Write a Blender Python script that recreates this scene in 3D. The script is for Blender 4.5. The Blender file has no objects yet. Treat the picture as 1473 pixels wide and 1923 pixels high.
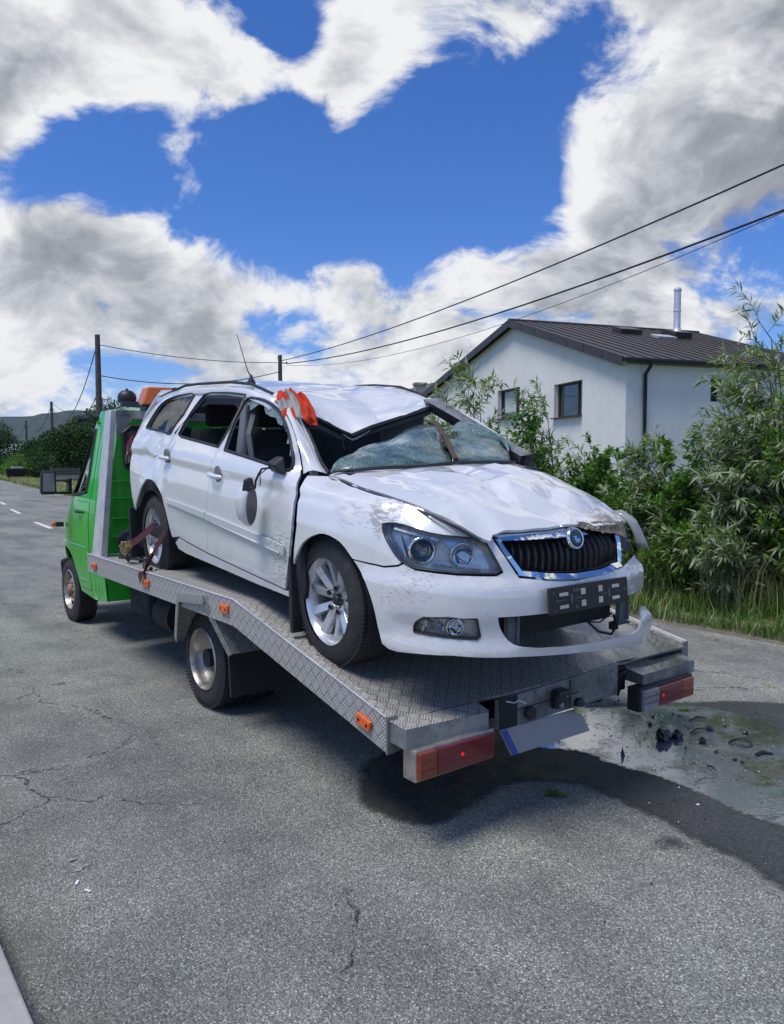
import bpy, math, random
import numpy as np
from mathutils import Vector, Matrix, noise as mnoise
from mathutils.geometry import delaunay_2d_cdt
R_=math.radians
sc=bpy.context.scene
# ---- constants
EXPO=0.58; SKYS=.10; CLS=3.9; CLO=(3.1,1.7,.4); TINT=(.31,.56,.98,1)
COVER=[(90,30,170,.27),(-40,200,110,.12),(250,90,110,.14),(400,100,60,.16),(465,135,70,.24),(640,50,80,.24),(610,160,60,.24),(700,140,60,.20),(860,10,110,.20),(760,40,60,.1),(990,40,60,.22),(1390,60,200,.23),(1440,240,150,.17),(1120,150,70,.12),(1240,200,60,.05),
 (1240,330,110,.10),(1110,300,50,.16),(1110,450,90,.12),(1180,400,80,.09),(930,540,120,.18),(850,510,70,.14),(1300,520,170,.13),(770,640,100,.15),(70,430,100,.17),(20,520,100,.20),(240,470,70,.13),(330,560,110,.14),(440,530,80,.13),(600,530,60,.20),(690,505,45,.22),(250,650,200,.13),(60,660,160,.12),(600,720,220,.09),(1200,700,400,.08),(500,290,35,.22),(780,350,35,.22),(365,320,60,.20),(640,250,40,.14),(940,170,40,.14),(1080,250,40,.1),
 (740,330,180,-.15),(510,10,80,-.20),(70,310,70,-.26),(230,290,80,-.28),(140,280,60,-.14),(930,260,160,-.19),(560,420,110,-.17),(560,620,90,-.13),(1060,90,40,-.15),(1010,200,80,-.15),(540,240,70,-.15),(740,450,80,-.16),(430,400,80,-.16),(960,400,80,-.12),(560,60,40,-.16),(1450,520,60,-.08)]
FLUE=(5.62,.28)
SUNE=2.1; SUNA=24.0
random.seed(7); rng=np.random.default_rng(11)
# ---------------------------------------------------------------- camera, world, sun, exposure
cam_d=bpy.data.cameras.new('camera'); cam=bpy.data.objects.new('camera',cam_d); sc.collection.objects.link(cam)
cam_d.sensor_fit='VERTICAL'; cam_d.sensor_height=36.0; cam_d.lens=36.0*1422.0/1923.0
cam_d.clip_start=.05; cam_d.clip_end=6000
cam.location=(0,0,1.614); cam.rotation_euler=(R_(90-3.547),R_(0.0),0); sc.camera=cam
sc.view_settings.view_transform='Standard'; sc.view_settings.look='None'; sc.view_settings.gamma=1
sc.view_settings.use_curve_mapping=False; sc.view_settings.exposure=EXPO
world=bpy.data.worlds.new("World"); sc.world=world; world.use_nodes=True
SUN_EL,SUN_AZ=R_(66),R_(-125)      # azimuth from +Y towards +X
def build_world():
    nt=world.node_tree; N=nt.nodes; L=nt.links; N.clear()
    def nd(t,**k):
        n=N.new(t)
        for a,b in k.items(): setattr(n,a,b)
        return n
    def mth(op,a,b=None,c=None,clamp=False):
        n=nd('ShaderNodeMath',operation=op,use_clamp=clamp)
        for i,v in enumerate((a,b,c)):
            if v is None: continue
            if isinstance(v,(int,float)): n.inputs[i].default_value=v
            else: L.new(v,n.inputs[i])
        return n.outputs[0]
    def vm(op,a,b=None,s=None):
        n=nd('ShaderNodeVectorMath',operation=op)
        for i,v in enumerate((a,b)):
            if v is None: continue
            if isinstance(v,(tuple,list)): n.inputs[i].default_value=v
            else: L.new(v,n.inputs[i])
        if s is not None:
            if isinstance(s,(int,float)): n.inputs['Scale'].default_value=s
            else: L.new(s,n.inputs['Scale'])
        return n
    out=nd('ShaderNodeOutputWorld'); bg=nd('ShaderNodeBackground'); L.new(bg.outputs[0],out.inputs[0])
    bg.inputs[1].default_value=SKYS
    sky=nd('ShaderNodeTexSky',sky_type='NISHITA'); sky.sun_disc=False; sky.sun_elevation=SUN_EL; sky.sun_rotation=SUN_AZ
    sky.air_density=1.0; sky.dust_density=.5; sky.ozone_density=3.0
    tc=nd('ShaderNodeTexCoord'); d=vm('NORMALIZE',tc.outputs['Generated']).outputs[0]
    sx=nd('ShaderNodeSeparateXYZ'); L.new(d,sx.inputs[0])
    # clouds live on a shallow dome: flatten direction so that they crowd towards the horizon
    den=mth('ADD',mth('MAXIMUM',sx.outputs[2],0.0),.62)
    inv=mth('DIVIDE',1.0,den); p=vm('SCALE',d,s=inv).outputs[0]
    def field(pv):
        w=nd('ShaderNodeTexNoise'); w.inputs['Scale'].default_value=2.2; w.inputs['Detail'].default_value=3; L.new(pv,w.inputs['Vector'])
        wv=vm('SCALE',vm('SUBTRACT',w.outputs['Color'],(.5,.5,.5)).outputs[0],s=.34).outputs[0]
        q=vm('ADD',pv,wv).outputs[0]
        n=nd('ShaderNodeTexNoise'); n.inputs['Scale'].default_value=CLS; n.inputs['Detail'].default_value=11; n.inputs['Roughness'].default_value=.60; L.new(q,n.inputs['Vector'])
        return n.outputs['Fac'],q
    f0,q0=field(vm('ADD',p,CLO).outputs[0])
    sd=(math.sin(SUN_AZ)*math.cos(SUN_EL),math.cos(SUN_AZ)*math.cos(SUN_EL),math.sin(SUN_EL))
    f1,_=field(vm('ADD',p,(CLO[0]+sd[0]*.05-.0,CLO[1]+sd[1]*.05,CLO[2]+.075)).outputs[0])
    # cloud cover: broad masses and openings by direction
    bias=None
    for (px,py,rad,amp) in COVER:
        fx=(px-736.5)/1422; fy=(961.5-py)/1422; a=R_(3.547)
        v=Vector((fx,math.cos(a)+fy*math.sin(a),-math.sin(a)+fy*math.cos(a))).normalized()
        k=1/(1-math.cos(math.atan(rad/1422)))
        dt=nd('ShaderNodeVectorMath',operation='DOT_PRODUCT'); L.new(d,dt.inputs[0]); dt.inputs[1].default_value=v
        g=mth('EXPONENT',mth('MULTIPLY',mth('SUBTRACT',dt.outputs['Value'],1.0),k))
        g=mth('MULTIPLY',g,amp); bias=g if bias is None else mth('ADD',bias,g)
    dens=mth('ADD',mth('ADD',mth('MULTIPLY',mth('SUBTRACT',f0,.5),1.55),.5),bias)
    cov=nd('ShaderNodeMapRange',interpolation_type='SMOOTHSTEP'); L.new(dens,cov.inputs[0]); cov.inputs[1].default_value=.50; cov.inputs[2].default_value=.68
    thick=nd('ShaderNodeMapRange',interpolation_type='SMOOTHSTEP'); L.new(dens,thick.inputs[0]); thick.inputs[1].default_value=.60; thick.inputs[2].default_value=1.02
    edge=mth('MULTIPLY',mth('SUBTRACT',f0,f1),3.4)
    lit=mth('ADD',mth('SUBTRACT',.85,mth('MULTIPLY',thick.outputs[0],.58)),edge,clamp=True)
    cr=nd('ShaderNodeValToRGB'); L.new(lit,cr.inputs[0]); e=cr.color_ramp.elements
    e[0].position=0; e[0].color=(1.3,1.42,1.72,1); e[1].position=1; e[1].color=(5.9,5.95,6.05,1)
    m=cr.color_ramp.elements.new(.45); m.color=(2.45,2.6,2.95,1)
    m=cr.color_ramp.elements.new(.75); m.color=(4.25,4.38,4.65,1)
    # deeper blue than the plain sky model: the phone's colour
    tint=nd('ShaderNodeMix',data_type='RGBA',blend_type='MULTIPLY'); tint.inputs[0].default_value=1
    L.new(sky.outputs[0],tint.inputs[6]); tint.inputs[7].default_value=TINT
    mx=nd('ShaderNodeMix',data_type='RGBA'); L.new(cov.outputs[0],mx.inputs[0]); L.new(tint.outputs[2],mx.inputs[6]); L.new(cr.outputs[0],mx.inputs[7])
    veil=nd('ShaderNodeMix',data_type='RGBA'); L.new(mth('MULTIPLY',mth('EXPONENT',mth('MULTIPLY',mth('MAXIMUM',sx.outputs[2],0.0),-11.0)),.62),veil.inputs[0]); L.new(mx.outputs[2],veil.inputs[6]); veil.inputs[7].default_value=(4.3,4.65,5.3,1)
    L.new(veil.outputs[2],bg.inputs[0])
    world.cycles.sampling_method='MANUAL'; world.cycles.sample_map_resolution=512


BZ=[(0.0,.78),(0.1,.81),(0.2,.84),(0.3,.862),(0.45,.878),(0.6,.884),(0.75,.878),(0.88,.862),(0.95,.845),(1.0,.818),(1.1,.768),(1.25,.682),(1.38,.605),(1.46,.52),(1.6,.3)]
BF=[(0.0,.78),(0.1,.81),(0.2,.84),(0.3,.862),(0.45,.878),(0.6,.884),(0.75,.874),(0.84,.85),(0.90,.81),(.94,.74),(.965,.66),(1.0,.5),(1.1,.2)]
FX=[(0.0,.84),(.12,.88),(.25,.905),(.45,.905),(.55,.89),(.62,.87),(.70,.85),(.80,.80),(.9,.70),(1.0,.5)]
RX=[(0.0,-3.55),(.2,-3.62),(.45,-3.65),(.6,-3.64),(.9,-3.57),(1.0,-3.52),(1.2,-3.34),(1.38,-3.12),(1.5,-2.9)]
def ip(T,z):
    if z<=T[0][0]: return T[0][1]
    if z>=T[-1][0]: return T[-1][1]
    for i in range(1,len(T)):
        if z<=T[i][0]:
            a,b=T[i-1],T[i]; t=(z-a[0])/(b[0]-a[0]); return a[1]+(b[1]-a[1])*t
X0,XR,NF,NR=-.2,-2.8,3.4,3.2
def cl(a,l=0.,h=1.): return min(max(a,l),h)
def sag(x): return .085*cl((x+2.6)/3.4,0,1.1)
def prm(x,z):
    zz=z+sag(x); rise=.09*cl((-.4-x)/2.6)*cl((z-.6)/.3)*cl((1.46-z)/.35)
    zb=zz-rise; k=cl((x+.42)/.3); b=ip(BZ,zb)*(1-k)+ip(BF,zz)*k
    return b,ip(FX,zz)-X0,XR-ip(RX,z)
def S(x,y,z):
    b,a,r=prm(x,z)
    if x>X0: return ((x-X0)/a)**NF+(abs(y)/b)**NF-1
    if x<XR: return ((XR-x)/r)**NR+(abs(y)/b)**NR-1
    return abs(y)/b-1
def M(u,z):
    """perimeter coordinate u (metres) and height z -> (x,y)"""
    if XR<=u<=X0: return u,-prm(u,z)[0]
    f=u>X0; th=(u-X0)/.9 if f else (XR-u)/.9
    s,c=math.sin(th),math.cos(th)
    x=X0+.5 if f else XR-.5
    for _ in range(6):
        b,a,r=prm(x,z); n=NF if f else NR; A=a if f else r
        rad=(abs(s/A)**n+abs(c/b)**n)**(-1/n)
        x=X0+rad*s if f else XR-rad*s
    return x,-rad*c
def UV(x,y,z):
    if XR<=x<=X0: return x,z
    if x>X0: return X0+.9*math.atan2(x-X0,-y),z
    return XR-.9*math.atan2(XR-x,-y),z
D={'quarter_panel':[[-2.304,1.413],[-2.082,1.382],[-2.1,1.328],[-2.128,1.251],[-2.151,1.183],[-2.159,1.136],[-2.169,1.098],[-2.178,1.064],[-2.185,1.033],[-2.184,1.007],[-2.194,0.977],[-2.202,0.945],[-2.21,0.91],[-2.216,0.864],[-2.211,0.794],[-2.209,0.712],[-2.21,0.653],[-2.252,0.676],[-2.312,0.708],[-2.373,0.733],[-2.434,0.745],[-2.496,0.749],[-2.544,0.75],[-2.568,0.748],[-2.577,0.743],[-2.582,0.739],[-2.777,0.768],[-2.979,0.79],[-2.963,0.933],[-2.953,1.034],[-2.993,1.142],[-3.057,1.277],[-2.825,1.358],[-2.532,1.408]],'rear_bumper':[[-2.979,0.79],[-2.777,0.768],[-2.582,0.739],[-2.611,0.725],[-2.655,0.702],[-2.698,0.671],[-2.743,0.623],[-2.797,0.566],[-2.84,0.524],[-2.863,0.488],[-2.901,0.56],[-2.964,0.703]],'quarter_window':[[-2.796,1.13],[-2.795,1.159],[-2.801,1.2],[-2.806,1.237],[-2.806,1.267],[-2.8,1.293],[-2.779,1.316],[-2.74,1.335],[-2.685,1.35],[-2.609,1.361],[-2.498,1.37],[-2.371,1.377],[-2.283,1.38],[-2.206,1.359],[-2.184,1.221],[-2.249,1.104],[-2.292,1.088],[-2.512,1.109]],'rear_door':[[-2.082,1.382],[-1.716,1.382],[-1.344,1.359],[-1.324,1.345],[-1.319,1.303],[-1.312,1.242],[-1.307,1.183],[-1.302,1.128],[-1.305,1.074],[-1.312,1.026],[-1.318,0.992],[-1.32,0.964],[-1.324,0.929],[-1.329,0.882],[-1.342,0.829],[-1.351,0.774],[-1.362,0.723],[-1.375,0.671],[-1.382,0.61],[-1.387,0.524],[-1.393,0.427],[-1.409,0.357],[-1.768,0.381],[-1.906,0.396],[-2.032,0.374],[-2.056,0.396],[-2.073,0.434],[-2.097,0.479],[-2.121,0.525],[-2.149,0.573],[-2.183,0.62],[-2.21,0.653],[-2.209,0.712],[-2.211,0.794],[-2.216,0.864],[-2.21,0.91],[-2.202,0.945],[-2.194,0.977],[-2.184,1.007],[-2.185,1.033],[-2.178,1.064],[-2.169,1.098],[-2.159,1.136],[-2.151,1.183],[-2.128,1.251],[-2.1,1.328]],'rear_window':[[-1.339,1.023],[-1.327,1.052],[-1.309,1.095],[-1.304,1.14],[-1.307,1.19],[-1.313,1.242],[-1.319,1.279],[-1.351,1.343],[-1.635,1.365],[-1.936,1.374],[-2.027,1.362],[-2.039,1.331],[-2.055,1.287],[-2.067,1.239],[-2.068,1.185],[-2.068,1.128],[-2.078,1.087],[-2.013,1.074],[-1.664,1.048]],'front_door':[[-1.315,1.355],[-1.252,1.348],[-1.164,1.339],[-1.076,1.326],[-0.993,1.31],[-0.909,1.291],[-0.833,1.27],[-0.767,1.248],[-0.707,1.224],[-0.648,1.197],[-0.586,1.166],[-0.525,1.133],[-0.467,1.098],[-0.417,1.061],[-0.403,1.021],[-0.387,0.984],[-0.37,0.952],[-0.346,0.924],[-0.322,0.906],[-0.309,0.89],[-0.297,0.868],[-0.282,0.843],[-0.278,0.821],[-0.272,0.796],[-0.265,0.757],[-0.257,0.692],[-0.265,0.61],[-0.277,0.53],[-0.302,0.45],[-0.33,0.371],[-0.356,0.314],[-0.705,0.328],[-1.109,0.344],[-1.409,0.357],[-1.393,0.427],[-1.387,0.524],[-1.382,0.61],[-1.375,0.671],[-1.362,0.723],[-1.351,0.774],[-1.342,0.829],[-1.329,0.882],[-1.324,0.929],[-1.32,0.964],[-1.318,0.992],[-1.312,1.026],[-1.305,1.074],[-1.302,1.128],[-1.307,1.183],[-1.312,1.242],[-1.319,1.303],[-1.324,1.345]],'front_window':[[-1.229,1.006],[-1.242,1.047],[-1.26,1.104],[-1.285,1.16],[-1.296,1.21],[-1.302,1.258],[-1.306,1.292],[-1.288,1.318],[-1.251,1.324],[-1.199,1.319],[-1.125,1.313],[-1.048,1.303],[-0.972,1.288],[-0.894,1.27],[-0.821,1.249],[-0.757,1.225],[-0.698,1.197],[-0.641,1.168],[-0.585,1.136],[-0.531,1.102],[-0.484,1.07],[-0.443,1.039],[-0.417,1.01],[-0.409,0.984],[-0.403,0.965],[-0.399,0.95],[-0.395,0.941],[-0.398,0.925],[-0.525,0.941],[-0.862,0.973]],'sill':[[-1.989,0.344],[-1.909,0.389],[-1.771,0.373],[-1.411,0.349],[-1.111,0.338],[-0.707,0.322],[-0.357,0.308],[-0.297,0.313],[-0.31,0.28],[-0.718,0.28],[-1.127,0.286],[-1.801,0.293],[-1.94,0.306]],'handles':[[[-2.149,0.938]],[[-1.229,0.863]]],'trim_r':[[-2.109,0.646],[-1.391,0.615],[-1.399,0.575],[-2.087,0.615]],'trim_f':[[-1.374,0.614],[-0.317,0.549],[-0.326,0.501],[-1.39,0.572]],'fuel':[[-2.656,1.039],[-2.521,1.065],[-2.355,0.953],[-2.504,0.909]],'antenna':None,'apillar':[[[-0.978,-0.619,1.323],[-0.922,-0.629,1.306],[-0.844,-0.643,1.28],[-0.756,-0.66,1.248],[-0.66,-0.681,1.209],[-0.562,-0.708,1.159],[-0.467,-0.736,1.104],[-0.41,-0.748,1.046],[-0.386,-0.747,0.99],[-0.359,-0.755,0.942],[-0.321,-0.773,0.911]],[[-0.931,-0.56,1.336],[-0.862,-0.573,1.312],[-0.777,-0.586,1.274],[-0.689,-0.599,1.218],[-0.6,-0.612,1.154],[-0.514,-0.625,1.088],[-0.438,-0.638,1.028],[-0.382,-0.651,0.987],[-0.331,-0.664,0.957],[-0.27,-0.677,0.931],[-0.216,-0.69,0.914]]],'hood_near':[[-0.186,-0.705,0.906],[0.111,-0.7,0.87],[0.375,-0.685,0.838],[0.601,-0.655,0.794],[0.706,-0.61,0.761],[0.77,-0.53,0.698]],'headlight':[[0.767,0.688],[0.73,0.693],[0.683,0.699],[0.634,0.704],[0.587,0.712],[0.548,0.722],[0.513,0.733],[0.481,0.74],[0.451,0.744],[0.42,0.741],[0.395,0.737],[0.396,0.723],[0.402,0.702],[0.415,0.679],[0.433,0.652],[0.453,0.622],[0.476,0.595],[0.509,0.576],[0.537,0.564],[0.602,0.559],[0.68,0.552],[0.755,0.549],[0.815,0.546],[0.835,0.557],[0.804,0.624],[0.78,0.682]],'fender':[[-0.182,0.906],[0.176,0.87],[0.428,0.838],[0.597,0.794],[0.68,0.761],[0.764,0.698],[0.767,0.688],[0.73,0.693],[0.683,0.699],[0.634,0.704],[0.587,0.712],[0.548,0.722],[0.513,0.733],[0.481,0.74],[0.451,0.744],[0.42,0.741],[0.395,0.737],[0.396,0.723],[0.402,0.702],[0.415,0.679],[0.433,0.652],[0.456,0.621],[0.476,0.595],[0.484,0.585],[0.488,0.583],[0.472,0.57],[0.414,0.557],[0.343,0.562],[0.263,0.569],[0.244,0.586],[0.215,0.611],[0.182,0.631],[0.145,0.643],[0.102,0.651],[0.059,0.654],[0.02,0.65],[-0.018,0.64],[-0.054,0.628],[-0.087,0.614],[-0.118,0.598],[-0.145,0.58],[-0.167,0.558],[-0.186,0.533],[-0.205,0.51],[-0.22,0.492],[-0.23,0.476],[-0.237,0.465],[-0.208,0.67],[-0.236,0.799],[-0.264,0.875],[-0.286,0.905]],'fog':[[0.536,0.296],[0.536,0.306],[0.537,0.321],[0.541,0.334],[0.55,0.346],[0.562,0.357],[0.57,0.364],[0.647,0.372],[0.743,0.367],[0.755,0.292],[0.745,0.279],[0.719,0.281],[0.684,0.283],[0.651,0.285],[0.624,0.287],[0.599,0.289],[0.578,0.291],[0.56,0.293],[0.545,0.294]],'bumper':[[0.27,0.565],[0.344,0.558],[0.415,0.553],[0.472,0.565],[0.494,0.579],[0.537,0.557],[0.68,0.544],[0.815,0.537],[0.843,0.55],[0.81,0.624],[0.784,0.681],[0.813,0.693],[0.819,0.675],[0.892,0.542],[0.905,0.523],[1.019,0.501],[1.151,0.484],[1.301,0.489],[1.448,0.506],[1.493,0.519],[1.588,0.537],[1.593,0.467],[1.575,0.385],[1.46,0.369],[1.401,0.357],[1.195,0.353],[0.984,0.363],[0.814,0.37],[0.816,0.356],[0.82,0.334],[0.828,0.312],[0.838,0.291],[0.851,0.27],[0.869,0.252],[0.899,0.24],[0.937,0.23],[0.965,0.223],[1.089,0.206],[1.26,0.193],[1.417,0.188],[1.441,0.188],[1.477,0.188],[1.509,0.198],[1.53,0.228],[1.544,0.268],[1.553,0.298],[1.613,0.283],[1.662,0.209],[1.685,0.16],[1.68,0.118],[1.591,0.101],[1.345,0.137],[1.093,0.169],[0.895,0.195],[0.666,0.212],[0.56,0.205],[0.479,0.197],[0.439,0.199],[0.409,0.216],[0.405,0.232],[0.399,0.254],[0.392,0.281],[0.386,0.313],[0.379,0.35],[0.37,0.386],[0.359,0.418],[0.346,0.45],[0.332,0.481],[0.311,0.513],[0.288,0.544]],'grille':[[0.837,0.685],[0.976,0.683],[1.116,0.685],[1.265,0.672],[1.487,0.673],[1.442,0.59],[1.437,0.536],[1.308,0.515],[1.158,0.517],[1.024,0.531],[0.919,0.552],[0.879,0.604]],'chrome_top':[[0.821,0.705],[0.933,0.711],[1.065,0.707],[1.142,0.714],[1.203,0.71],[1.281,0.671],[1.185,0.668],[1.082,0.672],[0.974,0.675],[0.837,0.681]],'chrome_left':[[0.837,0.683],[0.879,0.608],[0.912,0.555],[0.902,0.536],[0.859,0.61],[0.821,0.688]],'chrome_bot':[[0.903,0.553],[1.023,0.529],[1.157,0.512],[1.307,0.512],[1.442,0.529],[1.439,0.509],[1.302,0.492],[1.153,0.492],[1.02,0.507],[0.897,0.534]],'chrome_right':[[1.456,0.654],[1.484,0.652],[1.452,0.527],[1.431,0.528]],'plate':[[0.993,0.476],[1.415,0.466],[1.401,0.355],[0.986,0.357]],'emblem':[[1.197,0.662]],'tornpx':None,'mirror_hang':[[-0.601,-0.875,0.727],[-0.474,-0.865,0.808],[-0.75,-0.87,0.772],[-0.572,-0.881,0.615],[-0.638,-0.855,0.867],[-0.535,-0.816,0.957]],'hoodfar':[[-0.283,0.7,0.923],[-0.016,0.7,0.878],[0.208,0.68,0.816],[0.431,0.64,0.761],[0.568,0.59,0.72]],'hoodfront':[[0.767,-0.467,0.706],[0.79,-0.318,0.715],[0.8,-0.164,0.714],[0.795,-0.039,0.72],[0.807,0.111,0.701],[0.803,0.287,0.695]],'roof_near':[[-3.04,-0.6,1.369],[-2.49,-0.6,1.414],[-2.23,-0.6,1.417],[-1.672,-0.59,1.408],[-1.349,-0.59,1.383],[-1.037,-0.59,1.332],[-0.926,-0.58,1.301]],'roof_front':[[-0.911,-0.483,1.253],[-0.929,-0.329,1.208],[-0.935,-0.174,1.14],[-0.933,-0.086,1.11],[-0.925,0.057,1.164],[-0.898,0.289,1.23],[-0.862,0.501,1.295]],'roof_top':[[-2.811,-0.1,1.487],[-2.517,0.0,1.5],[-2.163,0.1,1.485],[-1.847,0.2,1.456],[-1.576,0.4,1.444],[-1.382,0.5,1.425],[-1.122,0.52,1.373]],'glass1':[[-0.17,-0.705,0.928],[-0.1,-0.623,0.934],[-0.05,-0.464,0.943],[-0.02,-0.249,0.946],[-0.02,-0.034,0.96],[-0.12,0.495,0.945]],'glass1t':[[-0.25,-0.593,0.981],[-0.38,-0.395,1.026],[-0.48,-0.167,1.059],[-0.58,0.057,1.118],[-0.65,0.272,1.169],[-0.6,0.296,1.156],[-0.35,0.178,1.064],[-0.04,-0.01,0.967]],'glass2t':[[-0.42,0.235,1.088],[-0.45,0.406,1.099],[-0.42,0.532,1.092],[-0.36,0.634,1.053],[-0.25,0.597,0.998],[-0.15,0.559,0.945]],'glass3':[[-0.5,0.279,1.108],[-0.62,0.541,1.187],[-0.6,0.623,1.181],[-0.5,0.695,1.107],[-0.4,0.718,1.031],[-0.42,0.532,1.086]],'farpil':[[-0.877,0.5,1.309],[-0.689,0.6,1.191],[-0.213,0.72,0.958]],'house':{'C':[6.743,22.0,4.807],'ridge':[6.92,7.06],'eaveR':[0.0,4.81],'left':[16.56,5.07],'under':[6.92,6.74],'win1':[[4.04,4.35],[2.33,4.26],[2.3,3.14],[3.84,3.23]],'win2':[[8.35,4.54],[6.53,4.41],[6.51,3.35],[8.33,3.46]],'side_win':[[2.97,4.23],[3.36,4.24],[3.38,3.48],[2.99,3.47]],'eave':[[0.0,4.79],[3.93,4.87]],'pipe':[[0.62,4.71],[0.62,1.66]],'ground':[0.07,1.62]},'dashes':[[-10.109,21.379,0.0],[-8.67,19.215,0.0],[-13.901,27.58,0.0],[-12.379,25.15,0.0],[-17.205,33.183,0.0],[-15.827,30.939,0.0]]}
CARM=[[0.578,0.816,0.005],[-0.815,0.577,-0.054],[-0.047,0.027,0.999]]
CARM=[[0.57764,0.81627,0.00548],[-0.81493,0.57706,-0.05372],[-0.04701,0.02656,0.99854]]
CARO=[0.3579, 4.1158, 0.6646]
TH=0.65759;TO=(-0.4848,5.5515);HF=0.856;HR=0.560;XK=-0.788;XF=1.878;XRR=-2.217;WB=1.130;HH=0.151
D["antb"]=(-1.842, -0.35, 1.448);D["antt"]=(-1.957, -0.4, 1.787)
# ---------------------------------------------------------------- helpers
def link(o,parent=None):
    sc.collection.objects.link(o)
    if parent is not None: o.parent=parent
    return o
def tag(o,label=None,cat=None,group=None,kind=None):
    for k,v in (('label',label),('category',cat),('group',group),('kind',kind)):
        if v: o[k]=v
    return o
def empty(name,loc=(0,0,0),rot=None,label=None,cat=None,group=None):
    o=bpy.data.objects.new(name,None); o.empty_display_size=.2; link(o); o.location=loc
    if rot is not None: o.rotation_euler=rot
    return tag(o,label,cat,group)
def obj(name,V,F,mat,parent=None,smooth=False,uv=None,angle=None):
    me=bpy.data.meshes.new(name)
    if isinstance(V,np.ndarray): V=V.tolist()
    if isinstance(F,np.ndarray): F=F.tolist()
    me.from_pydata(V,[],F); me.validate(verbose=False)
    mats=mat if isinstance(mat,(list,tuple)) else [mat]
    for m in mats: me.materials.append(m)
    if uv is not None:
        l=me.uv_layers.new(name='UVMap'); 
        li=np.empty(len(me.loops),dtype=np.int32); me.loops.foreach_get('vertex_index',li)
        l.data.foreach_set('uv',np.array(uv,dtype=np.float32)[li].ravel())
    if smooth: me.polygons.foreach_set('use_smooth',[True]*len(me.polygons))
    o=bpy.data.objects.new(name,me); link(o,parent)
    if angle is not None:
        try: me.set_sharp_from_angle(angle=R_(angle))
        except Exception: pass
    return o
class MB:
    """collects simple solids into one mesh"""
    def __init__(s): s.V=[]; s.F=[]; s.UV=[]
    def add(s,V,F,UV=None):
        n=len(s.V); s.V+= [tuple(v) for v in V]; s.F+=[tuple(i+n for i in f) for f in F]
        s.UV+= UV if UV else [(v[0]+v[2]*.3,v[1]+v[2]) for v in V]; return s
    def box(s,c,d,rz=0,ry=0,rx=0):
        M_=Matrix.Translation(c)@Matrix.Rotation(rz,4,'Z')@Matrix.Rotation(ry,4,'Y')@Matrix.Rotation(rx,4,'X')
        V=[M_@Vector((x*d[0]/2,y*d[1]/2,z*d[2]/2)) for x in(-1,1) for y in(-1,1) for z in(-1,1)]
        return s.add(V,[(0,1,3,2),(4,6,7,5),(0,4,5,1),(2,3,7,6),(0,2,6,4),(1,5,7,3)])
    def hexa(s,P): # 8 points: bottom 4 ccw, top 4 ccw
        return s.add(P,[(3,2,1,0),(4,5,6,7),(0,1,5,4),(1,2,6,5),(2,3,7,6),(3,0,4,7)])
    def tube(s,path,r,n=8,cap=True):
        P=[Vector(p) for p in path]; rs=r if isinstance(r,(list,tuple)) else [r]*len(P); V=[];F=[]
        up=None
        for i,p in enumerate(P):
            t=(P[min(i+1,len(P)-1)]-P[max(i-1,0)]).normalized()
            if up is None: up=Vector((0,0,1)) if abs(t.z)<.9 else Vector((1,0,0))
            a=t.cross(up).normalized(); b=a.cross(t); up=b
            for k in range(n):
                w=2*math.pi*k/n; V.append(p+(a*math.cos(w)+b*math.sin(w))*rs[i])
        for i in range(len(P)-1):
            for k in range(n):
                F.append((i*n+k,i*n+(k+1)%n,(i+1)*n+(k+1)%n,(i+1)*n+k))
        if cap: F+= [tuple(range(n))[::-1],tuple(range((len(P)-1)*n,len(P)*n))]
        return s.add(V,F)
    def lathe(s,prof,c,axis='y',n=32,close=False):
        V=[];F=[];m=len(prof); c=Vector(c)
        for k in range(n):
            w=2*math.pi*k/n; cs,sn=math.cos(w),math.sin(w)
            for (a,r) in prof:
                if axis=='y': V.append(c+Vector((r*cs,a,r*sn)))
                elif axis=='z': V.append(c+Vector((r*cs,r*sn,a)))
                else: V.append(c+Vector((a,r*cs,r*sn)))
        for k in range(n):
            k2=(k+1)%n
            for i in range(m-1): F.append((k*m+i,k*m+i+1,k2*m+i+1,k2*m+i))
            if close: F.append((k*m+m-1,k*m,k2*m,k2*m+m-1))
        return s.add(V,F)
    def prism(s,poly,a,b,axis='y'):
        n=len(poly)
        def pt(p,h):
            return (p[0],h,p[1]) if axis=='y' else ((p[0],p[1],h) if axis=='z' else (h,p[0],p[1]))
        V=[pt(p,a) for p in poly]+[pt(p,b) for p in poly]
        F=[tuple(range(n)),tuple(range(2*n-1,n-1,-1))]+[(i,i+n,(i+1)%n+n,(i+1)%n) for i in range(n)]
        return s.add(V,F)
    def build(s,name,mat,parent=None,smooth=False,bevel=0,uv=False,angle=40):
        o=obj(name,s.V,s.F,mat,parent,smooth,s.UV if uv else None)
        bm=__import__('bmesh').new(); bm.from_mesh(o.data); __import__('bmesh').ops.recalc_face_normals(bm,faces=bm.faces); bm.to_mesh(o.data); bm.free()
        if bevel:
            m=o.modifiers.new('bevel','BEVEL'); m.width=bevel; m.segments=2; m.limit_method='ANGLE'
        if smooth:
            try: o.data.set_sharp_from_angle(angle=R_(angle))
            except Exception: pass
        return o
def inpoly(x,y,P):
    c=False; j=len(P)-1
    for i in range(len(P)):
        xi,yi=P[i]; xj,yj=P[j]
        if (yi>y)!=(yj>y) and x<(xj-xi)*(y-yi)/(yj-yi)+xi: c=not c
        j=i
    return c
def resamp(P,st):
    out=[]
    for i in range(len(P)):
        a,b=P[i],P[(i+1)%len(P)]; d=math.dist(a,b); n=max(1,int(round(d/st)))
        for k in range(n): out.append((a[0]+(b[0]-a[0])*k/n,a[1]+(b[1]-a[1])*k/n))
    return out
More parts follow.
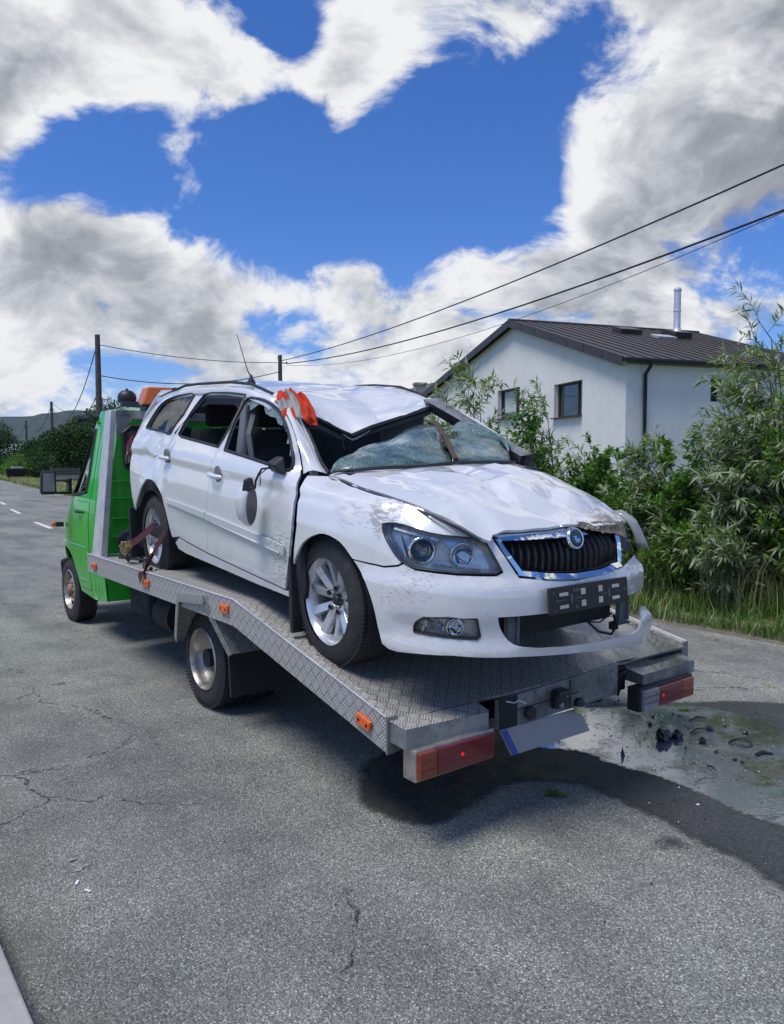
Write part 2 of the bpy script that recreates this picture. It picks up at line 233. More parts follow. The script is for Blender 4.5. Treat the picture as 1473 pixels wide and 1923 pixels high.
def inset(P,d):
    n=len(P); A=sum(P[i][0]*P[(i+1)%n][1]-P[(i+1)%n][0]*P[i][1] for i in range(n)); s=1 if A>0 else -1
    out=[]
    for i in range(n):
        a,b,c=Vector(P[i-1]),Vector(P[i]),Vector(P[(i+1)%n])
        t=(b-a).normalized()+(c-b).normalized()
        if t.length<1e-6: out.append(tuple(b)); continue
        t.normalize(); out.append((b.x-t.y*d*s,b.y+t.x*d*s))
    return out
def sheet(name,outline,fn,mat,parent,step=.035,holes=(),thick=.012,smooth=True,uvm=False,dedge=.02,gap=.002,out=None,sharp=None):
    """fill a 2-D outline with a fine mesh, map it through fn(u,v)->(x,y,z), give it thickness"""
    O_=resamp(inset(outline,gap) if gap else outline,dedge); H=[resamp(inset(h,-gap*.0) if gap else h,dedge) for h in holes]
    P=list(O_); E=[(i,(i+1)%len(O_)) for i in range(len(O_))]
    for h in H:
        n=len(P); P+=h; E+=[(n+i,n+(i+1)%len(h)) for i in range(len(h))]
    xs=[p[0] for p in O_]; ys=[p[1] for p in O_]
    x=min(xs)+step*.5; row=0
    bp=P[:]; cell=step*.55; occ={}
    for p in bp: occ.setdefault((int(p[0]//cell),int(p[1]//cell)),[]).append(p)
    while x<max(xs):
        y=min(ys)+step*(.25 if row%2 else .75)
        while y<max(ys):
            if inpoly(x,y,O_) and not any(inpoly(x,y,h) for h in H):
                ci,cj=int(x//cell),int(y//cell); ok=True
                for a in(-1,0,1):
                    for b in(-1,0,1):
                        for q in occ.get((ci+a,cj+b),()):
                            if math.dist(q,(x,y))<cell: ok=False
                if ok: P.append((x,y))
            y+=step
        x+=step*.9; row+=1
    r=delaunay_2d_cdt([Vector(p) for p in P],E,[],0,1e-6)
    V2=[(v.x,v.y) for v in r[0]]; F=[]
    for f in r[2]:
        cx=sum(V2[i][0] for i in f)/len(f); cy=sum(V2[i][1] for i in f)/len(f)
        if inpoly(cx,cy,O_) and not any(inpoly(cx,cy,h) for h in H): F.append(tuple(f))
    V=[fn(*p) for p in V2]
    # orient outward
    if out is None: out=lambda p:Vector((p[0]+1.3,p[1],p[2]-.55))
    s=0
    for f in F:
        a,b,c=(Vector(V[i]) for i in f[:3]); n=(b-a).cross(c-a); s+=n.dot(out((a+b+c)/3))
    if s<0: F=[f[::-1] for f in F]
    o=obj(name,V,F,mat,parent,smooth,V2 if uvm else None)
    if sharp is not None:
        try: o.data.set_sharp_from_angle(angle=R_(sharp))
        except Exception: pass
    if thick:
        m=o.modifiers.new('thickness','SOLIDIFY'); m.thickness=thick; m.offset=-1
        m=o.modifiers.new('edges','EDGE_SPLIT'); m.split_angle=R_(50)
    return o
# ---------------------------------------------------------------- materials
class NT:
    def __init__(s,name):
        s.m=bpy.data.materials.new(name); s.m.use_nodes=True; s.t=s.m.node_tree; s.t.nodes.clear()
        s.out=s.n('ShaderNodeOutputMaterial'); s.b=s.n('ShaderNodeBsdfPrincipled'); s.l(s.b.outputs[0],s.out.inputs[0])
        s.tc=s.n('ShaderNodeTexCoord')
    def n(s,t,**k):
        n=s.t.nodes.new(t)
        for a,b in k.items(): setattr(n,a,b)
        return n
    def l(s,a,b): s.t.links.new(a,b)
    def put(s,i,v):
        if v is None: return
        if hasattr(v,'is_output') or 'NodeSocket' in type(v).__name__: s.l(v,i)
        else: i.default_value=v
    def math(s,op,a,b=None,c=None,clamp=False):
        n=s.n('ShaderNodeMath',operation=op,use_clamp=clamp)
        for i,v in enumerate((a,b,c)): s.put(n.inputs[i],v)
        return n.outputs[0]
    def vm(s,op,a,b=None,sc_=None):
        n=s.n('ShaderNodeVectorMath',operation=op); s.put(n.inputs[0],a); s.put(n.inputs[1],b)
        if sc_ is not None: s.put(n.inputs['Scale'],sc_)
        return n.outputs['Value'] if op in('DOT_PRODUCT','LENGTH','DISTANCE') else n.outputs[0]
    def noise(s,scale,detail=4,rough=.55,vec=None,dist=0,out='Fac'):
        n=s.n('ShaderNodeTexNoise'); n.inputs['Scale'].default_value=scale; n.inputs['Detail'].default_value=detail; n.inputs['Roughness'].default_value=rough; n.inputs['Distortion'].default_value=dist
        s.l(vec if vec is not None else s.tc.outputs['Object'],n.inputs['Vector']); return n.outputs[out]
    def voro(s,scale,feature='F1',vec=None,out='Distance',rnd=1):
        n=s.n('ShaderNodeTexVoronoi',feature=feature); n.inputs['Scale'].default_value=scale; n.inputs['Randomness'].default_value=rnd
        s.l(vec if vec is not None else s.tc.outputs['Object'],n.inputs['Vector']); return n.outputs[out]
    def mr(s,v,a,b,c=0.,d=1.,smooth=False):
        n=s.n('ShaderNodeMapRange',interpolation_type='SMOOTHSTEP' if smooth else 'LINEAR'); s.put(n.inputs[0],v)
        for i,x in enumerate((a,b,c,d)): n.inputs[i+1].default_value=x
        return n.outputs[0]
    def mix(s,f,a,b,mode='MIX'):
        n=s.n('ShaderNodeMix',data_type='RGBA',blend_type=mode); s.put(n.inputs[0],f)
        for i,v in ((6,a),(7,b)):
            if isinstance(v,(tuple,list)): v=tuple(v)+((1,) if len(v)==3 else ())
            s.put(n.inputs[i],v)
        return n.outputs[2]
    def ramp(s,v,stops):
        n=s.n('ShaderNodeValToRGB'); s.put(n.inputs[0],v); e=n.color_ramp.elements
        e[0].position=stops[0][0]; e[0].color=tuple(stops[0][1])+(1,)
        e[1].position=stops[-1][0]; e[1].color=tuple(stops[-1][1])+(1,)
        for p,c in stops[1:-1]: x=e.new(p); x.color=tuple(c)+(1,)
        return n.outputs[0]
    def bump(s,h,strength=.5,dist=.01,normal=None):
        n=s.n('ShaderNodeBump'); n.inputs['Strength'].default_value=strength; n.inputs['Distance'].default_value=dist; s.l(h,n.inputs['Height'])
        if normal is not None: s.l(normal,n.inputs['Normal'])
        s.l(n.outputs[0],s.b.inputs['Normal']); return n.outputs[0]
    def set(s,**k):
        names={'color':'Base Color','rough':'Roughness','metal':'Metallic','coat':'Coat Weight','coatr':'Coat Roughness','ior':'IOR','trans':'Transmission Weight','alpha':'Alpha','spec':'Specular IOR Level','emis':'Emission Color','emiss':'Emission Strength','sss':'Subsurface Weight'}
        for a,v in k.items():
            if isinstance(v,(tuple,list)) and len(v)==3: v=tuple(v)+(1,)
            s.put(s.b.inputs[names[a]],v)
        return s.m
def simple(name,col,rough=.5,metal=0.,var=.15,scale=8,dirt=None,coat=0.,bump=0.,spec=.5,bscale=60):
    s=NT(name); n=s.noise(scale,5)
    c=s.mix(s.mr(n,.3,.7),tuple(x*(1-var) for x in col),tuple(min(1,x*(1+var)) for x in col))
    if dirt:
        d=s.mr(s.noise(scale*3.1,6,.65),.5,.72); c=s.mix(s.math('MULTIPLY',d,dirt[3]),c,dirt[:3])
    s.set(color=c,metal=metal,coat=coat,spec=spec); s.l(s.mr(n,.3,.7,max(.02,rough*.8),min(1,rough*1.25)),s.b.inputs['Roughness'])
    if bump: s.bump(s.noise(bscale,4),bump,.005)
    return s.m
M_={}
def car_paint():
    s=NT('white_car_paint'); pos=s.tc.outputs['Object']
    sx=s.n('ShaderNodeSeparateXYZ'); s.l(pos,sx.inputs[0])
    n=s.noise(3,4)
    c=s.mix(n,(.655,.66,.665),(.71,.712,.71))
    # fine spatter, mud on the near front corner, road film low down
    sp=s.mr(s.noise(95,3,.6),.645,.70)
    low=s.mr(sx.outputs[2],.62,.22,0.,1.)
    c=s.mix(s.math('MULTIPLY',sp,s.math('MULTIPLY',s.math('ADD',low,.22),.6)),c,(.16,.14,.11))
    def spot(p,r,amp,col,lo=.50,hi=.62,sc_=26):
        d=s.vm('DISTANCE',pos,p); m=s.mr(d,r,r*.25,0,1,True)
        k=s.mr(s.math('ADD',s.noise(sc_,7,.68,vec=s.vm('MULTIPLY',pos,(.38,1.,1.6))),s.math('MULTIPLY',m,.16)),lo+.10,hi+.10)
        return s.math('MULTIPLY',s.math('MULTIPLY',k,m),amp),col
    for p,r,a,col,lo,hi,q_ in [((.41,-.78,.78),.17,.75,(.24,.21,.17),.50,.58,42),((.22,-.84,.77),.20,.45,(.34,.30,.24),.56,.66,34),((.60,-.72,.50),.20,.6,(.38,.30,.20),.575,.64,60),
                          ((.50,-.79,.42),.18,.55,(.34,.28,.2),.60,.66,70),((.84,.42,.44),.30,.8,(.22,.21,.2),.44,.58,14),((-.4,-.87,.5),.3,.6,(.12,.12,.08),.58,.62,60),((.78,.3,.72),.18,.9,(.10,.09,.07),.40,.52,30)]:
        f,cc=spot(p,r,a,col,lo,hi,q_); c=s.mix(f,c,cc)
    film=s.math('MULTIPLY',s.math('MULTIPLY',low,s.mr(s.noise(7,5),.35,.75)),.45)
    c=s.mix(film,c,(.36,.33,.29))
    s.set(color=c,coat=1.,coatr=.03,spec=.5); s.b.inputs['Coat IOR'].default_value=1.85; s.l(s.math('ADD',.34,s.math('MULTIPLY',film,.5)),s.b.inputs['Roughness'])
    h=s.math('ADD',s.noise(2.6,2,.5),s.math('MULTIPLY',s.noise(700,2),.002)); s.bump(h,.25,.03)
    return s.m
def tread_plate(name,metal=.75,dark=0.,wet=0.,rev=False):
    s=NT(name); uv=s.tc.outputs['UV']; sx=s.n('ShaderNodeSeparateXYZ'); s.l(uv,sx.inputs[0]); U_,V_=sx.outputs[0],sx.outputs[1]
    # five-bar plate: square cells 38 mm, bars alternate direction like a basket weave, turned 45 degrees
    u=s.math('MULTIPLY',s.math('ADD',U_,V_),.7071); v=s.math('MULTIPLY',s.math('SUBTRACT',U_,V_),.7071)
    k=1/.050
    cu,cv=s.math('MULTIPLY',u,k),s.math('MULTIPLY',v,k)
    fu,fv=s.math('FLOOR',cu),s.math('FLOOR',cv); par=s.math('MODULO',s.math('ABSOLUTE',s.math('ADD',fu,fv)),2.0); par=s.math('GREATER_THAN',par,.5)
    lu,lv=s.math('SUBTRACT',cu,fu),s.math('SUBTRACT',cv,fv)
    def bars(a,b):
        w=s.math('SINE',s.math('MULTIPLY',a,6.2832*4)); w=s.mr(w,-.15,.7)
        e=s.math('MULTIPLY',s.mr(s.math('ABSOLUTE',s.math('SUBTRACT',b,.5)),.45,.34),s.mr(s.math('ABSOLUTE',s.math('SUBTRACT',a,.5)),.5,.44))
        return s.math('MULTIPLY',w,e)
    h=s.math('ADD',s.math('MULTIPLY',bars(lu,lv),par),s.math('MULTIPLY',bars(lv,lu),s.math('SUBTRACT',1.0,par)))
    g=s.noise(5,6,.6); g2=s.noise(60,4,.6)
    dirt=s.mr(s.math('ADD',g,s.math('MULTIPLY',g2,.4)),.52,.95)
    base=s.mix(g2,(.52,.52,.50),(.72,.71,.68))
    c=s.mix(h,s.mix(.72,base,(.15,.145,.135)),s.mix(.45,base,(.85,.84,.81)))
    c=s.mix(s.math('MULTIPLY',dirt,.45),c,(.26,.235,.20))
    if dark: c=s.mix(dark,c,(.05,.055,.065))
    if wet:
        wm=s.mr(s.noise(2.1,4,.5),.42,.5); c=s.mix(s.math('MULTIPLY',wm,wet*.7),c,(.05,.055,.06))
        r=s.mr(wm,0,1,.42,.10)
        s.set(color=c,metal=metal*.7,rough=r,coat=s.math('MULTIPLY',wm,wet),coatr=.03)
    else: s.set(color=c,metal=metal,rough=s.math('ADD',.38,s.math('MULTIPLY',dirt,.35)))
    s.bump(h,.55,.004); return s.m
def asphalt(name,wet=0.):
    s=NT(name); pos=s.tc.outputs['Object']
    rot=s.n('ShaderNodeVectorRotate',rotation_type='Z_AXIS'); s.l(pos,rot.inputs['Vector']); rot.inputs['Angle'].default_value=-R_(38); trk=s.vm('MULTIPLY',rot.outputs[0],(1.5,.16,1.))
    wp=s.vm('ADD',pos,s.vm('SCALE',s.noise(90,2,.5,out='Color'),None,.006))
    cell=s.n('ShaderNodeTexVoronoi',feature='F1'); cell.inputs['Scale'].default_value=145; s.l(wp,cell.inputs['Vector'])
    cell2=s.n('ShaderNodeTexVoronoi',feature='F1'); cell2.inputs['Scale'].default_value=210; s.l(pos,cell2.inputs['Vector'])
    sr=s.n('ShaderNodeSeparateColor'); s.l(cell.outputs['Color'],sr.inputs[0]); sr2=s.n('ShaderNodeSeparateColor'); s.l(cell2.outputs['Color'],sr2.inputs[0])
    big=s.noise(.45,4,.6); mid=s.noise(2.3,5,.62)
    c=s.ramp(sr.outputs[0],[(0,(.135,.138,.137)),(.35,(.198,.203,.20)),(.75,(.258,.262,.256)),(1,(.36,.36,.35))])
    c=s.mix(s.math('MULTIPLY',s.math('GREATER_THAN',sr2.outputs[0],.955),.8),c,(.7,.7,.68))
    c=s.mix(s.math('MULTIPLY',s.math('LESS_THAN',sr2.outputs[1],.10),.7),c,(.035,.035,.038))
    pit=s.mr(cell.outputs['Distance'],.42,.75); c=s.mix(s.math('MULTIPLY',pit,.5),c,(.075,.075,.076))
    c=s.mix(1.0,c,s.ramp(big,[(.3,(.72,.74,.76)),(.5,(1.0,1.0,.99)),(.7,(1.2,1.21,1.15))]),'MULTIPLY')
    c=s.mix(1.0,c,s.ramp(mid,[(.3,(.76,.765,.77)),(.5,(1,1,1)),(.7,(1.16,1.16,1.14))]),'MULTIPLY')
    c=s.mix(1.0,c,s.ramp(s.noise(1.0,5,.55,vec=trk),[(.32,(.74,.75,.75)),(.5,(1.0,1.0,.98)),(.68,(1.16,1.16,1.12))]),'MULTIPLY')
    sxr=s.n('ShaderNodeSeparateXYZ'); s.l(rot.outputs[0],sxr.inputs[0]); ke=s.math('MULTIPLY',s.mr(s.math('ADD',sxr.outputs[0],s.math('MULTIPLY',s.noise(1.6,4),1.2)),2.3,1.0),s.mr(s.noise(3.5,6,.65),.38,.6)); c=s.mix(s.math('MULTIPLY',ke,.45),c,(.115,.105,.09))
    c=s.mix(1.0,c,(1.12,1.12,1.05),'MULTIPLY')
    # tar-filled cracks and worn lines
    cv=s.vm('ADD',pos,s.vm('SCALE',s.noise(2.2,5,.6,out='Color'),None,.55))
    ed=s.voro(.95,'DISTANCE_TO_EDGE',cv); cm=s.mr(s.noise(.7,2),.47,.56)
    crack=s.math('MULTIPLY',s.mr(ed,.010,.003),cm); crack=s.math('MULTIPLY',crack,s.mr(s.noise(14,2),.42,.52)); c=s.mix(s.math('MULTIPLY',crack,.85),c,(.03,.03,.032))
    st=s.mr(s.noise(1.1,6,.62,vec=s.vm('MULTIPLY',pos,(1.0,.6,1.0))),.60,.68); c=s.mix(s.math('MULTIPLY',st,.30),c,(.10,.095,.09))
    h=s.math('SUBTRACT',1.0,cell.outputs['Distance']); h=s.math('ADD',s.math('MULTIPLY',h,1.0),s.math('MULTIPLY',s.noise(260,3),.35)); h=s.math('SUBTRACT',h,s.math('MULTIPLY',crack,1.5))
    if wet:
        c=s.mix(wet,c,(.012,.013,.016)); r=s.mr(s.noise(7,4),.35,.65,.22,.48)
        at=s.n('ShaderNodeAttribute',attribute_name='inset'); al=s.mr(s.math('ADD',at.outputs['Fac'],s.math('ADD',s.math('MULTIPLY',s.noise(26,5,.7),.12),s.math('MULTIPLY',sr.outputs[0],.030))),.070,.135)
        s.set(color=c,rough=r,spec=.6,alpha=al); s.bump(h,.45,.006)
    else:
        s.set(color=c,rough=.86,spec=.35); s.bump(h,.75,.008)
    return s.m
def puddle_mat():
    s=NT('standing_water'); pos=s.tc.outputs['Object']
    ag=s.n('ShaderNodeTexVoronoi'); ag.inputs['Scale'].default_value=75; s.l(pos,ag.inputs['Vector'])
    br=s.mr(s.math('ADD',s.noise(3.2,6,.65),s.math('MULTIPLY',s.noise(38,3),.32)),.68,.80)
    c=s.mix(br,(.17,.19,.22),(.035,.037,.04))  # pale blue-grey water colour stands in for reflected sky
    def silt(p,r_,col,am,c):
        d=s.vm('DISTANCE',pos,p); q=s.mr(d,r_,r_*.3,0,1,True); k=s.mr(s.math('ADD',s.noise(5,7,.7),s.math('MULTIPLY',q,.25)),.62,.74); return s.mix(s.math('MULTIPLY',s.math('MULTIPLY',k,q),am),c,col)
    c=silt((2.1,3.8,0),.55,(.055,.052,.028),.9,c); c=silt((2.15,4.55,0),.5,(.06,.065,.03),.8,c); c=silt((1.45,3.75,0),.16,(.012,.012,.014),.95,c)
    at=s.n('ShaderNodeAttribute',attribute_name='inset'); al=s.mr(s.math('ADD',at.outputs['Fac'],s.math('MULTIPLY',s.noise(30,5,.7),.10)),.055,.085)
    s.set(color=c,rough=s.mr(br,0,1,.10,.35),ior=2.4,spec=.9,coat=1.,coatr=.03,alpha=al)
    h=s.math('MULTIPLY',s.math('SUBTRACT',1.0,ag.outputs['Distance']),s.math('ADD',s.math('MULTIPLY',br,.9),.03)); h=s.math('ADD',h,s.math('MULTIPLY',s.noise(14,3),.05))
    s.bump(h,.35,.008); return s.m
def glass_crack():
    s=NT('cracked_laminated_glass'); pos=s.tc.outputs['Object']
    wv=s.vm('ADD',pos,s.vm('SCALE',s.noise(9,3,out='Color'),None,.03))
    e1=s.mr(s.voro(30,'DISTANCE_TO_EDGE',wv),.05,.0); e2=s.mr(s.voro(9,'DISTANCE_TO_EDGE',wv),.03,.0); e3=s.mr(s.voro(75,'DISTANCE_TO_EDGE',wv),.07,.0)
    m=s.mr(s.noise(4,4,.6),.40,.62)
    cr=s.math('MAXIMUM',s.math('MULTIPLY',s.math('MULTIPLY',e1,m),.65),s.math('MULTIPLY',e2,.22)); cr=s.math('MAXIMUM',cr,s.math('MULTIPLY',e3,s.math('MULTIPLY',m,.8)))
    c=s.mix(cr,s.ramp(s.noise(5,5,.65),[(.35,(.012,.04,.04)),(.5,(.05,.13,.12)),(.62,(.11,.19,.175))]),(.55,.68,.64))
    haze=s.mr(s.noise(2.6,3),.40,.68); c=s.mix(s.math('MULTIPLY',haze,.16),c,(.42,.52,.50))
    s.set(color=c,rough=.12,coat=.6,alpha=s.math('ADD',s.math('MULTIPLY',cr,.25),s.mr(haze,0,1,.60,.88),clamp=True)); s.bump(s.math('ADD',cr,s.noise(12,3)),.35,.006); return s.m
def clear_glass(name,tint=(.9,.95,.95),mixf=.12,rough=.02):
    s=NT(name); g=s.n('ShaderNodeBsdfGlossy'); g.inputs['Roughness'].default_value=rough; t=s.n('ShaderNodeBsdfTransparent'); t.inputs[0].default_value=tint+(1,)
    fr=s.n('ShaderNodeFresnel'); fr.inputs[0].default_value=1.5; mx=s.n('ShaderNodeMixShader'); s.l(s.math('ADD',fr.outputs[0],mixf*.3,clamp=True),mx.inputs[0]); s.l(t.outputs[0],mx.inputs[1]); s.l(g.outputs[0],mx.inputs[2]); s.l(mx.outputs[0],s.out.inputs[0]); return s.m
def leaf_mat(name,a,b,c_,trans=.35,back=None):
    s=NT(name); gi=s.n('ShaderNodeNewGeometry'); r=gi.outputs['Random Per Island']
    c=s.ramp(r,[(0,a),(.55,b),(1,c_)])
    if back: c=s.mix(gi.outputs['Backfacing'],c,back)
    s.set(color=c,rough=.6,spec=.22)
    tr=s.n('ShaderNodeBsdfTranslucent'); s.l(s.mix(1.0,c,(1.1,1.35,.6),'MULTIPLY'),tr.inputs[0]); mx=s.n('ShaderNodeMixShader'); mx.inputs[0].default_value=trans
    s.l(s.b.outputs[0],mx.inputs[1]); s.l(tr.outputs[0],mx.inputs[2]); s.l(mx.outputs[0],s.out.inputs[0]); return s.m
def all_mats():
    m=M_
    m['paint']=car_paint()
    m['tread']=tread_plate('tread_plate_aluminium',.3); m['tread_dirty']=tread_plate('dirty_tread_plate',.4,.2); m['tread_wet']=tread_plate('wet_tread_plate',.7,.15,1.)
    m['road']=asphalt('road_asphalt'); m['wet']=asphalt('wet_asphalt',.80); m['puddle']=puddle_mat()
    m['wsglass']=glass_crack(); m['clear']=clear_glass('clear_glass'); m['lens']=clear_glass('lamp_lens',(.96,.97,.975),.02,.08); m['cab_glass']=clear_glass('darkened_cab_glass',(.04,.045,.05),.12); m['dark_glass']=clear_glass('tinted_glass',(.45,.52,.52),.10)  # cab glass tint darkened to stand in for the unlit cab interior
    m['green']=simple('green_cab_paint',(.028,.42,.030),.28,var=.12,scale=2,coat=.6,bump=.02,bscale=3,dirt=(.06,.10,.05,.25))
    m['black']=simple('black_plastic',(.018,.018,.020),.45,var=.3); m['rubber']=simple('tyre_rubber',(.022,.022,.024),.75,var=.3,dirt=(.09,.085,.075,.35),bump=.2)
    m['dark']=simple('dark_interior',(.018,.018,.022),.8,var=.3); m['seat']=simple('dark_seat_fabric',(.035,.036,.042),.9,var=.3,scale=20); m['grey_trim']=simple('grey_interior_trim',(.16,.165,.18),.6,var=.15)
    m['reflector']=simple('lamp_reflector',(.74,.74,.73),.28,.55,var=.15,scale=40); m['chrome']=simple('chrome_trim',(.78,.80,.83),.07,1.,var=.05); m['silver']=simple('alloy_rim_silver',(.62,.63,.65),.28,.65,var=.08,scale=14,dirt=(.20,.18,.15,.35))
    m['galv']=simple('galvanised_steel',(.36,.37,.37),.42,.75,var=.25,scale=9,dirt=(.13,.12,.11,.5),bump=.08); m['galv_grimy']=simple('grimy_steel',(.22,.225,.23),.5,.6,var=.4,scale=7,dirt=(.045,.045,.05,.75),bump=.1)
    m['alu']=simple('bare_aluminium_post',(.62,.63,.63),.45,.4,var=.12,scale=5,dirt=(.28,.27,.25,.4),bump=.05)
    m['rusty']=simple('rusty_hub',(.30,.20,.15),.7,.3,var=.4,scale=24,dirt=(.25,.09,.03,.8),bump=.3)
    m['old_rim']=simple('dull_steel_rim',(.46,.43,.38),.35,.7,var=.2,scale=16,dirt=(.16,.10,.06,.45),bump=.1)
    m['orange']=simple('orange_reflector',(.75,.12,.012),.35,var=.15,scale=60,coat=.6); m['beacon']=simple('orange_beacon_plastic',(.62,.13,.01),.3,var=.12,coat=.6)
    m['redlens']=simple('red_tail_lens',(.15,.006,.010),.16,var=.2,scale=40,coat=.8); m['amberlens']=simple('amber_tail_lens',(.24,.035,.008),.18,var=.2,scale=40,coat=.8); m['clearlens']=simple('clear_tail_lens',(.22,.22,.22),.2,var=.2,scale=40,coat=.8)
    m['strap']=simple('maroon_webbing',(.075,.016,.024),.8,var=.3,scale=40,bump=.3,bscale=300); m['brass']=simple('yellow_zinc_ratchet',(.42,.33,.16),.35,.8,var=.2)
    m['orange_cloth']=simple('orange_fabric',(.48,.05,.022),.95,spec=.1,var=.2,scale=10); m['grey_cloth']=simple('grey_reflective_band',(.25,.25,.25),.6,var=.2)
    m['plaster']=simple('white_render_wall',(.76,.74,.70),.85,var=.05,scale=.9,bump=.1,bscale=90,dirt=(.50,.49,.46,.25)); m['roof']=simple('dark_brown_roof_metal',(.055,.047,.045),.42,.2,var=.2,scale=1.5)
    m['gutter']=simple('dark_gutter_steel',(.022,.023,.028),.35,.3); m['steel']=simple('stainless_flue',(.66,.66,.67),.42,.6,var=.08)
    m['frame']=simple('brown_window_frame',(.045,.034,.03),.5); m['winglass']=simple('dark_window_glass',(.015,.018,.022),.06,var=.2,coat=1.); m['curtain']=simple('pale_curtain',(.45,.52,.5),.8)
    m['wood']=simple('weathered_pole_wood',(.085,.075,.068),.9,var=.35,scale=6,bump=.4); m['concrete']=simple('pale_kerb_concrete',(.36,.345,.315),.85,var=.12,scale=6,bump=.25,bscale=120,dirt=(.2,.19,.17,.4))
    m['pole_conc']=simple('concrete_pole',(.33,.32,.30),.85,var=.15); m['cable']=simple('black_cable',(.012,.012,.013),.6)
    m['line']=simple('worn_road_paint',(.66,.66,.64),.7,var=.12,scale=30,dirt=(.25,.25,.25,.5)); m['brick']=simple('pale_brick_chimney',(.33,.29,.25),.85,var=.25,scale=18); m['slate']=simple('grey_shingle_roof',(.10,.105,.11),.7,var=.2,scale=5)
    m['euplate']=simple('blank_grey_plate',(.30,.295,.295),.45,var=.08,scale=3); m['eublue']=simple('blue_plate_strip',(.03,.06,.28),.4); m['yellow']=simple('pale_yellow_plastic',(.62,.60,.25),.5)
    m['mud']=simple('roadside_soil',(.13,.115,.085),.95,var=.35,scale=9,bump=.6,bscale=40,dirt=(.24,.21,.16,.6)); m['field']=simple('meadow_ground',(.075,.105,.032),.95,var=.35,scale=1.4,dirt=(.13,.12,.06,.6)); m['hillm']=simple('hazed_wooded_hill',(.035,.06,.055),.95,var=.65,scale=.05,bump=1.,bscale=.08,dirt=(.02,.035,.03,.8))  # hill colour shifted blue-green in place of distance haze
    m['bark']=simple('grey_green_bark',(.085,.075,.05),.9,var=.3,scale=20,bump=.4); m['fence']=simple('grey_brown_boards',(.11,.095,.085),.85,var=.25)
    m['willow']=leaf_mat('willow_leaves',(.12,.18,.045),(.19,.27,.075),(.30,.36,.16),.34,back=(.35,.40,.27)); m['broad']=leaf_mat('broad_green_leaves',(.055,.14,.025),(.10,.22,.035),(.17,.31,.06),.35)
    m['darkleaf']=leaf_mat('dark_tree_leaves',(.02,.045,.018),(.035,.075,.025),(.065,.12,.04),.25); m['grass']=leaf_mat('grass_blades',(.06,.13,.025),(.10,.19,.04),(.18,.26,.08),.35); m['dry']=leaf_mat('dry_straw',(.38,.33,.17),(.52,.45,.25),(.62,.55,.36),.3)
    m['debris']=simple('black_debris_plastic',(.014,.014,.016),.35,var=.4,coat=.3); m['whiteflake']=simple('white_paint_flake',(.7,.7,.7),.5)
    m['bluebadge']=simple('badge_green_blue',(.01,.05,.05),.3,coat=.6); m['fibre']=simple('torn_foam',(.20,.17,.13),.9,var=.6,scale=90,bump=1.,bscale=110); m['brown']=simple('rust_brown_strip',(.075,.045,.032),.75,var=.5,scale=30,bump=.5)
    m['spare']=simple('bundle_dark_cloth',(.03,.035,.045),.8,var=.4,scale=14,bump=.4,bscale=20)
# ---------------------------------------------------------------- wrecked car (local frame: x forward, y left, z up, origin under the front axle)
def kd(pts):  # smooth scattered-data height function (inverse-distance blended local planes)
    A=np.array(pts,float)
    def f(x,y,pw=3.2):
        d2=(A[:,0]-x)**2+(A[:,1]-y)**2+1e-4; w=d2**(-pw/2); w/=w.sum()
        return float((w*A[:,2]).sum())
    return f
def tps(pts,lam=1e-4):
    A=np.array(pts,float); n=len(A); X=A[:,:2]
    r=np.sqrt(((X[:,None]-X[None])**2).sum(-1))+1e-9; K=r*r*np.log(r); K+=np.eye(n)*lam
    P=np.hstack([np.ones((n,1)),X]); L=np.zeros((n+3,n+3)); L[:n,:n]=K; L[:n,n:]=P; L[n:,:n]=P.T
    w=np.linalg.solve(L,np.concatenate([A[:,2],np.zeros(3)]))
    def f(x,y):
        r=np.sqrt((X[:,0]-x)**2+(X[:,1]-y)**2)+1e-9
        return float((w[:n]*r*r*np.log(r)).sum()+w[n]+w[n+1]*x+w[n+2]*y)
    return f
def side_fn(off=0.,mirror=False,dent=True):
    def f(u,z):
        x,y=M(u,z)
        # sculpted shoulder line, door scallop and crash dents
        o=off
        if -3.3<x<.1:
            zs=z+.06*x*0+.03*x
            o+= .008*math.exp(-((z-(.80-.042*x))/.022)**2)*-1+.010*math.exp(-((z-(.865-.042*x))/.05)**2)
            o+=-.012*math.exp(-((z-.50)/.10)**2)*cl((x+2.0)/.3)*cl((-.3-x)/.3)
        if dent and x<-1.9:
            g=math.exp(-((x+2.45)/.30)**2-((z-.96)/.17)**2); o+=-.040*g*(.3+abs(mnoise.noise((x*7,z*7,1.3)))*1.6)-.014*g*abs(math.sin(x*13+z*11))
        if dent and -1.2<x<-.15: o+=-.010*math.exp(-((x+.45)/.16)**2-((z-.62)/.3)**2)
        if x>.30:
            zc=z+.05*cl((x-.3)/.5)*0
            t=cl((z-.495)/.03); t=t*t*(3-2*t); o+=-.020*t*cl((x-.30)/.12)
            t=cl((.262-z)/.03); t=t*t*(3-2*t); o+=.014*t*cl((x-.42)/.1)
            o+=-.010*math.exp(-((z-.315)/.055)**2)*cl((x-.5)/.06)
        if dent and x>.1: 
            g=math.exp(-((x-.40)/.12)**2-((z-.76)/.045)**2)*(1 if y<0 else 0); o+=-.02*g*abs(mnoise.noise((x*22,y*22,z*22)))
            if y>.2: o+=-.03*abs(mnoise.noise((x*5+3,y*5,z*4)))*cl((z-.25)/.2)
        ang=math.atan2(x-X0,-y) if x>X0 else (math.atan2(XR-x,-y) if x<XR else 0)
        sx=1 if x>X0 else -1
        nx,ny=(math.sin(ang)*sx,-math.cos(ang)) if ang else (0,-1)
        x+=nx*o; y+=ny*o
        return (x,-y if mirror else y,z)
    return f
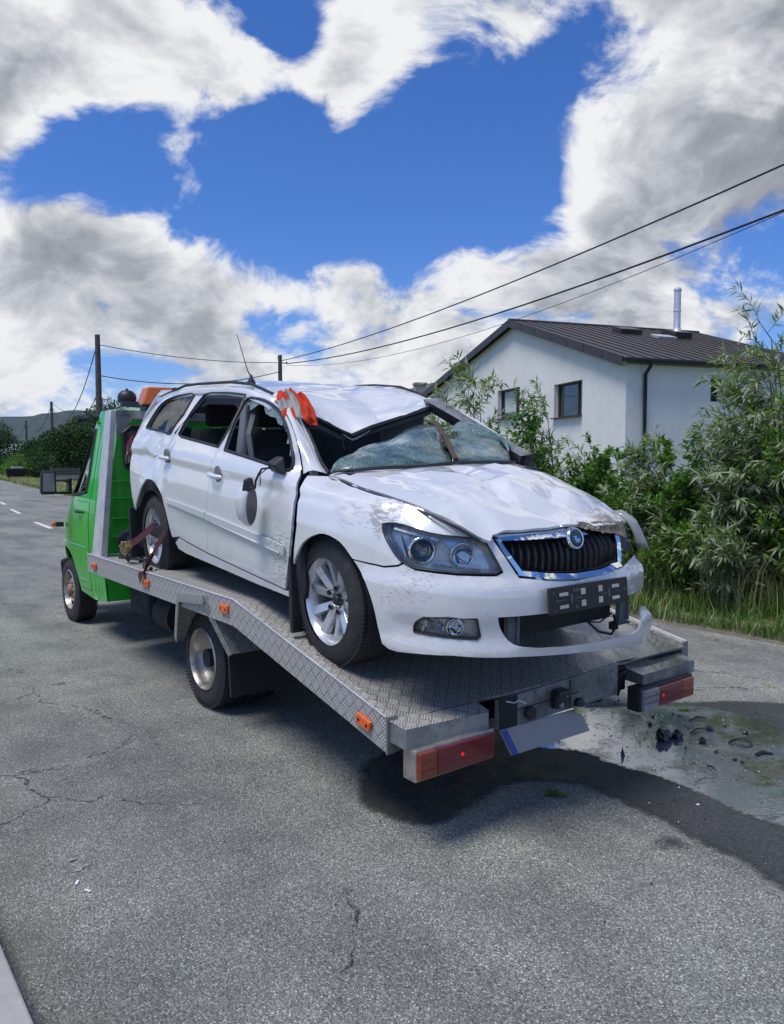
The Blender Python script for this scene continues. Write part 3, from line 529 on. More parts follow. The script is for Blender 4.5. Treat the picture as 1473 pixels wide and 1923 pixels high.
def wheel(parent,x,y,side,proto=None,rotoff=0.):
    c=(x,y,.315); s=side
    if proto:
        w=proto.copy(); link(w,parent); w.location=c
        for ch in proto.children: k=ch.copy(); link(k,w)
        if s>0: w.rotation_euler=(0,R_(40),math.pi)
        return w
    # the hub carries tyre and rim
    hub=MB().lathe([(.02,.0),(.02,.06),(.10,.135),(.16,.14),(.16,.0)],(0,0,0),'y',24).build('wheel',M_['rusty'],parent,True)
    hub.location=c; hub.rotation_euler=(0,R_(rotoff),0)
    P=[(.085-.20,.212),(-.112,.235),(-.108,.275),(-.092,.302),(-.078,.313)]
    for k in range(5):
        yy=-.078+.0334*k+.001
        P+=[(yy+.004,.3165),(yy+.0245,.3175),(yy+.026,.309),(yy+.0315,.309)]
    P+=[(.088,.313),(.100,.302),(.112,.275),(.114,.235),(.103,.212)]
    b=MB().lathe(P,(0,0.0,0),'y',64)
    for k in range(96):   # tread blocks: shallow lateral sipes on the shoulder
        a=2*math.pi*k/96
        for yy in(-.088,.088): b.box((.3135*math.cos(a),yy,.3135*math.sin(a)),(.007,.024,.011),ry=-a)
    b.build('tyre',M_['rubber'],hub,True,angle=35)
    r=MB(); yo=-.105
    r.lathe([(.10,.206),(.085,.200),(-.02,.188),(yo+.03,.192),(yo+.012,.203),(yo,.214),(yo+.004,.219),(yo+.02,.217)],(0,0,0),'y',56)
    r.lathe([(yo+.075,.0),(yo+.070,.055),(yo+.085,.062),(yo+.10,.062)],(0,0,0),'y',32)
    for k in range(5):
        a0=2*math.pi*k/5+.3
        for sg in(-1,1):
            a1=a0+sg*.16; a2=a0+sg*.33
            def pt(r_,a,w,yy): return (r_*math.cos(a)-w*math.sin(a),yy,r_*math.sin(a)+w*math.cos(a))
            w1,w2=.022,.030; y1,y2=yo+.058,yo+.020
            V=[pt(.045,a1,-w1,y1+.035),pt(.045,a1,w1,y1+.035),pt(.200,a2,w2,y2+.035),pt(.200,a2,-w2,y2+.035),
               pt(.045,a1,-w1*.8,y1+(0 if sg>0 else .006)),pt(.045,a1,w1*.8,y1+(.006 if sg>0 else 0)),pt(.203,a2,w2*.75,y2+(.010 if sg>0 else .0)),pt(.203,a2,-w2*.75,y2+(.0 if sg>0 else .010))]
            r.hexa(V)
        a=a0+math.pi/5; cx_,cz_=.062*math.cos(a),.062*math.sin(a)
    r.build('rim',M_['silver'],hub,True,bevel=.002,angle=30)
    n=MB()
    for k in range(5):
        a=2*math.pi*k/5+.3; n.lathe([(yo+.045,.015),(yo+.040,.013),(yo+.052,.010),(yo+.06,.0)],(.060*math.cos(a),0,.060*math.sin(a)),'y',12)
    n.lathe([(yo+.044,.0),(yo+.044,.022),(yo+.052,.028),(yo+.075,.030)],(0,0,0),'y',24)
    n.build('wheel_bolts',M_['black'],hub,True)
    d=MB().lathe([(yo+.12,.03),(yo+.12,.145),(yo+.135,.145),(yo+.135,.03)],(0,0,0),'y',32).build('brake_disc',M_['galv_grimy'],hub,True)
    return hub
def build_car():
    m=M_; Mx=Matrix(CARM)
    root=empty('wrecked_car',CARO,Mx.to_euler(),'crashed white estate car with crushed roof and shattered windscreen loaded on the flatbed truck','car')
    P=D; side=side_fn(); far=side_fn(mirror=True,dent=False)
    pt=m['paint']
    # near side skins
    sheet('quarter_panel',P['quarter_panel'],side,pt,root,holes=[P['quarter_window']],step=.028)
    sheet('rear_bumper',P['rear_bumper']+[],side,pt,root)
    rd=sheet('rear_door',P['rear_door'],side,pt,root,holes=[P['rear_window']])
    fdr=sheet('front_door',P['front_door'],side,pt,root,holes=[P['front_window']],step=.03)
    sheet('sill_panel',P['sill'],side,pt,root,dedge=.05,step=.05)
    sheet('front_fender',P['fender'],side,pt,root,step=.022,dedge=.015)
    fb=sheet('front_bumper',P['bumper'],side,pt,root,holes=[P['fog']],step=.028,dedge=.015,thick=.010)
    # far side, seen only through openings and from other positions
    fq=[(-2.22,1.30),(-2.1,1.05),(-2.2,.72),(-2.38,.745),(-2.6,.745),(-2.78,.64),(-2.88,.40),(-3.6,.42),(-3.72,.75),(-3.62,1.10),(-3.35,1.34),(-2.9,1.40),(-2.35,1.41)]
    sheet('quarter_panel',fq,far,pt,root,holes=[P['quarter_window']])
    sheet('rear_door',P['rear_door'],far,pt,root,holes=[P['rear_window']])
    sheet('front_door',P['front_door'],far,pt,root,holes=[P['front_window']])
    sheet('sill_panel',P['sill'],far,pt,root)
    ffar=side_fn(mirror=True,dent=False)
    def farf(u,z):
        x,y,zz=ffar(u,z); k=cl((zz-.55)/.25); return (x-.10*k*cl(x/.4),y*(1-.10*k),zz-.075*k)
    sheet('front_fender',P['fender'],farf,pt,root)
    # rolled wheel arch lips
    for aa in ([p for p in P['fender'] if -.27<p[0]<.42 and p[1]<.66 and p[1]>.15 and (p[0]-.04)**2+(p[1]-.31)**2<.37**2],):
        pass
    def lip(c0,r,a0,a1,pa,f,sx_=1.,sz=1.):
        b=MB(); q=[f(c0[0]+r*sx_*math.cos(R_(t)),c0[1]+r*sz*math.sin(R_(t))) for t in range(a0,a1+1,8)]; b.tube(q,.009,6); return b.build('arch_lip',pt,pa,True)
    # rubbing strips, handles, fuel flap
    for nm,pa in (('trim_r',rd),('trim_f',fdr)):
        sheet('rubbing_strip',P[nm],side_fn(.013,dent=False),pt,pa,thick=.010,dedge=.05,step=.05,gap=0)
    for (u,z),pa in ((P['handles'][0][0],rd),(P['handles'][1][0],fdr)):
        x,y=M(u,z)
        b=MB().lathe([(0,.0),(-.004,.048),(.012,.050)],(x+.01,y-.004,z),'y',24); b.build('handle_bowl',m['grey_trim'],pa,True)
        hb=MB().tube([(x-.085,y-.012,z+.000),(x-.06,y-.034,z-.004),(x,y-.040,z-.009),(x+.055,y-.034,z-.013),(x+.082,y-.012,z-.015)],[.010,.015,.017,.015,.010],10).build('handle',pt,pa,True)
    sheet('fuel_flap',P['fuel'],side_fn(.004),pt,root,thick=.004,gap=0)
    # window rubbers and remaining shards
    def rim_tube(poly,name,pa,r=.009,off=.002,col='black'):
        f=side_fn(off); q=resamp(poly,.05); b=MB(); q=q+[q[0]]; b.tube([f(*p) for p in q],r,6,False); return b.build(name,m[col],pa,True)
    rim_tube(P['quarter_window'],'window_seal',root); rim_tube(P['rear_window'],'window_seal',rd); rim_tube(P['front_window'],'window_seal',fdr)
    gl=side_fn(-.012)
    def shard(name,poly,pa,mat='dark_glass'): return sheet(name,poly,gl,m[mat],pa,thick=0,step=.06,dedge=.05,gap=0)
    shard('quarter_glass',P['quarter_window'],root)
    W=P['front_window']; zt=max(p[1] for p in W)
    js=random.Random(3)
    # jagged shards hanging from the top of the front door frame
    top=[p for p in W if p[1]>zt-.14]; top.sort()
    jag=top+[(p[0]+.01,p[1]-js.uniform(.03,.085)) for p in reversed(top)]
    shard('window_shard',jag,fdr,'wsglass')
    fr=[(-.62,1.175),(-.54,1.13),(-.47,1.08),(-.43,1.02),(-.40,.97),(-.46,1.0),(-.50,1.06),(-.545,1.06),(-.57,1.11),(-.63,1.13)]
    shard('window_shard',fr,fdr,'wsglass')
    b=MB(); f=side_fn(-.004)   # divider bar in the rear door
    b.tube([f(-2.16,1.09),f(-1.99,1.33)],.012,6); b.build('window_divider',m['black'],rd,True)
    b=MB(); b.tube([f(-1.99+.30,1.06),f(-1.72,1.36)],.010,6)
    # a-pillar and roof rail
    A,B=P['apillar']; V=[];F=[]
    n=len(A)
    for i in range(n):
        a,c=Vector(A[i]),Vector(B[i]); o=Vector((.01,-.02,.02)); mid=(a+c)/2+o*1.0
        V+=[a,a.lerp(mid,.6)+o*.2,mid,mid.lerp(c,.6)+o*.1,c,c+Vector((-.05,.03,-.03)),a+Vector((-.02,.05,-.03))]
    for i in range(n-1):
        for k in range(6): F.append((i*7+k,(i+1)*7+k,(i+1)*7+k+1,i*7+k+1))
    o=obj('windscreen_pillar',V,F,pt,root,True); 
    b=MB().tube([tuple(Vector(v)+Vector((.01,.0,.01))) for v in B],.007,6); b.build('pillar_seal',m['black'],root,True)
    rn=P['roof_near']
    V=[];F=[]
    for i,p in enumerate(rn):
        x,y,z=p; xx,yy=M(x,z-.05); V+=[(x,y,z+.004),(x,y-.020,z-.006),(x,(y+yy)/2-.006,z-.028),(x,yy-.004,z-.055)]
    for i in range(len(rn)-1):
        for k in range(3): F.append((i*4+k,(i+1)*4+k,(i+1)*4+k+1,i*4+k+1))
    o=obj('roof_side_rail',V,F,pt,root,True); md=o.modifiers.new('t','SOLIDIFY'); md.thickness=.02; md.offset=1
    b=MB(); b.tube([(p[0],p[1]+.012,p[2]+(.030 if 0<i<5 else .008)) for i,p in enumerate(rn[:6])],.010,8); b.build('roof_rack_bar',m['black'],root,True)
    b=MB(); b.tube([(p[0],.58,p[2]+(.045 if 0<i<5 else .02)) for i,p in enumerate(rn[:6])],.012,8); b.build('roof_rack_bar',m['black'],root,True)
    # crushed roof: scattered control points and sharp creases
    ctl=[(p[0],p[1],p[2]+.002) for p in rn]+[tuple(p) for p in P['roof_front']]
    ctl+=[(-3.1,0,1.44),(-3.1,.58,1.40),(-2.6,.58,1.46),(-2.6,-.3,1.475),(-2.5,.2,1.505),(-2.2,.1,1.49),(-2.2,-.3,1.46),(-2.0,.58,1.46),(-1.85,.2,1.463),(-1.6,.45,1.44),(-1.38,.54,1.425),(-1.1,.56,1.365),(-.88,.58,1.30),
          (-1.75,-.25,1.425),(-1.35,-.30,1.355),(-1.15,-.12,1.235),(-1.15,-.35,1.315),(-1.4,.05,1.345),(-1.25,.30,1.355),(-1.65,.0,1.405)]
    zr=tps(ctl,5e-4)
    folds=[((-.93,-.09),(-1.75,-.28),.050),((-.95,.15),(-1.8,.35),.032),((-1.0,-.4),(-1.6,-.5),.024),((-1.05,.4),(-1.5,.1),.028),((-1.3,-.45),(-2.0,-.1),.024),((-1.9,.3),(-2.5,-.1),.008),((-1.2,-.2),(-1.5,.5),-.02)]
    def sd(x,y,a,c):
        ax,ay=a; bx,by=c; t=cl(((x-ax)*(bx-ax)+(y-ay)*(by-ay))/((bx-ax)**2+(by-ay)**2)); return math.hypot(x-ax-t*(bx-ax),y-ay-t*(by-ay)),t
    def roof(x,y):
        z=zr(x,y); e=cl((y+.60)/.05)*cl((.60-y)/.05)
        for a,c,h in folds:
            d,t=sd(x,y,a,c); z-=h*e*max(0,1-d/.16)*(1-t*.8)
        k=cl((x+2.4)/1.2)*e; z+=.022*k*(abs(mnoise.noise((x*3.1,y*3.1,4.2)))-.25)+.010*k*(abs(mnoise.noise((x*8,y*8,2.2)))-.25)
        return (x,y,z)
    ro=[(p[0],p[1]) for p in rn]+[(p[0],p[1]) for p in P['roof_front']]+[(-.88,.60),(-1.5,.60),(-2.3,.60),(-3.04,.60),(-3.12,.3),(-3.14,0),(-3.12,-.3)]
    sheet('roof_panel',ro,roof,pt,root,step=.028,thick=.008,dedge=.03,sharp=10,gap=0)
    rf=[Vector(rn[-1])]+[Vector(p) for p in P['roof_front']]
    b=MB(); b.tube([p+Vector((-.010,0,-.018)) for p in rf],.016,6); b.build('roof_header',m['dark'],root,True)
    b=MB(); b.tube([p+Vector((-.045,0,-.040)) for p in rf],.026,6); b.build('roof_lining',m['grey_trim'],root,True)
    # sun visor hanging below the header
    b=MB(); b.box((-.98,.02,1.05),(.03,.30,.11),rz=.2,rx=.25); b.build('sun_visor',m['dark'],root,bevel=.01)
    # far windscreen pillar torn loose
    fp=[Vector(p) for p in P['farpil']]
    V=[];F=[]
    for i,p in enumerate(fp):
        w=.055+.02*(i==0); V+=[p+Vector((0,-w,.02)),p+Vector((.03,w*.3,.03)),p+Vector((.02,w,-.03)),p+Vector((-.06,.0,-.045))]
    for i in range(len(fp)-1):
        for k in range(4): F.append((i*4+k,i*4+(k+1)%4,(i+1)*4+(k+1)%4,(i+1)*4+k))
    obj('windscreen_pillar',V,F,m['galv_grimy'],root)
    b=MB(); b.tube([(-.95,.53,1.30),(-1.3,.60,1.36),(-2.2,.60,1.43),(-3.05,.58,1.38),(-3.5,.62,1.05)],.035,8); b.build('roof_side_rail',pt,root,True)
    # bonnet
    hn=[Vector(p) for p in P['hood_near']]; hf=[Vector(p) for p in P['hoodfront']]; hr=[Vector(p) for p in P['hoodfar']]
    cw=[(-.17,-.66),(-.10,-.45),(-.03,-.2),(-.02,0),(-.05,.25),(-.13,.5)]
    ctl=[tuple(p) for p in hn]+[tuple(p+Vector((0,0,.004))) for p in hf]+[tuple(p) for p in hr]+[(x,y,.935+.022*(1-(y/.7)**2)) for x,y in cw]
    ctl+=[(.25,-.45,.915),(.5,-.4,.87),(.70,-.35,.795),(.25,.45,.885),(.5,.4,.815),(.68,.3,.755),(.25,0,.935),(.5,0,.875),(.70,0,.79),(.1,.3,.925),(.6,-.55,.815)]
    zh=tps(ctl,1e-3)
    hfold=[((.1,-.10),(.55,-.22),.040),((.55,-.22),(.72,-.05),.034),((.15,.12),(.62,.20),-.034),((.3,.45),(.6,.05),.036),((.45,-.1),(.60,.32),-.026),((.0,.35),(.35,.5),.024),((.66,-.3),(.70,.2),.016),((.05,-.5),(.5,-.48),.014),((.2,-.35),(.62,.0),-.014)]
    def hood(x,y):
        z=zh(x,y); e=cl((y+.66)/.12)*cl((.66-y)/.1)*cl((x+.12)/.1)*cl((.80-x)/.1)
        for a,c,h in hfold:
            d,t=sd(x,y,a,c); z-=.72*h*e*max(0,1-d/.085)
        z+=e*.006*(abs(mnoise.noise((x*4,y*3.2,7.7)))-.25)+e*.003*mnoise.noise((x*10,y*9,1.1))
        z+=e*.020*max(.9*x-.5*y-.30,-.6*x+.8*y-.12,-.7*x-.7*y+.02,.3*x+.9*y-.25,.2*x-.9*y-.2)*-1
        z+=.016*math.exp(-((abs(y)-.50+.12*x)/.035)**2)*cl((x-.0)/.1)*.5
        return (x,y,z)
    ho=[(p.x,p.y) for p in hn]+[(.795,-.50)]+[(p.x+.004,p.y) for p in hf[:]]+[(.72,.48),(.57,.59)]+[(p.x,p.y) for p in hr[:-1]][::-1]+[(x,y) for x,y in cw][::-1]
    ho=[ho[i] for i in range(len(ho)) if i==0 or math.dist(ho[i],ho[i-1])>.004]
    hd=sheet('bonnet',ho,hood,pt,root,step=.020,dedge=.018,thick=.014,gap=.003,sharp=11)
    b=MB(); q=[Vector(hood(p.x,p.y)) for p in hn]; b.tube([p+Vector((0,-.005,-.012)) for p in q],.006,6); b.build('bonnet_seam',m['black'],root,True)
    # torn, furred edge of the far front corner of the bonnet
    V=[];F=[];rr=random.Random(5); N_=26
    for i in range(N_):
        t=i/(N_-1); y=.02+t*.36; x=.808-.02*t; z=hood(min(x-.01,.79),y)[2]+.004
        for j in range(4): V.append((x-.015+.012*j+rr.uniform(-.006,.006),y,z+(.008 if j==1 else 0)-.016*j*(.5+t)+rr.uniform(-.005,.005)))
    for i in range(N_-1):
        for j in range(3): F.append((i*4+j,(i+1)*4+j,(i+1)*4+j+1,i*4+j+1))
    obj('torn_edge',V,F,m['fibre'],hd)
    # headlight: bowl, reflector, projector, lens
    H=P['headlight']; 
    hb=sheet('headlight',H,side_fn(-.050),simple('headlight_housing',(.82,.77,.69),.4,.0,var=.25,scale=26),root,thick=.01,gap=-.004)
    # walls of the bowl
    V=[];F=[]; a_=side_fn(-.002); c_=side_fn(-.052); n=len(H)
    for p in H: V+=[a_(*p),c_(*p)]
    F=[(2*i,2*((i+1)%n),2*((i+1)%n)+1,2*i+1) for i in range(n)]
    obj('bowl_wall',V,F,m['reflector'],hb)
    f0=side_fn(-.055)
    def dish(name,u,z,r,mat,pa,dep=.035,off=-.03,ring=True):
        f=side_fn(off); c=Vector(f(u,z)); g=Vector(side_fn(off+.05)(u,z)); nrm=(g-c).normalized()
        nrm=(nrm+Vector((.55,0,0))).normalized()
        a=nrm.cross(Vector((0,0,1))).normalized(); b_=nrm.cross(a)
        prof=[(-dep,.0),(-dep*.95,r*.3),(-dep*.6,r*.75),(0,r),(.004,r*1.12),(-.004,r*1.2)] if ring else [(.0,.0),(-.004,r*.5),(-.016,r*.87),(-.03,r)]
        V=[];F=[];K=28
        for k in range(K):
            w=2*math.pi*k/K
            for d_,q in prof: V.append(c+nrm*d_+(a*math.cos(w)+b_*math.sin(w))*q)
        mm=len(prof)
        for k in range(K):
            for i in range(mm-1): F.append((k*mm+i,((k+1)%K)*mm+i,((k+1)%K)*mm+i+1,k*mm+i+1))
        return obj(name,V,F,mat,pa,True)
    dish('projector_ring',.56,.635,.050,m['chrome'],hb,.02,-.018); dish('projector_lens',.56,.635,.040,m['dark_glass'],hb,.02,-.012,False)
    dish('projector_bowl',.56,.635,.040,m['black'],hb,.02,-.024)
    dish('reflector',.70,.62,.046,m['chrome'],hb,.025,-.022)
    b=MB(); f=side_fn(-.03)
    for (u0,z0,u1,z1,w) in [(.445,.715,.62,.675,.012),(.60,.585,.76,.565,.014),(.47,.69,.50,.60,.006)]:
        p,q=Vector(f(u0,z0)),Vector(f(u1,z1)); b.tube([p,(p+q)/2,q],w,6)
    b.build('reflector_bar',m['reflector'],hb,True)
    sheet('reflector_panel',[(.62,.69),(.70,.60),(.77,.56),(.80,.56),(.775,.66),(.75,.685)],side_fn(-.040),m['reflector'],hb,thick=.004,gap=0)
    sheet('reflector_panel',[(.42,.73),(.50,.73),(.52,.60),(.47,.60),(.42,.68)],side_fn(-.042),simple('satin_reflector',(.5,.5,.49),.25,.6,var=.3,scale=20),hb,thick=.004,gap=0)
    sheet('lens',H,side_fn(.002),m['lens'],hb,thick=0,gap=.002,step=.03)
    f=side_fn(.002); b=MB(); q=[f(*p) for p in H]; b.tube(q+[q[0]],.003,6,False); b.build('headlight_seal',m['black'],hb,True)
    # far headlight: empty black housing and a displaced clear lens
    hc=[(.50,.55,.70),(.60,.50,.50),(.45,.70,.50),(.35,.72,.72)]
    b=MB(); b.hexa([(.735,.37,.52),(.695,.585,.53),(.45,.62,.53),(.42,.40,.53),(.72,.37,.665),(.655,.565,.675),(.42,.60,.69),(.42,.40,.69)]); fh=b.build('headlight',m['black'],root,bevel=.02)
    V=[];F=[]; IN=[(.575,.555,.722),(.66,.570,.675),(.690,.580,.622),(.700,.60,.545)]; OU=[(.575,.625,.722),(.642,.650,.684),(.675,.672,.605),(.718,.682,.524)]
    for i in range(9):
        x_=i/8*3; k_=min(int(x_),2)
        for j in range(5):
            s_=j/4; p=Vector(IN[k_]).lerp(Vector(IN[k_+1]),x_-k_).lerp(Vector(OU[k_]).lerp(Vector(OU[k_+1]),x_-k_),s_)+Vector((.022,.006,.010))*math.sin(s_*math.pi)
            V.append(p)
    for i in range(8):
        for j in range(4): F.append((i*5+j,(i+1)*5+j,(i+1)*5+j+1,i*5+j+1))
    o=obj('lens',V,F,simple('scuffed_lens_plastic',(.26,.265,.26),.25,coat=.6),fh,True); md=o.modifiers.new('t','SOLIDIFY'); md.thickness=.006
    b=MB()
    for k in range(3): b.box((.715-.01*k,.43,.60-.03*k),(.012,.12-.02*k,.008),rz=-.9)
    b.build('housing_rib',m['grey_trim'],fh)
    # fog lamp
    G=P['fog']; fg=sheet('fog_lamp',G,side_fn(-.045),simple('fog_reflector',(.70,.70,.69),.3,.3,var=.4,scale=60),root,thick=.004,gap=-.003)
    def wall(poly,d1,d2,mat,pa,nm):
        V=[]; a_=side_fn(d1); c_=side_fn(d2); n=len(poly)
        for p in poly: V+=[a_(*p),c_(*p)]
        return obj(nm,V,[(2*i,2*((i+1)%n),2*((i+1)%n)+1,2*i+1) for i in range(n)],mat,pa)
    wall(G,-.002,-.047,m['black'],fg,'lamp_wall')
    gu=[p[0] for p in G]; gz_=[p[1] for p in G]; cu=(min(gu)+max(gu))/2; cz=(min(gz_)+max(gz_))/2
    dish('reflector',cu+.03,cz,.034,m['chrome'],fg,.03,-.018); dish('bulb_shield',cu+.03,cz,.014,m['lens'],fg,.02,-.02,False)
    rr=random.Random(2); b=MB()
    for k in range(9):
        u=min(gu)+.02+k*.011; x,y,z=side_fn(-.026)(u,cz+rr.uniform(-.02,.02)); b.box((x,y,z),(.016,.010,.03),rz=rr.uniform(0,3),rx=rr.uniform(-.6,.6))
    b.build('reflector_facets',m['reflector'],fg)
    sheet('lens',G,side_fn(-.004),m['lens'],fg,thick=0,gap=.002,step=.03)
    f=side_fn(0); q=[f(*p) for p in G]; b=MB(); b.tube(q+[q[0]],.0045,6,False); b.build('lamp_seal',m['black'],fg,True)
    # grille
    gp=P['grille']; gr=sheet('grille',gp,side_fn(-.10),m['dark'],root,thick=.01,gap=-.02)
    wall(gp,-.004,-.10,m['black'],gr,'grille_wall')
    u0,u1=min(p[0] for p in gp),max(p[0] for p in gp)
    def zrange(u):
        zs=[]
        for i in range(len(gp)):
            a,c=gp[i],gp[(i+1)%len(gp)]
            if (a[0]-u)*(c[0]-u)<=0 and a[0]!=c[0]: zs.append(a[1]+(c[1]-a[1])*(u-a[0])/(c[0]-a[0]))
        return (min(zs),max(zs)) if len(zs)>=2 else None
    slat=None
    for k in range(19):
        u=u0+.02+(u1-u0-.04)*k/18; zr_=zrange(u)
        if not zr_ or zr_[1]-zr_[0]<.02: continue
        V=[];F=[]
        for i in range(7):
            t=i/6; z=zr_[0]+(zr_[1]-zr_[0])*t; bow=.022*math.sin(t*math.pi)
            for du,of in ((-.0055,-.030),(.0,-.008),(.0055,-.030)): V.append(side_fn(of+bow-.012)(u+du,z))
        for i in range(6):
            for j in range(2): F.append((i*3+j,(i+1)*3+j,(i+1)*3+j+1,i*3+j+1))
        obj('grille_slat',V,F,m['black'],gr,True)
    for nm in ('chrome_left','chrome_bot','chrome_right'):
        sheet('chrome_surround',P[nm],side_fn(.008),m['chrome'],gr,thick=.012,gap=0,dedge=.015,step=.02)
    def chtop(u,z): 
        x,y,zz=side_fn(.010)(u,z); t=cl((.735-z)/.05); return (x+.012-.05*(1-t),y,zz)
    sheet('chrome_surround',P['chrome_top'],chtop,m['chrome'],gr,thick=.012,gap=0,dedge=.015,step=.015)
    # round badge
    u,z=P['emblem'][0]; c=Vector(side_fn(.028)(u,z)); nrm=(Vector((1,.0,.28))).normalized(); a=Vector((0,1,0)); b_=nrm.cross(a)
    def disc(prof,K=40):
        V=[];F=[];mm=len(prof)
        for k in range(K):
            w=2*math.pi*k/K
            for d_,q in prof: V.append(c+nrm*d_+(a*math.cos(w)+b_*math.sin(w))*q)
        for k in range(K):
            for i in range(mm-1): F.append((k*mm+i,((k+1)%K)*mm+i,((k+1)%K)*mm+i+1,k*mm+i+1))
        return V,F
    V,F=disc([(-.035,.056),(-.01,.052),(.002,.048),(.004,.044),(.001,.040)]); bd=obj('badge',V,F,m['chrome'],gr,True)
    V,F=disc([(.0005,.040),(.0015,.030)]); obj('badge_ring',V,F,m['black'],bd)
    V,F=disc([(.002,.030),(.003,.028),(.003,.0001)]); obj('badge_centre',V,F,m['bluebadge'],bd)
    # winged arrow: shaft, head and a three-feather wing, with an eye; letters round the ring
    def P2(x,y,h=.0045): return c+nrm*h-a*x*(-1)+b_*(-y)*-1
    b=MB()
    def flat(poly,h0=.003,h1=.0055):
        n=len(poly); V=[c+nrm*h0+a*p[0]+b_*p[1] for p in poly]+[c+nrm*h1+a*p[0]+b_*p[1] for p in poly]
        b.add(V,[tuple(range(n,2*n)),]+[(i,(i+1)%n,(i+1)%n+n,i+n) for i in range(n)])
    sg=-1
    ar=lambda L:[(x*.001,sg*y*.001) for x,y in L]
    flat(ar([(-22,-9),(-8,-9),(-8,-13),(2,-7),(-8,-1),(-8,-5),(-22,-5)]))
    flat(ar([(-6,-3),(4,2),(20,5),(24,9),(8,9),(-2,5)])); flat(ar([(-4,5),(6,11),(20,13),(16,17),(2,15),(-6,9)])); flat(ar([(-8,8),(-2,14),(8,18),(2,21),(-8,17)])); flat(ar([(-12,-4),(-6,-2),(-6,10),(-12,10),(-15,3)]))
    b.build('winged_arrow',m['chrome'],bd)
    def letters(txt,rad,a0,a1,size):
        cu_=bpy.data.curves.new('t','FONT'); cu_.size=size; cu_.extrude=.0004
        for i,ch in enumerate(txt):
            cu2=cu_.copy(); cu2.body=ch; cu2.align_x='CENTER'; cu2.align_y='CENTER'; to=bpy.data.objects.new('tmp',cu2); me_=bpy.data.meshes.new_from_object(to); bpy.data.objects.remove(to); o=bpy.data.objects.new('badge_letter',me_); link(o,bd)
            t=a0+(a1-a0)*i/max(1,len(txt)-1); up=(a*math.cos(t)+nrm.cross(a)*math.sin(t)*1.0).normalized()
            up=(a*math.cos(t)-b_*math.sin(t)*-1*(-1)).normalized() if False else (a*math.cos(t)+bu*math.sin(t)).normalized()
            rt=up.cross(nrm).normalized(); mt=Matrix((rt,up,nrm)).transposed().to_4x4(); mt.translation=c+nrm*.002+up*rad; o.matrix_local=mt; o.data.materials.append(m['chrome'])
    bu=Vector((0,0,1))-nrm*nrm.z; bu.normalize()
    letters('SKODA',.035,R_(145),R_(35),.010) if False else letters(['S','K','O','D','A'],.035,R_(140),R_(40),.011)
    # number plate holder with its cut-outs
    q=P['plate']; f=side_fn(.012)
    pa,pb,pc,pd=[Vector(f(*p)) for p in q]
    ex=((pb-pa)+(pc-pd)).normalized(); ez=((pa-pd)+(pb-pc)); ez=(ez-ex*ez.dot(ex)).normalized(); en=ex.cross(ez).normalized(); 
    if en.x<0: en=-en
    cc=(pa+pb+pc+pd)/4+en*.022; Wd=((pb-pa).length+(pc-pd).length)/2; Hd=((pa-pd).length+(pb-pc).length)/2
    mt=Matrix((ex,ez,en)).transposed().to_4x4(); mt.translation=cc
    hold=MB().box((0,0,0),(Wd,Hd,.014)).build('plate_holder',m['black'],root,bevel=.004); hold.matrix_local=mt
    w=Wd/2; h=Hd/2; pwm=simple('pale_plate_cutout',(.50,.50,.47),.6)
    for x0,y0,sx_,sy_ in [(-.66,.42,.11,.16),(-.66,-.50,.11,.16),(-.18,.42,.055,.30),(-.18,-.45,.055,.30),(.26,.42,.05,.30),(.26,-.42,.05,.30),(.66,.44,.10,.16),(.66,-.46,.10,.16)]:
        MB().box((x0*w,y0*h,.0085),(sx_*2*w*.9,sy_*2*h*.75,.003)).build('plate_window',pwm,hold)
    b=MB()
    for x0,y0,sx_,sy_ in [(-.72,0,.20,.02),(-.30,0,.17,.025),(.34,.0,.14,.025),(.70,.03,.16,.02),(-.47,0,.012,.62),(.48,0,.012,.62),(-.82,-.0,.012,.16),(-.34,.6,.008,.25),(-.40,.6,.008,.2),(-.28,.6,.008,.2),(-.36,-.65,.02,.15),(.9,.1,.02,.1),(.86,.7,.02,.06),(-.9,.6,.02,.08),(-.88,-.7,.02,.08)]:
        b.box((x0*w,y0*h,.0085),(sx_*2*w*.5,sy_*2*h*.5,.004))
    b.build('plate_rib',m['grey_trim'],hold)
    # lower opening: crash beam, brackets, wiring, radiator
    b=MB(); b.box((.70,-.02,.30),(.10,.74,.15),rz=0); b.build('radiator',m['dark'],root,bevel=.01)
    b=MB(); b.box((.60,0,.45),(.14,1.0,.20)); b.build('crash_beam',m['dark'],root,bevel=.02)
    for y_ in (-.36,.39):
        b=MB(); b.box((.78,y_,.28),(.03,.055,.17)); b.box((.80,y_+.02,.30),(.02,.012,.16)); b.lathe([(.0,.012),(.006,.018),(.012,.012)],(.80,y_,.33),'x',12); b.box((.77,y_,.20),(.05,.10,.012)); b.build('bumper_bracket',m['grey_trim'],root,bevel=.003)
    b=MB(); b.tube([(.74,.16,.25),(.80,.20,.19),(.82,.27,.17),(.80,.33,.19),(.76,.36,.24)],.006,6); b.tube([(.74,.10,.24),(.79,.22,.23),(.78,.32,.26)],.004,6); b.box((.80,.31,.20),(.03,.035,.03)); b.build('loose_wiring',m['cable'],root,True)
    # splitter lip inner edge
    # front lower lip thickness & engine bay blocks
    b=MB(); b.box((.10,0,.50),(1.0,1.20,.44)); b.build('engine_bay',m['dark'],root,bevel=.03)
    b=MB(); b.box((-1.75,0,.34),(3.1,1.60,.10)); b.box((-.30,0,.66),(.08,1.5,.46)); b.box((-2.95,0,.62),(1.0,1.4,.40)); b.build('floor_pan',m['dark'],root,bevel=.02)
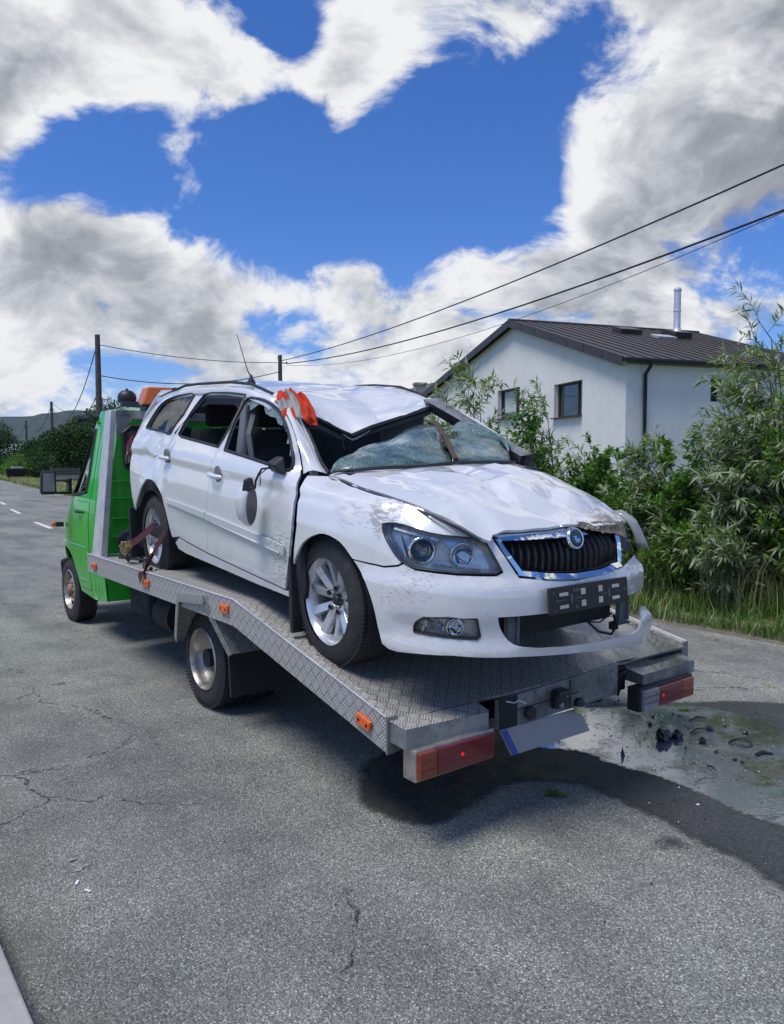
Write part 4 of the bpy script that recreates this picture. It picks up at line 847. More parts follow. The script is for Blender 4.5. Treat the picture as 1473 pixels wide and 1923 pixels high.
    # wheel arch liners
    for x in (0.04,-2.55):
        for s_ in (-1,1):
            b=MB(); V=[];F=[]; K=18
            for k in range(K+1):
                w_=math.pi*(-.12+1.24*k/K)
                for y_ in (s_*.845,s_*.56): V.append((x+.355*math.cos(w_),y_,.315+.355*math.sin(w_)*(1.0)))
            for k in range(K): F.append((2*k,2*k+1,2*k+3,2*k+2))
            n=len(V); V.append((x,s_*.56,.315)); F+=[(2*k+1,n,2*k+3) for k in range(K)]
            obj('arch_liner',V,F,m['dark'],root,True)
    # mud flaps, door gap
    for x,y in ((-.29,-.775),(-2.95,-.80)):
        b=MB(); b.box((x,y,.30),(.03,.20,.40),ry=-.05); b.build('mud_flap',m['black'],root,bevel=.006)
    f=side_fn(-.035); b=MB(); q=[(-.30,.30),(-.27,.50),(-.245,.70),(-.22,.86),(-.17,.90),(-.19,.70),(-.20,.52),(-.20,.36),(-.22,.30)]
    sheet('door_jamb',q,f,m['dark'],root,thick=.02,gap=-.02)
    # seats, dash, steering wheel, inner pillars
    def seat(x,y,nm='front_seat',w=.50):
        b=MB(); b.hexa([(x-.05,y-w/2,.42),(x+.45,y-w/2,.45),(x+.45,y+w/2,.45),(x-.05,y+w/2,.42),(x-.05,y-w/2,.62),(x+.45,y-w/2,.66),(x+.45,y+w/2,.66),(x-.05,y+w/2,.62)])
        s_=b.build(nm,m['seat'],root,bevel=.05)
        b=MB(); b.hexa([(x-.02,y-w/2,.55),(x+.14,y-w/2,.58),(x+.14,y+w/2,.58),(x-.02,y+w/2,.55),(x-.26,y-w/2+.05,1.12),(x-.16,y-w/2+.05,1.13),(x-.16,y+w/2-.05,1.13),(x-.26,y+w/2-.05,1.12)]); b.build('backrest',m['seat'],s_,bevel=.04)
        b=MB(); b.hexa([(x-.27,y-.13,1.14),(x-.18,y-.13,1.15),(x-.18,y+.13,1.15),(x-.27,y+.13,1.14),(x-.31,y-.12,1.30),(x-.23,y-.12,1.31),(x-.23,y+.12,1.31),(x-.31,y+.12,1.30)]); b.build('headrest',m['seat'],s_,bevel=.025)
        b=MB(); b.tube([(x-.21,y-.06,1.10),(x-.235,y-.06,1.17)],.006,6); b.tube([(x-.21,y+.06,1.10),(x-.235,y+.06,1.17)],.006,6); b.build('headrest_post',m['chrome'],s_,True)
    seat(-1.25,-.37); seat(-1.25,.37); seat(-2.1,-.36,'rear_seat',.62); seat(-2.1,.36,'rear_seat',.62)
    b=MB(); b.hexa([(-.42,-.70,.62),(-.12,-.70,.62),(-.12,.70,.62),(-.42,.70,.62),(-.50,-.70,.84),(-.12,-.72,.90),(-.12,.72,.90),(-.50,.70,.84)]); b.build('dashboard',m['dark'],root,bevel=.03)
    b=MB(); K=28; c0=Vector((-.62,.37,.86)); nx=Vector((-.85,0,.5)).normalized(); ax=Vector((0,1,0)); bx=nx.cross(ax)
    b.tube([c0+(ax*math.cos(2*math.pi*k/K)+bx*math.sin(2*math.pi*k/K))*.185 for k in range(K+1)],.014,8,False); b.box(c0,(.03,.34,.06),ry=.5); b.build('steering_wheel',m['black'],root,True)
    for x in (-1.22,):
        b=MB()
        pass
    for x,s_ in ((-1.22,-1),(-1.22,1)):
        b=MB(); b.hexa([(x-.16,s_*.74,.35),(x+.02,s_*.74,.35),(x+.02,s_*.78,.35),(x-.16,s_*.78,.35),(x-.20,s_*.585,1.33),(x-.10,s_*.585,1.33),(x-.10,s_*.61,1.33),(x-.20,s_*.61,1.33)])
        b.build('door_pillar',m['grey_trim'],root,bevel=.01)
    b=MB(); b.tube([(-1.27,-.60,1.22),(-1.26,-.64,1.1),(-1.22,-.62,.8),(-1.18,-.60,.55)],.022,4); b.build('seat_belt',m['grey_trim'],root)
    # inner door skins
    for s_ in (-1,1):
        sheet('door_card',[(-2.05,.34),(-.36,.34),(-.34,.88),(-1.2,.95),(-2.15,1.03),(-2.12,.6)],lambda u,z,s_=s_:(u,s_*(abs(M(u,z)[1])-.075),z),m['dark'],root,thick=.01,gap=0,step=.1,dedge=.1)
    b=MB(); b.hexa([(-3.5,-.62,.9),(-3.42,-.62,.9),(-3.42,.62,.9),(-3.5,.62,.9),(-3.46,-.60,1.02),(-3.40,-.6,1.02),(-3.40,.6,1.02),(-3.46,.6,1.02)]); b.box((-3.50,0,.62),(.10,1.3,.62)); tg=b.build('tailgate',pt,root,bevel=.02)
    b=MB()
    for s_ in(-1,1): b.tube([(-3.44,s_*.66,1.0),(-3.28,s_*.62,1.22),(-3.06,s_*.57,1.39)],.035,6)
    b.tube([(-3.08,-.57,1.40),(-3.10,0,1.43),(-3.08,.57,1.40)],.035,6); b.build('tailgate_frame',pt,tg,True)
    obj('rear_glass',[(-3.44,-.6,1.02),(-3.44,.6,1.02),(-3.10,.55,1.38),(-3.10,-.55,1.38)],[(0,1,2,3)],m['dark_glass'],tg)
    b=MB(); x,y=M(-3.18,.88); 
    sheet('tail_lamp',[(-3.10,.92),(-3.16,.84),(-3.40,.84),(-3.36,1.05),(-3.16,1.08)],side_fn(.006),m['redlens'],root,thick=.02,gap=0)
    # hanging door mirror
    c1=Vector((-.575,-.955,.735)); mr=empty_mirror(root,c1)
    # mirror foot on the door and the loose cables
    b=MB(); b.hexa([(-.52,-.86,.915),(-.39,-.86,.905),(-.39,-.83,.905),(-.52,-.83,.915),(-.50,-.90,.965),(-.42,-.90,.955),(-.42,-.83,1.0),(-.50,-.83,1.0)]); b.build('mirror_foot',m['black'],fdr,bevel=.012)
    b=MB(); b.tube([(-.50,-.875,.935),(-.54,-.90,.93),(-.57,-.905,.90),(-.60,-.91,.86),(-.605,-.91,.82)],.006,6); b.tube([(-.51,-.875,.94),(-.535,-.915,.90),(-.56,-.90,.86),(-.56,-.905,.835)],.003,5); b.build('mirror_cable',m['cable'],fdr,True)
    # aerial on the roof
    ab=Vector((-2.10,-.42,1.45)); ab=Vector(P['antb'])
    b=MB(); b.lathe([(-.01,.032),(.006,.030),(.03,.014),(.05,.010),(.06,.0)],ab,'z',16); ae=b.build('aerial_base',m['black'],root,True)
    tp=Vector(P['antt']); b=MB(); b.tube([ab+Vector((0,0,.04)),ab.lerp(tp,.25),tp],[.006,.0035,.0022],6); b.build('aerial_whip',m['cable'],ae,True)
    # orange and grey garment snagged on the pillar is a thing of its own, built in build_cloth()
    # windscreen remains
    def drape(name,bot,top,mat,rows=7,wob=.02,seed=1):
        nb=len(bot); V=[];F=[];cols=16
        def at(L,t):
            x=t*(len(L)-1); i=min(int(x),len(L)-2); return Vector(L[i]).lerp(Vector(L[i+1]),x-i)
        for j in range(rows):
            s_=j/(rows-1)
            for i in range(cols):
                t=i/(cols-1); p=at(bot,t).lerp(at(top,t),s_)
                p.z+=.022*math.sin(s_*math.pi)*(.5+.5*math.sin(t*math.pi)); n=mnoise.noise((p.x*5+seed,p.y*5,p.z*5)); p+=Vector((n*wob*2,0,n*wob))*(math.sin(max(s_,.15)*math.pi) if s_<1 else .5); p.z+=.012*abs(math.sin(t*9+seed))*s_
                V.append(p)
        for j in range(rows-1):
            for i in range(cols-1): F.append((j*cols+i,j*cols+i+1,(j+1)*cols+i+1,(j+1)*cols+i))
        o=obj(name,V,F,mat,root,True,angle=9); md=o.modifiers.new('t','SOLIDIFY'); md.thickness=.005; return o
    g1=P['glass1']; t1=P['glass1t']
    ws=drape('windscreen',g1[:5],t1[:5]+[t1[5]],m['wsglass'],seed=2)
    ws2=drape('windscreen',[g1[4],(-.07,.25,.955),g1[5]],P['glass2t'][:5],m['wsglass'],seed=5)
    drape('windscreen',P['glass2t'][1:5],P['glass3'][:4]+[P['glass3'][4]],m['wsglass'],rows=6,wob=.02,seed=9)
    b=MB(); b.tube([Vector(p)+Vector((.02,0,.012)) for p in (t1[4],t1[5],t1[6],t1[7])],[.012,.016,.018,.014],6); b.build('windscreen_trim_strip',m['brown'],ws,True)
    b=MB(); b.tube([tuple(Vector(p)+Vector((.03,0,.006))) for p in g1],.010,6); b.build('cowl_edge',m['black'],root,True)
    b=MB(); b.hexa([(-.30,-.70,.86),(-.02,-.66,.86),(-.0,.68,.86),(-.30,.72,.86),(-.30,-.70,.92),(-.06,-.66,.925),(-.05,.64,.92),(-.30,.70,.92)]); b.build('scuttle_panel',m['dark'],root)
    # airbag / headliner remnants seen under the roof
    b=MB(); b.hexa([(-1.15,.20,.98),(-1.0,.52,1.0),(-1.1,.56,1.0),(-1.25,.24,.98),(-1.08,.22,1.24),(-.97,.52,1.27),(-1.1,.54,1.28),(-1.2,.24,1.25)]); b.build('curtain_airbag',m['grey_trim'],root,bevel=.02)
    # wheels
    w=wheel(root,.0,-.722,-1,rotoff=8); wheel(root,-2.578,-.722,-1,w).rotation_euler=(0,R_(55),0)
    wheel(root,0,.722,1,w); wheel(root,-2.578,.722,1,w)
    # panel gaps as dark backing behind the door seams
    return root
def empty_mirror(root,c):
    m=M_
    # shell: flattened ellipsoid opening toward the back, glass facing out
    V=[];F=[];K=28;R=8
    ax=Vector((.22,-.10,.97)).normalized(); nrm=Vector((.80,.50,-.14)).normalized(); ax=(ax-nrm*ax.dot(nrm)).normalized(); bx=nrm.cross(ax).normalized()
    prof=[(-.080,.15),(-.074,.50),(-.054,.82),(-.016,.98),(.006,1.0),(.010,.90)]
    def shape(w):
        cx_,sy_=math.cos(w),math.sin(w); r=.058+.008*sy_; return cx_*r*(1-.18*sy_),sy_*.118
    for k in range(K):
        w=2*math.pi*k/K; a,b=shape(w)
        for d,q in prof: V.append(c+nrm*d+bx*a*q+ax*b*q)
    mm=len(prof)
    for k in range(K):
        for i in range(mm-1): F.append((k*mm+i,((k+1)%K)*mm+i,((k+1)%K)*mm+i+1,k*mm+i+1))
    F.append(tuple(k*mm for k in range(K)))
    sh=obj('door_mirror',V,F,M_['paint'],root,True)
    V=[]
    for k in range(K):
        w=2*math.pi*k/K; a,b=shape(w); V.append(c+nrm*.008+bx*a*.90+ax*b*.90)
    obj('mirror_glass',V,[tuple(range(K))],simple('dark_mirror_glass',(.03,.04,.05),.08,coat=1.),sh)
    b=MB(); b.hexa([tuple(c+ax*z_+bx*x_+nrm*y_) for z_,x_,y_ in [(.085,-.035,-.03),(.085,.035,-.03),(.085,.035,.012),(.085,-.035,.012),(.15,-.02,-.02),(.15,.03,-.02),(.15,.03,.005),(.15,-.02,.005)]]); b.build('broken_joint',m['black'],sh,bevel=.006)
    return sh
# ---------------------------------------------------------------- recovery truck (x forward, y left, origin on the ground under the rear axle)
YB=[(0.2,.90),(.3,.93),(.6,.955),(1.1,.95),(1.3,.925),(1.5,.885),(2.0,.80),(2.12,.77),(2.25,.70)]
CXF=[(0.3,4.22),(.6,4.30),(.9,4.28),(1.1,4.16),(1.25,3.95),(1.4,3.74),(2.0,3.14),(2.12,3.03),(2.3,2.95)]
def TM(u,z,off=0.):
    b=ip(YB,z)+off; x0=2.6; a=ip(CXF,z)-x0+off
    if u<=x0: return u,b
    th=(u-x0)/.9; s,c=math.sin(th),math.cos(th); n=3.4
    r=(abs(s/a)**n+abs(c/b)**n)**(-1/n); return x0+r*s,r*c
def tu(x,z):  # (x,z) on the side -> (u,z)
    if x<=2.6: return (x,z)
    b=ip(YB,z); a=ip(CXF,z)-2.6; t=min((x-2.6)/a,.9995); y=b*(1-t**3.4)**(1/3.4)
    return (2.6+.9*math.atan2(x-2.6,y),z)
def build_truck():
    m=M_; root=empty('recovery_truck',(TO[0],TO[1],0),(0,0,TH+math.pi/2),'green cab flatbed recovery truck with aluminium tread plate bed carrying the wreck','truck')
    g=m['green']; out=lambda p:Vector((p[0]-2.6,p[1],p[2]-1.2))
    def tf(off=0,mir=1): return lambda u,z:(TM(u,z,off)[0],mir*TM(u,z,off)[1],z)
    arch=[(3.98,.40),(3.97,.50),(3.92,.62),(3.80,.72),(3.66,.77),(3.50,.785),(3.33,.76),(3.16,.69),(3.03,.58),(2.95,.46),(2.92,.40)]
    mid=2.6+.9*math.pi/2
    cab=[(2.13,.40),(2.13,1.2),(2.15,1.9),(2.20,2.06),(2.28,2.12)]+[(2.7,2.12)]+[(mid,2.12),(mid,.42),tu(4.1,.42)]+[tu(*p) for p in arch]+[(2.5,.37)]
    door=[tu(*p) for p in [(2.56,.44),(2.60,1.0),(2.61,1.95),(2.66,2.01),(2.86,2.02),(2.98,1.98),(3.20,1.73),(3.50,1.40),(3.60,1.25),(3.62,.92),(3.50,.81),(3.33,.785),(3.14,.71),(3.00,.60),(2.92,.47),(2.90,.44)]]
    win=[tu(*p) for p in [(2.74,1.36),(3.20,1.32),(3.42,1.31),(3.46,1.34),(3.18,1.66),(2.95,1.92),(2.88,1.95),(2.76,1.95)]]
    ws=[tu(3.76,1.30),tu(3.10,2.0),(mid,2.02),(mid,1.22),tu(3.80,1.26)]
    ws=[(2.6+.9*.50,1.95),(2.6+.9*.75,2.03),(mid+.001,2.05),(mid+.001,1.30),(2.6+.9*1.0,1.30),(2.6+.9*.86,1.36)]
    for mir in (1,-1):
        c=sheet('cab_shell',cab,tf(0,mir),g,root,holes=[door],out=out,step=.07,dedge=.05,gap=0,thick=.02)
        d=sheet('cab_door',door,tf(.003,mir),g,root,holes=[win],out=out,step=.06,dedge=.04,gap=.006,thick=.03)
        sheet('door_glass',win,tf(-.015,mir),m['cab_glass'],d,out=out,step=.2,dedge=.1,gap=0,thick=0)
        b=MB(); f=tf(.004,mir); q=[f(*p) for p in resamp(win,.08)]; b.tube(q+[q[0]],.016,6,False); b.build('window_seal',m['black'],d,True)
        q=[tf(-.012,mir)(*p) for p in resamp(door,.08)]; b=MB(); b.tube(q+[q[0]],.013,5,False); b.build('door_gap',m['dark'],c)
        b=MB(); y=.945*mir; b.tube([(2.78,y+.0*mir,1.17),(2.80,y+.035*mir,1.17),(2.90,y+.035*mir,1.17),(2.92,y,1.17)],.014,6); b.build('handle',m['black'],d,True)
        # swage lines and vertical flutes behind the door
        b=MB(); f=tf(.0,mir)
        for x,w in ((2.24,.012),(2.33,.014),(2.43,.014),(2.52,.010)): b.tube([(lambda p:(p[0],p[1]-.006*mir,p[2]))(f(x,z)) for z in (.46,.8,1.1,1.3,1.5,1.8,2.03,2.07)],w,6)
        b.build('pressed_rib',g,c,True)
        b=MB(); b.tube([f(*tu(x,.84)) for x in (2.64,2.9,3.2,3.5,3.62)],.008,6); b.tube([f(*tu(x,.53)) for x in (2.62,2.75,2.90)],.007,6); b.tube([f(*tu(x,1.27)) for x in (2.66,2.9,3.2,3.5)],.008,6); b.build('swage_line',g,d,True)
    # front screen, seats
    sheet('windscreen',[(2.6+.9*.82,1.40),(2.6+.9*.52,1.93),(mid+.9*1.05,1.93),(mid+.9*.75,1.40)],tf(.008),m['winglass'],root,out=out,step=.1,thick=0,gap=0)
    roofv=lambda x,y:(x,y,2.12+.05*(1-(y/.78)**2)*cl((x-2.13)/.2)-.03*cl((2.2-x)/.1))
    sheet('cab_roof',[(2.20,-.77),(2.75,-.77),(2.95,-.6),(3.04,-.3),(3.04,.3),(2.95,.6),(2.75,.77),(2.20,.77),(2.14,.70),(2.14,-.70)],roofv,g,root,out=lambda p:Vector((0,0,1)),step=.12,dedge=.08,gap=0,thick=.02)
    # rear wall with two windows
    yb=lambda z:ip(YB,z)
    wall=[(-.93,.40),(.93,.40),(.955,.6),(.95,1.1),(.925,1.3),(.885,1.5),(.80,2.0),(.74,2.10),(-.74,2.10),(-.80,2.0),(-.885,1.5),(-.925,1.3),(-.95,1.1),(-.955,.6)]
    wl=[(.74,1.62),(.76,1.90),(.70,1.95),(.16,1.95),(.12,1.90),(.12,1.64),(.16,1.585),(.70,1.585)]; wr=[(-y,z) for y,z in wl]
    rw=sheet('cab_rear_wall',wall,lambda y,z:(2.13,y,z),g,root,holes=[wl,wr],out=lambda p:Vector((-1,0,0)),step=.15,dedge=.1,gap=0,thick=.03)
    for w in (wl,wr):
        q=[(2.122,y,z) for y,z in w]; b=MB(); b.tube(q+[q[0]],.030,6,False); b.build('window_seal',m['black'],rw,True)
        obj('rear_glass',[(2.125,y,z) for y,z in w],[tuple(range(len(w)))],m['dark_glass'],rw)
    b=MB()
    for z in (1.47,1.32,1.14,.98): b.tube([(2.128,-.88,z),(2.128,.88,z)],.006,6)
    b.build('pressed_rib',g,rw,True)
    b=MB(); b.box((2.9,0,.85),(1.2,1.7,.7)); b.box((2.55,.45,1.2),(.18,.5,.9),ry=-.1); b.box((2.55,-.45,1.2),(.18,.5,.9),ry=-.1); b.box((3.4,0,1.15),(.4,1.5,.25)); b.build('cab_interior',m['dark'],root,bevel=.04)
    # front bumper, visor, indicator, mirrors
    b=MB(); b.hexa([(3.96,-.86,.36),(4.22,-.7,.36),(4.22,.7,.36),(3.96,.86,.36),(3.96,-.88,.60),(4.26,-.7,.60),(4.26,.7,.60),(3.96,.885,.60)]); b.build('front_bumper',m['black'],root,bevel=.04)
    b=MB(); b.tube([(2.95,.80,2.075),(3.04,.83,2.06),(3.06,.90,2.055)],.028,8); b.tube([(3.05,.90,2.058),(3.10,.5,2.10),(3.12,0,2.11),(3.10,-.5,2.10),(3.05,-.9,2.058)],.028,8); b.build('sun_visor',m['black'],root,True)
    for mir in (1,-1):
        b=MB(); b.box((3.78,.915*mir,.99),(.07,.08,.05)); hh=b.build('side_indicator',m['black'],root,bevel=.008)
        b=MB(); b.box((3.78,.965*mir,.99),(.06,.045,.042)); b.build('lens',m['orange'],hh,bevel=.006)
        b=MB(); b.hexa([(3.20,1.075*mir,1.325),(3.33,1.07*mir,1.33),(3.33,1.20*mir,1.33),(3.20,1.225*mir,1.325),(3.20,1.07*mir,1.565),(3.33,1.07*mir,1.55),(3.33,1.19*mir,1.55),(3.20,1.215*mir,1.565)]); mm=b.build('mirror',m['black'],root,bevel=.022)
        b=MB(); b.hexa([(3.170,1.095*mir,1.355),(3.199,1.095*mir,1.355),(3.203,1.20*mir,1.355),(3.196,1.20*mir,1.355),(3.176,1.095*mir,1.54),(3.199,1.095*mir,1.54),(3.203,1.195*mir,1.54),(3.199,1.195*mir,1.54)]); b.build('mirror_glass',simple('mirror_glass',(.10,.11,.13),.05,1.),mm,bevel=.004)
        b=MB(); b.tube([(3.25,1.08*mir,1.34),(3.35,.98*mir,1.335),(3.44,.88*mir,1.33)],.014,6); b.tube([(3.25,1.08*mir,1.46),(3.35,.98*mir,1.46),(3.42,.88*mir,1.44)],.012,6); b.box((3.42,.90*mir,1.40),(.10,.03,.16)); b.build('mirror_arm',m['black'],mm,True)
    # bed
    dk=lambda x:(HF if x>XK else HF+(HR-HF)*(x-XK)/(XRR-XK))
    def strip(name,xs,y0,y1,mat,dz=0,nx=1):
        V=[];F=[];UV=[]
        for x in xs:
            for y in (y0,y1): V.append((x,y,dk(x)+dz)); UV.append((x,y))
        for i in range(len(xs)-1): F.append((2*i,2*i+2,2*i+3,2*i+1))
        o=obj(name,V,F,mat,root,False,UV); md=o.modifiers.new('t','SOLIDIFY'); md.thickness=.012; md.offset=-1 if F else 0; return o
    strip('bed_floor',[2.02,XK],-WB+.05,WB-.05,m['tread'],-.028)
    strip('bed_ramp',[XK,-1.55],-WB+.05,WB-.05,m['tread'],-.028)
    rampy=[(-WB+.05,-.15),(-.146,WB-.05)]
    strip('bed_ramp',[-1.554,XRR-.02],-WB+.05,-.15,m['tread_wet'],-.028); strip('bed_ramp',[-1.554,XRR-.02],-.146,WB-.05,m['tread_dirty'],-.028)
    for s_ in (1,-1):
        y=WB*s_
        for nm,x0,x1 in (('side_rail',2.02,XK),('side_rail',XK,XRR)):
            V=[];UV=[]
            prof=[(0,-HH),(0,0),(-.05,0),(-.05,-.03)]
            for x in (x0,x1):
                l=0
                for k,(dy,dz) in enumerate(prof): V.append((x,y+dy*s_,dk(x)+dz)); UV.append((x,dk(x)+dz+dy))
            F=[(0,4,5,1),(1,5,6,2),(2,6,7,3)]
            if s_<0: F=[f[::-1] for f in F]
            o=obj(nm,V,F,m['tread'],root,False,UV); md=o.modifiers.new('t','SOLIDIFY'); md.thickness=.006; md.offset=-1
        b=MB(); b.tube([(2.02,y,HF+.001),(XK,y,HF+.001),(XRR,y,HR+.001)],.0045,6); b.build('pale_rail_edge',m['alu'],root,True)  # thin pale strip along the top lip of the rail
        b=MB(); b.hexa([(XRR-.012,y-.09*s_,HR-HH),(XRR-.0,y-.09*s_,HR-HH),(XRR-.0,y+.003*s_,HR-HH-.005),(XRR-.012,y+.003*s_,HR-HH-.005),(XRR-.012,y-.05*s_,HR+.002),(XRR,y-.05*s_,HR+.002),(XRR,y+.003*s_,HR+.002),(XRR-.012,y+.003*s_,HR+.002)]); b.build('rail_end_cap',m['tread_dirty'],root,uv=False)
        for x,z in ((1.80,.771),(.577,.781),(-.689,.79),(-2.07,.503)):
            sl=0 if x>XK else math.atan2(HF-HR,XK-XRR)
            b=MB(); b.box((x,y+.010*s_,z),(.105 if x>-1 else .10,.018,.05),ry=-sl); rf=b.build('side_reflector',m['orange'],root,bevel=.006)
            for q_ in (-1,1): b=MB(); b.box((x+.03*q_,y+.020*s_,z+.03*q_*math.tan(sl)),(.012,.004,.012)); b.build('reflector_screw',m['black'],rf)
    b=MB()
    for x in (-1.85,-2.05): b.box((x,WB-.10,dk(x)-.026),(.045,.022,.004),ry=-.2)
    b.build('lashing_slot',m['black'],root)
    # rear edge structure
    b=MB(); b.hexa([(-2.255,-.41,.378),(-2.225,-.41,.378),(-2.225,.50,.378),(-2.255,.50,.378),(-2.255,-.41,.548),(-2.225,-.41,.548),(-2.225,.50,.522),(-2.255,.50,.522)]); bm_=b.build('rear_beam',m['galv_grimy'],root,bevel=.004)
    b=MB(); b.box((-2.258,.20,.455),(.003,.56,.003)); b.box((-2.258,-.01,.455),(.003,.003,.15)); b.box((-2.258,.44,.45),(.004,.12,.15)); b.build('beam_seam',m['dark'],bm_)
    b=MB(); b.hexa([(-2.33,.64,.445),(-2.22,.64,.445),(-2.22,1.12,.455),(-2.335,1.12,.45),(-2.33,.64,.515),(-2.22,.64,.535),(-2.22,1.12,.545),(-2.335,1.12,.535)]); cb=b.build('corner_block',m['galv'],root,bevel=.004)
    obj('block_top',[(-2.335,.64,.519),(-2.215,.62,.537),(-2.215,1.125,.549),(-2.338,1.125,.539)],[(0,3,2,1)],m['tread'],cb,False,[(0,.64),(.12,.62),(.12,1.12),(0,1.12)])
    b=MB(); b.hexa([(-2.34,-1.02,.415),(-2.20,-1.02,.42),(-2.20,-.52,.43),(-2.34,-.52,.425),(-2.34,-1.02,.485),(-2.20,-1.02,.51),(-2.20,-.52,.51),(-2.34,-.52,.485)]); cb=b.build('corner_block',m['galv_grimy'],root,bevel=.006)
    obj('block_top',[(-2.345,-1.02,.489),(-2.19,-1.02,.515),(-2.19,-.5,.515),(-2.345,-.5,.489)],[(0,1,2,3)],m['tread_wet'],cb,False,[(0,0),(.15,0),(.15,.5),(0,.5)])
    b=MB(); b.tube([(-2.235,1.08,.538),(-2.235,.66,.537),(-2.24,.5,.527)],.005,5); b.tube([(-2.24,-.42,.55),(-2.22,-.7,.535),(-2.22,-1.05,.54)],.005,5); b.build('rubber_edge',m['black'],root,True)
    # tail lamps
    def lamp(y0,y1,z0,z1,order,tilt):
        xf,xb=-2.372,-2.285
        b=MB(); b.hexa([(xf+.006,y0,z0+tilt*0),(xb,y0,z0),(xb,y1,z0),(xf+.006,y1,z0),(xf+.006,y0,z1),(xb,y0,z1),(xb,y1,z1),(xf+.006,y1,z1)])
        h=b.build('tail_lamp',m['old_rim'] if y1>0 else m['black'],root,bevel=.005)
        w=y1-y0; o=.012
        segs=order; a=y1-o
        for nm,mat,fr in segs:
            c_=a-(w-2*o)*fr; b=MB(); b.hexa([(xf-.012,c_+.001,z0+o),(xf+.01,c_+.001,z0+o),(xf+.01,a-.001,z0+o),(xf-.012,a-.001,z0+o),(xf-.012,c_+.001,z1-o),(xf+.01,c_+.001,z1-o),(xf+.01,a-.001,z1-o),(xf-.012,a-.001,z1-o)])
            b.build(nm,m[mat],h,bevel=.003); a=c_
        b=MB()
        for k in (1,2,): b.box((xf-.0135,(y0+y1)/2,z0+o+(z1-z0-2*o)*k/3),(.003,w-2*o,.003))
        b.build('lens_rib',m['redlens'],h); return h
    l1=lamp(.645,1.095,.318,.452,[('amber_lens','amberlens',.22),('red_lens','redlens',.78)],0)
    em=NT('lens_glint'); em.set(color=(.8,.02,.02),emis=(.9,.01,.02,1),emiss=.35);  # faintly glowing dots on both lenses stand for red glints
    b=MB(); b.lathe([(0,.0),(-.003,.007),(.004,.012)],(-2.384,.85,.39),'x',12); b.build('lens_glint',em.m,l1,True)
    l2=lamp(-.955,-.45,.297,.425,[('clear_lens','clearlens',.30),('red_lens','redlens',.46),('amber_lens','amberlens',.24)],0)
    em2=NT('faint_lens_glint'); em2.set(color=(.6,.02,.02),emis=(.9,.01,.02,1),emiss=.35); b=MB(); b.lathe([(0,.0),(-.003,.007),(.004,.011)],(-2.384,-.64,.362),'x',12); b.build('lens_glint',em2.m,l2,True)
    # number plate (blank), sockets and plate lamp
    b=MB(); b.hexa([(-2.30,-.12,.255),(-2.292,-.12,.255),(-2.292,.46,.262),(-2.30,.46,.262),(-2.262,-.075,.372),(-2.254,-.075,.372),(-2.254,.50,.38),(-2.262,.50,.38)]); np_=b.build('number_plate',m['euplate'],root,bevel=.002)
    b=MB(); b.hexa([(-2.303,.415,.264),(-2.300,.415,.264),(-2.300,.455,.264),(-2.303,.455,.264),(-2.266,.455,.376),(-2.262,.455,.376),(-2.262,.495,.376),(-2.266,.495,.376)]); b.build('blue_strip',m['eublue'],np_)
    b=MB(); b.lathe([(0,.0),(-.004,.030),(-.02,.034),(-.03,.028),(-.03,.0)][::-1],(-2.255,.30,.427),'x',24); b.build('round_socket',m['black'],root,True)
    b=MB(); b.box((-2.275,.095,.46),(.04,.085,.095)); b.box((-2.30,.095,.49),(.03,.10,.03)); ss=b.build('trailer_socket',m['black'],root,bevel=.01); b=MB(); b.lathe([(-.012,.0),(-.012,.012),(0,.014)],(-2.297,.11,.435),'x',12); b.lathe([(-.012,.0),(-.012,.008),(0,.01)],(-2.297,.075,.478),'x',12); b.build('socket_screw',m['galv'],ss,True)
    b=MB(); b.lathe([(-.035,.0),(-.035,.026),(.0,.028),(.0,.0)],(-2.30,-.03,.405),'z',20); pl=b.build('plate_lamp',m['yellow'],root,True); b=MB(); b.lathe([(0,.028),(.02,.028),(.036,.018),(.04,.0)],(-2.30,-.03,.405),'z',20); b.build('lamp_cap',m['black'],pl,True)
    b=MB(); b.tube([(-2.26,.46,.51),(-2.28,.42,.50),(-2.275,.39,.505),(-2.285,.35,.485)],.004,5); b.build('bent_hook',m['steel'],root,True)
    b=MB(); b.tube([(-2.22,-.40,.44),(-2.24,-.43,.39),(-2.22,-.46,.36),(-2.2,-.5,.37)],.008,6); b.tube([(-2.2,-.38,.37),(-2.22,-.30,.355),(-2.2,-.2,.36),(-2.2,-.05,.37)],.007,6); b.tube([(-2.24,-.42,.47),(-2.26,-.45,.49),(-2.25,-.48,.485)],.012,6); b.box((-2.18,-.46,.45),(.10,.10,.13)); b.build('hanging_cable',m['cable'],root,True)
    # chassis, tank, axle, shafts
    b=MB()
    for s_ in (-.42,.42): b.hexa([(-2.1,s_-.04,.42),(3.9,s_-.04,.50),(3.9,s_+.04,.50),(-2.1,s_+.04,.42),(-2.1,s_-.04,.52),(-.8,s_-.04,.66),(-.8,s_+.04,.66),(-2.1,s_+.04,.52)])
    for s_ in (-.42,.42): b.box((1.3,s_,.62),(4.4,.08,.14))
    for x in (1.9,1.3,.6,-.1,-.75): b.box((x,0,.76),(.06,2.1,.06))
    b.box((-1.6,0,.52),(.06,1.9,.05)); b.box((-2.1,0,.42),(.08,1.9,.06))
    b.build('chassis_frame',m['dark'],root)
    b=MB(); b.lathe([(-.95,.0),(-.95,.06),(-.2,.06),(-.15,.14),(.15,.14),(.2,.06),(.95,.06),(.95,0)],(0,0,.33),'y',20); b.tube([(0,0,.4),(1.6,0,.5),(3,0,.5)],.05,10); b.build('rear_axle',m['dark'],root,True)
